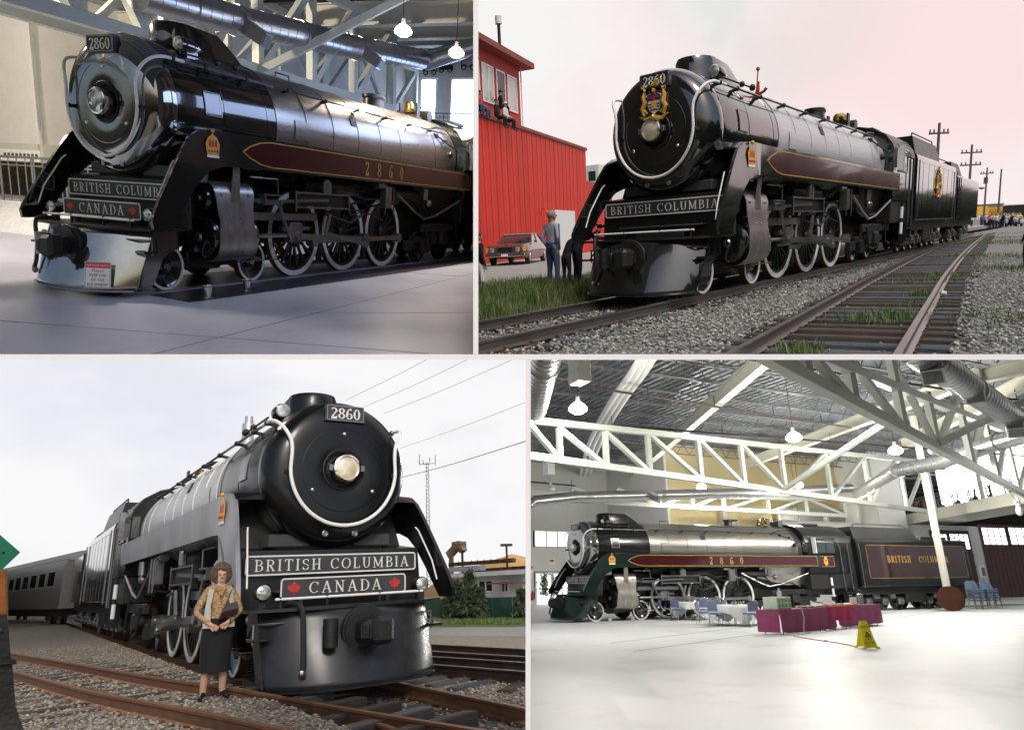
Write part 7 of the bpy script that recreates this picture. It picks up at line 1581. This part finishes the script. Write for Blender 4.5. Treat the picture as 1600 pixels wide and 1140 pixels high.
def put_chair(p, rz, lab, grp):
    global ch0
    if ch0 is None: ch0 = chair((p[0], p[1], 0), rz, lab, grp); return ch0
    return dup(ch0, (p[0], p[1], 0), rz, lab, grp)
M_GLASS = mat('clear tumbler', (.6, .62, .62), .08, .4, .1, 8)
for ti, (px, py, nm, names) in enumerate(((1084, 967, 'left', [(200, 'blue chair farthest left of the left round table'), (250, 'blue chair at the front of the left round table'), (150, 'blue chair behind the left round table, by the driving wheel'), (300, 'blue chair between the two round tables')]), (1150, 976, 'right', [(195, 'blue chair on the left of the right round table'), (255, 'blue chair with its back square to the view before the right round table'), (310, 'blue chair front right of the right round table'), (350, 'blue chair on the right side of the right round table'), (75, 'blue chair behind the right round table'), (125, 'blue chair behind left of the right round table')]))):
    c = S4.z(px, py, 0); tb = thing('round_table', 'round folding table under white cloth, the %s one of two' % nm, 'table', (c.x, c.y, 0), 0, 'round tables before the engine')
    part('table_top', MB().cyl((0, 0, .70), (0, 0, .735), .86, n=40), M_TTOP, tb)
    for a in (45, 135, 225, 315): part('leg', MB().tube([(.5 * math.cos(R(a)), .5 * math.sin(R(a)), 0), (.35 * math.cos(R(a)), .35 * math.sin(R(a)), .7)], .015, 6), M_STEEL, tb)
    mb = MB(); NN = 72
    for rr0, kz in ((.02, .742), (.84, .742), (.875, .735), (.90, .64), (.94, .42), (.97, .18)):
        for i in range(NN):
            a = 2 * pi * i / NN; corner = (abs(math.cos(2 * (a + ti * .4))) ** 3); dz = 0 if kz > .7 else (kz - .735) * (.45 + .75 * corner)
            wv = 1 + (.035 * math.sin(14 * a) * (.74 - kz) / .4 if kz < .7 else 0); mb.v.append((rr0 * wv * math.cos(a), rr0 * wv * math.sin(a), (kz if kz > .7 else .735 + dz)))
    for j in range(5):
        for i in range(NN): mb.f.append((j * NN + i, j * NN + (i + 1) % NN, (j + 1) * NN + (i + 1) % NN, (j + 1) * NN + i))
    mb.m = [0] * len(mb.f)
    solo('tablecloth', mb, M_CLOTH, 'white cloth with hanging corners on the %s round table' % nm, 'tablecloth', 'white cloths on the round tables', loc=(c.x, c.y, 0), sharp=1.3)
    for a, lab in names: put_chair((c.x + 1.2 * math.cos(R(a)), c.y + 1.2 * math.sin(R(a))), R(a + 180), lab, 'blue chairs round the white tables')
    cd_ = thing('table_caddy', 'small wire caddy with glasses on the %s round table' % nm, 'caddy', (c.x + .05, c.y, .743), 0, 'caddies on the round tables'); part('base', MB().cyl((0, 0, 0), (0, 0, .02), .12, n=14), M_STEEL, cd_); part('handle', MB().tube([(-.08, 0, .02), (-.03, 0, .26), (.03, 0, .26), (.08, 0, .02)], .01, 6), M_STEEL, cd_)
    for dx, dy in ((-.07, .05), (.07, .05), (0, -.08)): part('glass', MB().cyl((dx, dy, .02), (dx, dy, .12), .03, n=10), M_GLASS, cd_)
    for j in range(4): a = R(50 + 90 * j); solo('plate', MB().lathe([(.0, .0), (.0, .08), (.02, .12), (.015, .11), (.006, 0)], ax='z', n=18), M_WHITE, 'white plate at the %s of the %s round table' % (('far right', 'far left', 'near left', 'near right')[j], nm), 'plate', 'plates laid on the %s round table' % nm, loc=(c.x + .55 * math.cos(a), c.y + .55 * math.sin(a), .744))
stk = S4.y(1508, 930, -1.9)
for i in range(4):
    for j in range(6):
        o = dup(ch0, (stk.x + i * .62 - .8, -2.9 + .1 * (i % 2), .11 * j), R(250) + rnd.uniform(-.03, .03), ('lowest', 'second lowest', 'third lowest', 'third highest', 'second highest', 'topmost')[j] + ' blue chair in the ' + ('stack touching the table tops', 'second stack from the table tops', 'third stack from the table tops', 'stack nearest the wooden door')[i], 'stacked chairs by the column')
for px, lab in ((1236, 'lone blue chair behind the left end of the buffet'), (1242, 'lone blue chair near the cab steps')): p = S4.z(px, 958 if px == 1236 else 952, 0); put_chair((p.x, p.y), R(200), lab, 'blue chairs round the white tables')
# buffet
M_CLM = mat('plum buffet cloth', (.24, .045, .12), .85, 0, .12, 6, bump=.2); M_CLR = mat('crimson buffet cloth', (.34, .012, .06), .85, 0, .12, 6, bump=.2)
A4, Z4 = S4.z(1222, 992, 0), S4.z(1378, 976, 0); dv4 = (Z4 - A4); dv4.z = 0; LB = dv4.length; dv4.normalize(); rb = math.atan2(dv4.y, dv4.x)
bt = thing('buffet_table', 'long buffet table standing before the drivers', 'table', tuple(A4), rb)
part('table_top', MB().bx(0, LB, 0, .76, .70, .735), M_TTOP, bt)
for x in (.2, LB * .36, LB * .4, LB * .62, LB * .66, LB - .2): part('leg', MB().tube([(x, .06, 0), (x, .06, .68), (x, .7, .68), (x, .7, 0)], .016, 6), M_JOIST, bt)
def cloth(x0, x1, drop, m, lab, dz, endl=False, endr=False):
    mb = MB(); NX = 30
    rows = []
    for r0 in range(6):
        row = []
        for i in range(NX + 1):
            t = i / NX; x = x0 + (x1 - x0) * t
            if r0 == 0: p = (x, .80, .60)
            elif r0 == 1: p = (x, .775, .742 + dz)
            elif r0 == 2: p = (x, -.015, .742 + dz)
            else:
                f = (r0 - 2) / 3; e = drop * (1 - .10 * abs(2 * t - 1) ** 9 * (1 if 'crimson' not in lab else 0)); p = (x, -.02 - .05 * f - .022 * f * math.sin(x * 9 + r0) - dz, .735 + dz - e * f)
            row.append(p)
        rows.append(row)
    for r0 in rows: mb.v += r0
    for j in range(5):
        for i in range(NX): q = j * (NX + 1) + i; mb.f.append((q, q + 1, q + NX + 2, q + NX + 1))
    mb.m = [0] * len(mb.f)
    for fl_, x in ((endl, x0), (endr, x1)):
        if fl_:
            sx_ = -1 if x == x0 else 1; v = [(x + sx_ * (.03 + .10 * (1 - abs(2 * t - 1))) * f, -.02 + .8 * t, .738 + dz - .66 * f) for f in (0, .5, 1) for t in np.linspace(0, 1, 13)]
            mb.add(v, [(j * 13 + i, j * 13 + i + 1, (j + 1) * 13 + i + 1, (j + 1) * 13 + i) for j in range(2) for i in range(12)])
    return solo('buffet_cloth', mb, m, lab, 'tablecloth', 'cloths over the buffet table', loc=tuple(A4), rz=rb, sharp=1.2)
cloth(-.05, LB * .5, .68, M_CLM, 'plum cloth hanging over the left end of the buffet', 0, True); cloth(LB * .52, LB + .05, .66, M_CLM, 'plum cloth hanging over the right end of the buffet', 0, False, True); cloth(LB * .43, LB * .68, .44, M_CLR, 'crimson cloth laid across the middle of the buffet', .006)
BP = lambda u, v, z=.75: tuple(A4 + dv4 * u + Vector((-dv4.y, dv4.x, 0)) * v + Vector((0, 0, z)))
M_FOODS = [mat('food %s' % n, c, .7, 0, .4, 40, bump=.4) for n, c in (('brown', (.30, .16, .06)), ('green', (.12, .25, .05)), ('pale', (.6, .5, .3)), ('red', (.45, .08, .05)))]
foods = ['brown food', 'green salad', 'pale pastry', 'red fruit']
for i in range(8):
    u = LB * (.30 + .075 * i); t = thing('platter', 'white oval platter of %s on the buffet, %s' % (foods[i % 4], 'left half' if i < 4 else 'right half'), 'platter', BP(u, .36, .752), rb, 'platters on the buffet'); part('dish', MB().lathe([(0, 0), (0, .16), (.03, .24), (.025, .22), (.012, .15), (.012, 0)], ax='z', n=22), M_WHITE, t); part('food', MB().ball((0, 0, .02), (.17, .15, .055), 10, 6), M_FOODS[i % 4], t)
cn = thing('drinks_carton', 'pale green drinks carton on the left end of the buffet', 'carton', BP(.55, .36, .745), rb); part('box', MB().bx(-.42, .42, -.25, .25, 0, .38, .01), mat('pale green carton', (.50, .58, .46), .7, 0, .1, 4), cn)
for i in range(4):
    for j in range(2): part('print', MB().bx(-.36 + i * .2, -.24 + i * .2, -.256, -.251, .07 + j * .15, .18 + j * .15), mat('carton green print', (.16, .28, .16), .7), cn)
uc = thing('coffee_urn', 'steel coffee flask at the right end of the buffet', 'flask', BP(LB - .55, .4, .745), rb); part('body', MB().lathe([(0, 0), (0, .12), (.34, .12), (.4, .06), (.43, .06), (.44, 0)], ax='z', n=20), M_STEEL, uc); part('lid', MB().lathe([(.40, .07), (.48, .07), (.5, 0)], ax='z', n=16).box((.08, 0, .47), (.12, .04, .03), .01), M_UNDER, uc)
for i in range(3): solo('cup_stack', MB().lathe([(0, 0), (0, .04), (.26, .05), (.26, 0)], ax='z', n=14), M_WHITE, ('left', 'middle', 'right')[i] + ' stack of white cups by the coffee flask', 'cups', 'cup stacks on the buffet', loc=BP(LB - 1.25 + i * .16, .4, .745))
gl = thing('glass_jar', 'clear glass jar standing on the drinks carton', 'jar', BP(.75, .36, 1.127), rb); part('jar', MB().lathe([(0, 0), (0, .08), (.14, .08), (.2, .035), (.26, .035), (.27, 0)], ax='z', n=16), M_GLASS, gl)
solo('power_cord', MB().tube(smooth_path([BP(1.15, -.1, .8), BP(1.15, -.16, .5), BP(1.0, -.2, .2), BP(.7, -.35, .02)], 6), .015, 6), M_WHITE, 'white cord hanging down the plum cloth', 'cord')
M_CORDR = mat('red floor cord', (.45, .06, .03), .6)
cdp = [S4.z(a, b, .012) for a, b in ((1240, 993), (1262, 997), (1290, 1001), (1310, 1004), (1340, 1010))]; solo('extension_lead', MB().tube(smooth_path(cdp, 5), .013, 6).box(tuple(cdp[2]), (.12, .07, .05), .01), M_CORDR, 'thin red cord running over the floor to the yellow sign', 'cord')
# wet floor sign
M_WY = mat('yellow plastic', (.92, .78, .03), .4, 0, .05, 8); w0 = S4.z(1355, 1012, 0); kk = S4.pix(w0)[2] / FPX; Hs = 40 * kk; fz = math.atan2(S4.C[1] - w0.y, S4.C[0] - w0.x)
wf = thing('wet_floor_sign', 'yellow folding caution sign standing alone on the floor', 'floor sign', tuple(w0), fz + pi / 2 + .5); hw_ = Hs * .27; sp_ = Hs * .30
for sg in (-1, 1):
    pl_ = part('panel', MB().loft([[(-hw_, sg * sp_, .03), (hw_, sg * sp_, .03), (hw_, sg * sp_ - sg * .02, .03), (-hw_, sg * sp_ - sg * .02, .03)], [(-hw_ * .52, sg * .02, Hs), (hw_ * .52, sg * .02, Hs), (hw_ * .52, sg * .0, Hs), (-hw_ * .52, sg * .0, Hs)]]), M_WY, wf)
    for x in (-1, 1): part('foot', MB().bx(x * hw_ - .05, x * hw_ + .05, sg * sp_ - .02, sg * sp_ + .02, 0, .05, .01), M_WY, wf)
part('grip', MB().bx(-.06, .06, -.028, -.02, Hs * .90, Hs * .95), M_INK, wf)
sl_ = math.atan2(sp_ - .02, Hs); PW = lambda u, v, d: (u, -(.02 + (sp_ - .02) * (1 - v)) - d, Hs * v)
tri = MB()
T3 = [(-.5, 0), (.5, 0), (0, .86)]
for i in range(3):
    a, b = T3[i], T3[(i + 1) % 3]; s3 = hw_ * .8; tri.bar(PW(a[0] * s3, .42 + a[1] * s3 / Hs, .006), PW(b[0] * s3, .42 + b[1] * s3 / Hs, .006), .012, .03, up=(0, 1, 0))
tri.bar(PW(0, .47, .006), PW(.03, .55, .006), .012, .04, up=(0, 1, 0)).bar(PW(-.04, .44, .006), PW(.06, .46, .006), .012, .025, up=(0, 1, 0)); part('warning_symbol', tri, M_INK, wf)
tx = Matrix(((1, 0, 0, 0), (0, 0, -1, 0), (0, 1, 0, 0), (0, 0, 0, 1))); 
for txt, sz, v in (('CAUTION', .085, .78), ('WET', .08, .33), ('FLOOR', .08, .22)): put_text(txt, sz, M_INK, wf, Matrix.Translation(Vector(PW(0, v, .006))) @ Matrix.Rotation(sl_ * -1, 4, 'X') @ tx)
# roof steel
deck_corr(-24, 60, -27, 40, 11.6, .5, .12, 'y')
jl = 'grey open-web joist under the corrugated deck of the wide hall'
for i in range(25): joist((-23, -20 + i * 2.3, 10.7), (60, -20 + i * 2.3, 10.7), .8, 70, 'steel joists over the wide hall', jl, r=.022)
for i, ((a, b), (c_, d), lab) in enumerate((((965, 760), (1192, 562), 'cream roof girder left of the middle of the wide hall'), ((1212, 707), (1480, 605), 'cream roof girder in the middle of the wide hall'), ((1420, 690), (1600, 598), 'cream roof girder farther right in the wide hall'), ((1520, 590), (1610, 570), 'cream roof girder at the top right corner of the wide hall'))):
    p, q = S4.z(a, b, 9.9), S4.z(c_, d, 9.9); d_ = (q - p).normalized(); q = q + d_ * 2; p = p - d_ * (5 if i < 2 else 1); g = thing('roof_girder', lab, 'girder', tuple(p)); e = q - p
    part('web', MB().bar((0, 0, 0), e, .12, .55), M_BEAM, g); part('flange', MB().bar((0, 0, .29), e + Vector((0, 0, .29)), .42, .05), M_BEAM, g); part('flange', MB().bar((0, 0, -.29), e + Vector((0, 0, -.29)), .42, .05), M_BEAM, g)
def px_truss(lab, ends, cols, tops, z, w=.26, diags='\\', vw=.24):
    a, b = S4.z(*ends[0], z), S4.z(*ends[1], z); d = b - a; pts = []; hs_ = []
    for px, ty in zip(cols, tops):
        lo, hi = -.6, 1.6
        for _ in range(50):
            m = (lo + hi) / 2
            if S4.pix(a + d * m)[0] < px: lo = m
            else: hi = m
        p = a + d * lo; pts.append(tuple(p)); hs_.append(max(.05, up_z(S4, p, ty) - z))
    return truss(lab, pts, hs_, w, None, diags, vw=vw)
px_truss('long white truss crossing the hall in front of the boiler top', ((829, 712), (1460, 800)), [822, 875, 948, 1016, 1096, 1164, 1228, 1300, 1362, 1418, 1462], [655, 668, 674, 676, 684, 691, 699, 708, 714, 712, 722], 6.0, .24, '\\\\\\\\\\\\////', .2)
px_truss('nearest white truss sloping down to the right under the roof', ((1210, 563), (1598, 770)), [1190, 1262, 1335, 1413, 1465, 1520, 1560, 1592, 1640], [520, 540, 555, 560, 612, 620, 650, 680, 690], 6.0, .27, '\\\\\\\\////', .22)
px_truss('far white truss behind the boiler top', ((830, 778), (1330, 806)), [822, 895, 965, 1032, 1082, 1132, 1202, 1262, 1322], [770, 762, 764, 768, 770, 772, 774, 778, 780], 6.2, .24, '\\\\\\////', .2)
a, b = S4.z(1227, 763, 6.1), S4.z(1390, 655, 7.8); solo('roof_brace', MB().bar(a, b, .2, .2), M_TRUSS, 'white brace rising from the long truss to a middle girder', 'brace')
a, b = S4.z(1466, 692, 6.1), S4.z(1606, 624, 7.8); solo('roof_brace', MB().bar(a, b, .24, .24), M_TRUSS, 'white brace rising to the big duct at right', 'brace')
pn4 = S4.z(828, 688, 6.0); 
for k_, off in enumerate((0, 11, 22)):
    pth = [S4.z(a + off * (1 - i * .07), b, 10.2) for i, (a, b) in enumerate(((1004, 552), (985, 584), (958, 622), (934, 664), (916, 706), (906, 748), (901, 778)))]
    solo('curved_tube', MB().tube(smooth_path(pth, 4), .14, 10), M_WHITE, ('left', 'middle', 'right')[k_] + ' one of three curved white tubes below the deck', 'curved tube', 'curved white tubes below the deck')
ps = [S4.z(a, b, 7.2) for a, b in ((1405, 535), (1452, 562), (1520, 610), (1580, 650), (1640, 690))]; dn = (Vector(S4.C) - ps[1]); dn.z = 0; dn.normalize()
duct([tuple(p) for p in ps], .42, 'big ribbed silver duct across the top right corner', [((ps[1].x, ps[1].y, ps[1].z - .1), (dn.x, dn.y, -.9)), ((ps[2].x, ps[2].y, ps[2].z), (dn.x, dn.y, -.5)), ((ps[3].x, ps[3].y, ps[3].z - .1), (dn.x, dn.y, -1.2))])
duct([tuple(S4.z(a, b, 7.2)) for a, b in ((862, 520), (850, 570), (835, 638))], .42, 'short fat silver duct at the top left corner')
ps = [S4.y(a, b, 5.0) for a, b in ((815, 800), (835, 783), (900, 776), (1035, 773), (1225, 768), (1330, 762))]; duct([tuple(p) for p in ps], .30, 'long silver duct running behind the far truss', [((ps[3].x - 1, 4.8, ps[3].z), (0, -1, -.6))])
ps = [S4.z(a, b, 7.0) for a, b in ((1340, 772), (1400, 735), (1470, 722), (1560, 690), (1640, 668))]; duct([tuple(p) for p in ps], .34, 'silver duct bending along the balcony wall')
for (a, b, c_, d, lab) in ((828, 655, 1640, 715, 'dark sprinkler pipe crossing the hall above the long truss'), (1100, 552, 1640, 632, 'dark sprinkler pipe in the upper right of the roof'), (828, 590, 1330, 668, 'dark sprinkler pipe across the upper left of the roof'), (828, 752, 1240, 790, 'thin dark sprinkler pipe low on the left')):
    p, q = S4.z(a, b, 9.3), S4.z(c_, d, 9.3); t = thing('sprinkler_pipe', lab, 'pipe', tuple(p), 0, 'sprinkler pipes over the wide hall'); part('pipe', MB().cyl((0, 0, 0), q - p, .055, n=8), M_PIPE, t)
    for f in (.12, .3, .5, .7, .88): part('hanger', MB().cyl((q - p) * f, (q - p) * f + Vector((0, 0, .5)), .02, n=6), M_PIPE, t)
for (px, py, lab, on) in ((903, 637, 'largest lit globe lamp near the top left of the hall', 1), (1240, 682, 'lit globe lamp above the middle of the long truss', 1), (1399, 703, 'lit globe lamp left of the nearest truss end', 1), (1096, 760, 'lit globe lamp below the long truss over the boiler', 1), (1247, 757, 'small lit globe lamp under the long truss centre', 1), (1492, 718, 'lit globe lamp by the balcony windows', 1), (860, 763, 'unlit white globe lamp low at the left', 0), (1360, 755, 'far lit lamp near the white block', 1), (1249, 818, 'small lit lamp on the cream wall', 1)):
    z = 7.4 if py < 800 else 5.6; p = S4.z(px, py, z) if py < 800 else S4.y(px, py, YC - 1.5); lamp(tuple(p), lab, (1500 if on else 0), 1.0, 8, 10.6, 'pendant lamps of the wide hall', bool(on), False)
for px, py, lab in ((905, 573, 'white heater box hanging top left between joists'), (857, 728, 'small white box below the long truss at left')): p = S4.z(px, py, 7.6); t = thing('ceiling_box', lab, 'ceiling box', tuple(p)); part('body', MB().bx(-.22, .22, -.3, .3, -.5, .3, .03), M_WHITE, t); part('bracket', MB().cyl((0, 0, .3), (0, 0, .7), .03, n=6), M_PIPE, t)
p = S4.z(1463, 704, 6.4); t = thing('flood_lamp', 'twin white spotlights clamped under the nearest truss', 'spotlight', tuple(p))
for s in (-1, 1): part('head', MB().ball((s * .22, 0, 0), (.17, .17, .17), 12, 8), M_WHITE, t)
part('mount', MB().bar((-.2, 0, 0), (.2, 0, 0), .06, .06).bar((0, 0, 0), (0, 0, .4), .05, .05), M_JOIST, t)
p = S4.z(1590, 785, 5.2); solo('hanging_bag', MB().tube(smooth_path([tuple(S4.z(1565, 755, 5.9)), tuple(S4.z(1580, 772, 5.5)), tuple(p)], 5), .03, 6).ball(p, (.12, .12, .3), 10, 7).ball(p - Vector((0, 0, .4)), (.18, .16, .25), 10, 7), M_TEE, 'white plastic bag hanging from the right truss end', 'bag')

# ------------------------------------------------------------------ partition boards between the four sets, and what they cut off
M_BOARD = mat('white partition paint', (.96, .96, .96), .6, 0, .02, 4)
CUR[0] = None
def board(x0, y0, x1, y1, name):              # pixel edges of the board's front; it runs straight back from there
    a, b = 1.0, 1.9; mx, my = (x0 + x1) / 2, (y0 + y1) / 2
    def P(px, py, Y, cx, cy): return (cx * Y / FPX + (px - PX0 - cx) * a / FPX, Y, cy * Y / FPX + (PY0 - py - cy) * a / FPX)
    vert = (y1 - y0) > (x1 - x0)
    cx = (mx - PX0) if vert else 0; cy = 0 if vert else (PY0 - my)
    v = [P(x0, y0, a, cx, cy), P(x1, y0, a, cx, cy), P(x1, y1, a, cx, cy), P(x0, y1, a, cx, cy), P(x0, y0, b, cx, cy), P(x1, y0, b, cx, cy), P(x1, y1, b, cx, cy), P(x0, y1, b, cx, cy)]
    mb = MB().add(v, [(0, 3, 2, 1), (4, 5, 6, 7), (0, 1, 5, 4), (2, 3, 7, 6), (1, 2, 6, 5), (0, 4, 7, 3)])
    return struct(name, mb, M_BOARD, sharp=.3)
board(-60, 553.3, 1660, 561.9, 'partition_wall')
board(739.4, -60, 747.4, 553.0, 'partition_wall')
board(821.2, 562.2, 829.2, 1200, 'partition_wall')
bpy.context.view_layer.update()
def finish(S, top):
    px, sx, py = S.clip
    pls = [Vector((sx * 1.0, -sx * (px - PX0) / FPX, 0)), Vector((0, -(PY0 - py) / FPX, 1.0)) * (1 if top else -1)]
    def visit(o, Mw):
        Mo = Mw @ o.matrix_basis
        for ch in list(o.children): visit(ch, Mo)
        if o.type != 'MESH' or not len(o.data.vertices): return
        me = o.data; n = len(me.vertices); co = np.empty(n * 3, np.float32); me.vertices.foreach_get('co', co)
        A = np.array(Mo); w = co.reshape(-1, 3) @ A[:3, :3].T + A[:3, 3]
        for p in pls:
            d = w @ np.array(p)
            if (d >= 0).all(): continue
            if (d < 0).all():
                if not len(o.children):
                    if o in S.objs: S.objs.remove(o)
                    bpy.data.objects.remove(o)
                else: o.data = bpy.data.meshes.new(me.name + '_gone')
                return
            bm = bmesh.new(); bm.from_mesh(me)
            Mi = Mo.inverted(); nl = (Mo.to_3x3().transposed() @ p).normalized()
            c0 = Mi @ Vector((0, 0, 0))
            bmesh.ops.bisect_plane(bm, geom=bm.verts[:] + bm.edges[:] + bm.faces[:], dist=1e-5, plane_co=c0, plane_no=nl, clear_inner=True)
            me = bpy.data.meshes.new(me.name); bm.to_mesh(me); bm.free()
            for q in o.data.materials: me.materials.append(q)
            o.data = me
            if not len(me.vertices):
                if not len(o.children):
                    if o in S.objs: S.objs.remove(o)
                    bpy.data.objects.remove(o)
                return
            co = np.empty(len(me.vertices) * 3, np.float32); me.vertices.foreach_get('co', co); w = co.reshape(-1, 3) @ A[:3, :3].T + A[:3, 3]
    for o in list(S.objs): visit(o, S.D)
    for o in S.objs: o.matrix_basis = S.D @ o.matrix_basis
finish(S1, True); finish(S2, True); finish(S3, False); finish(S4, False)
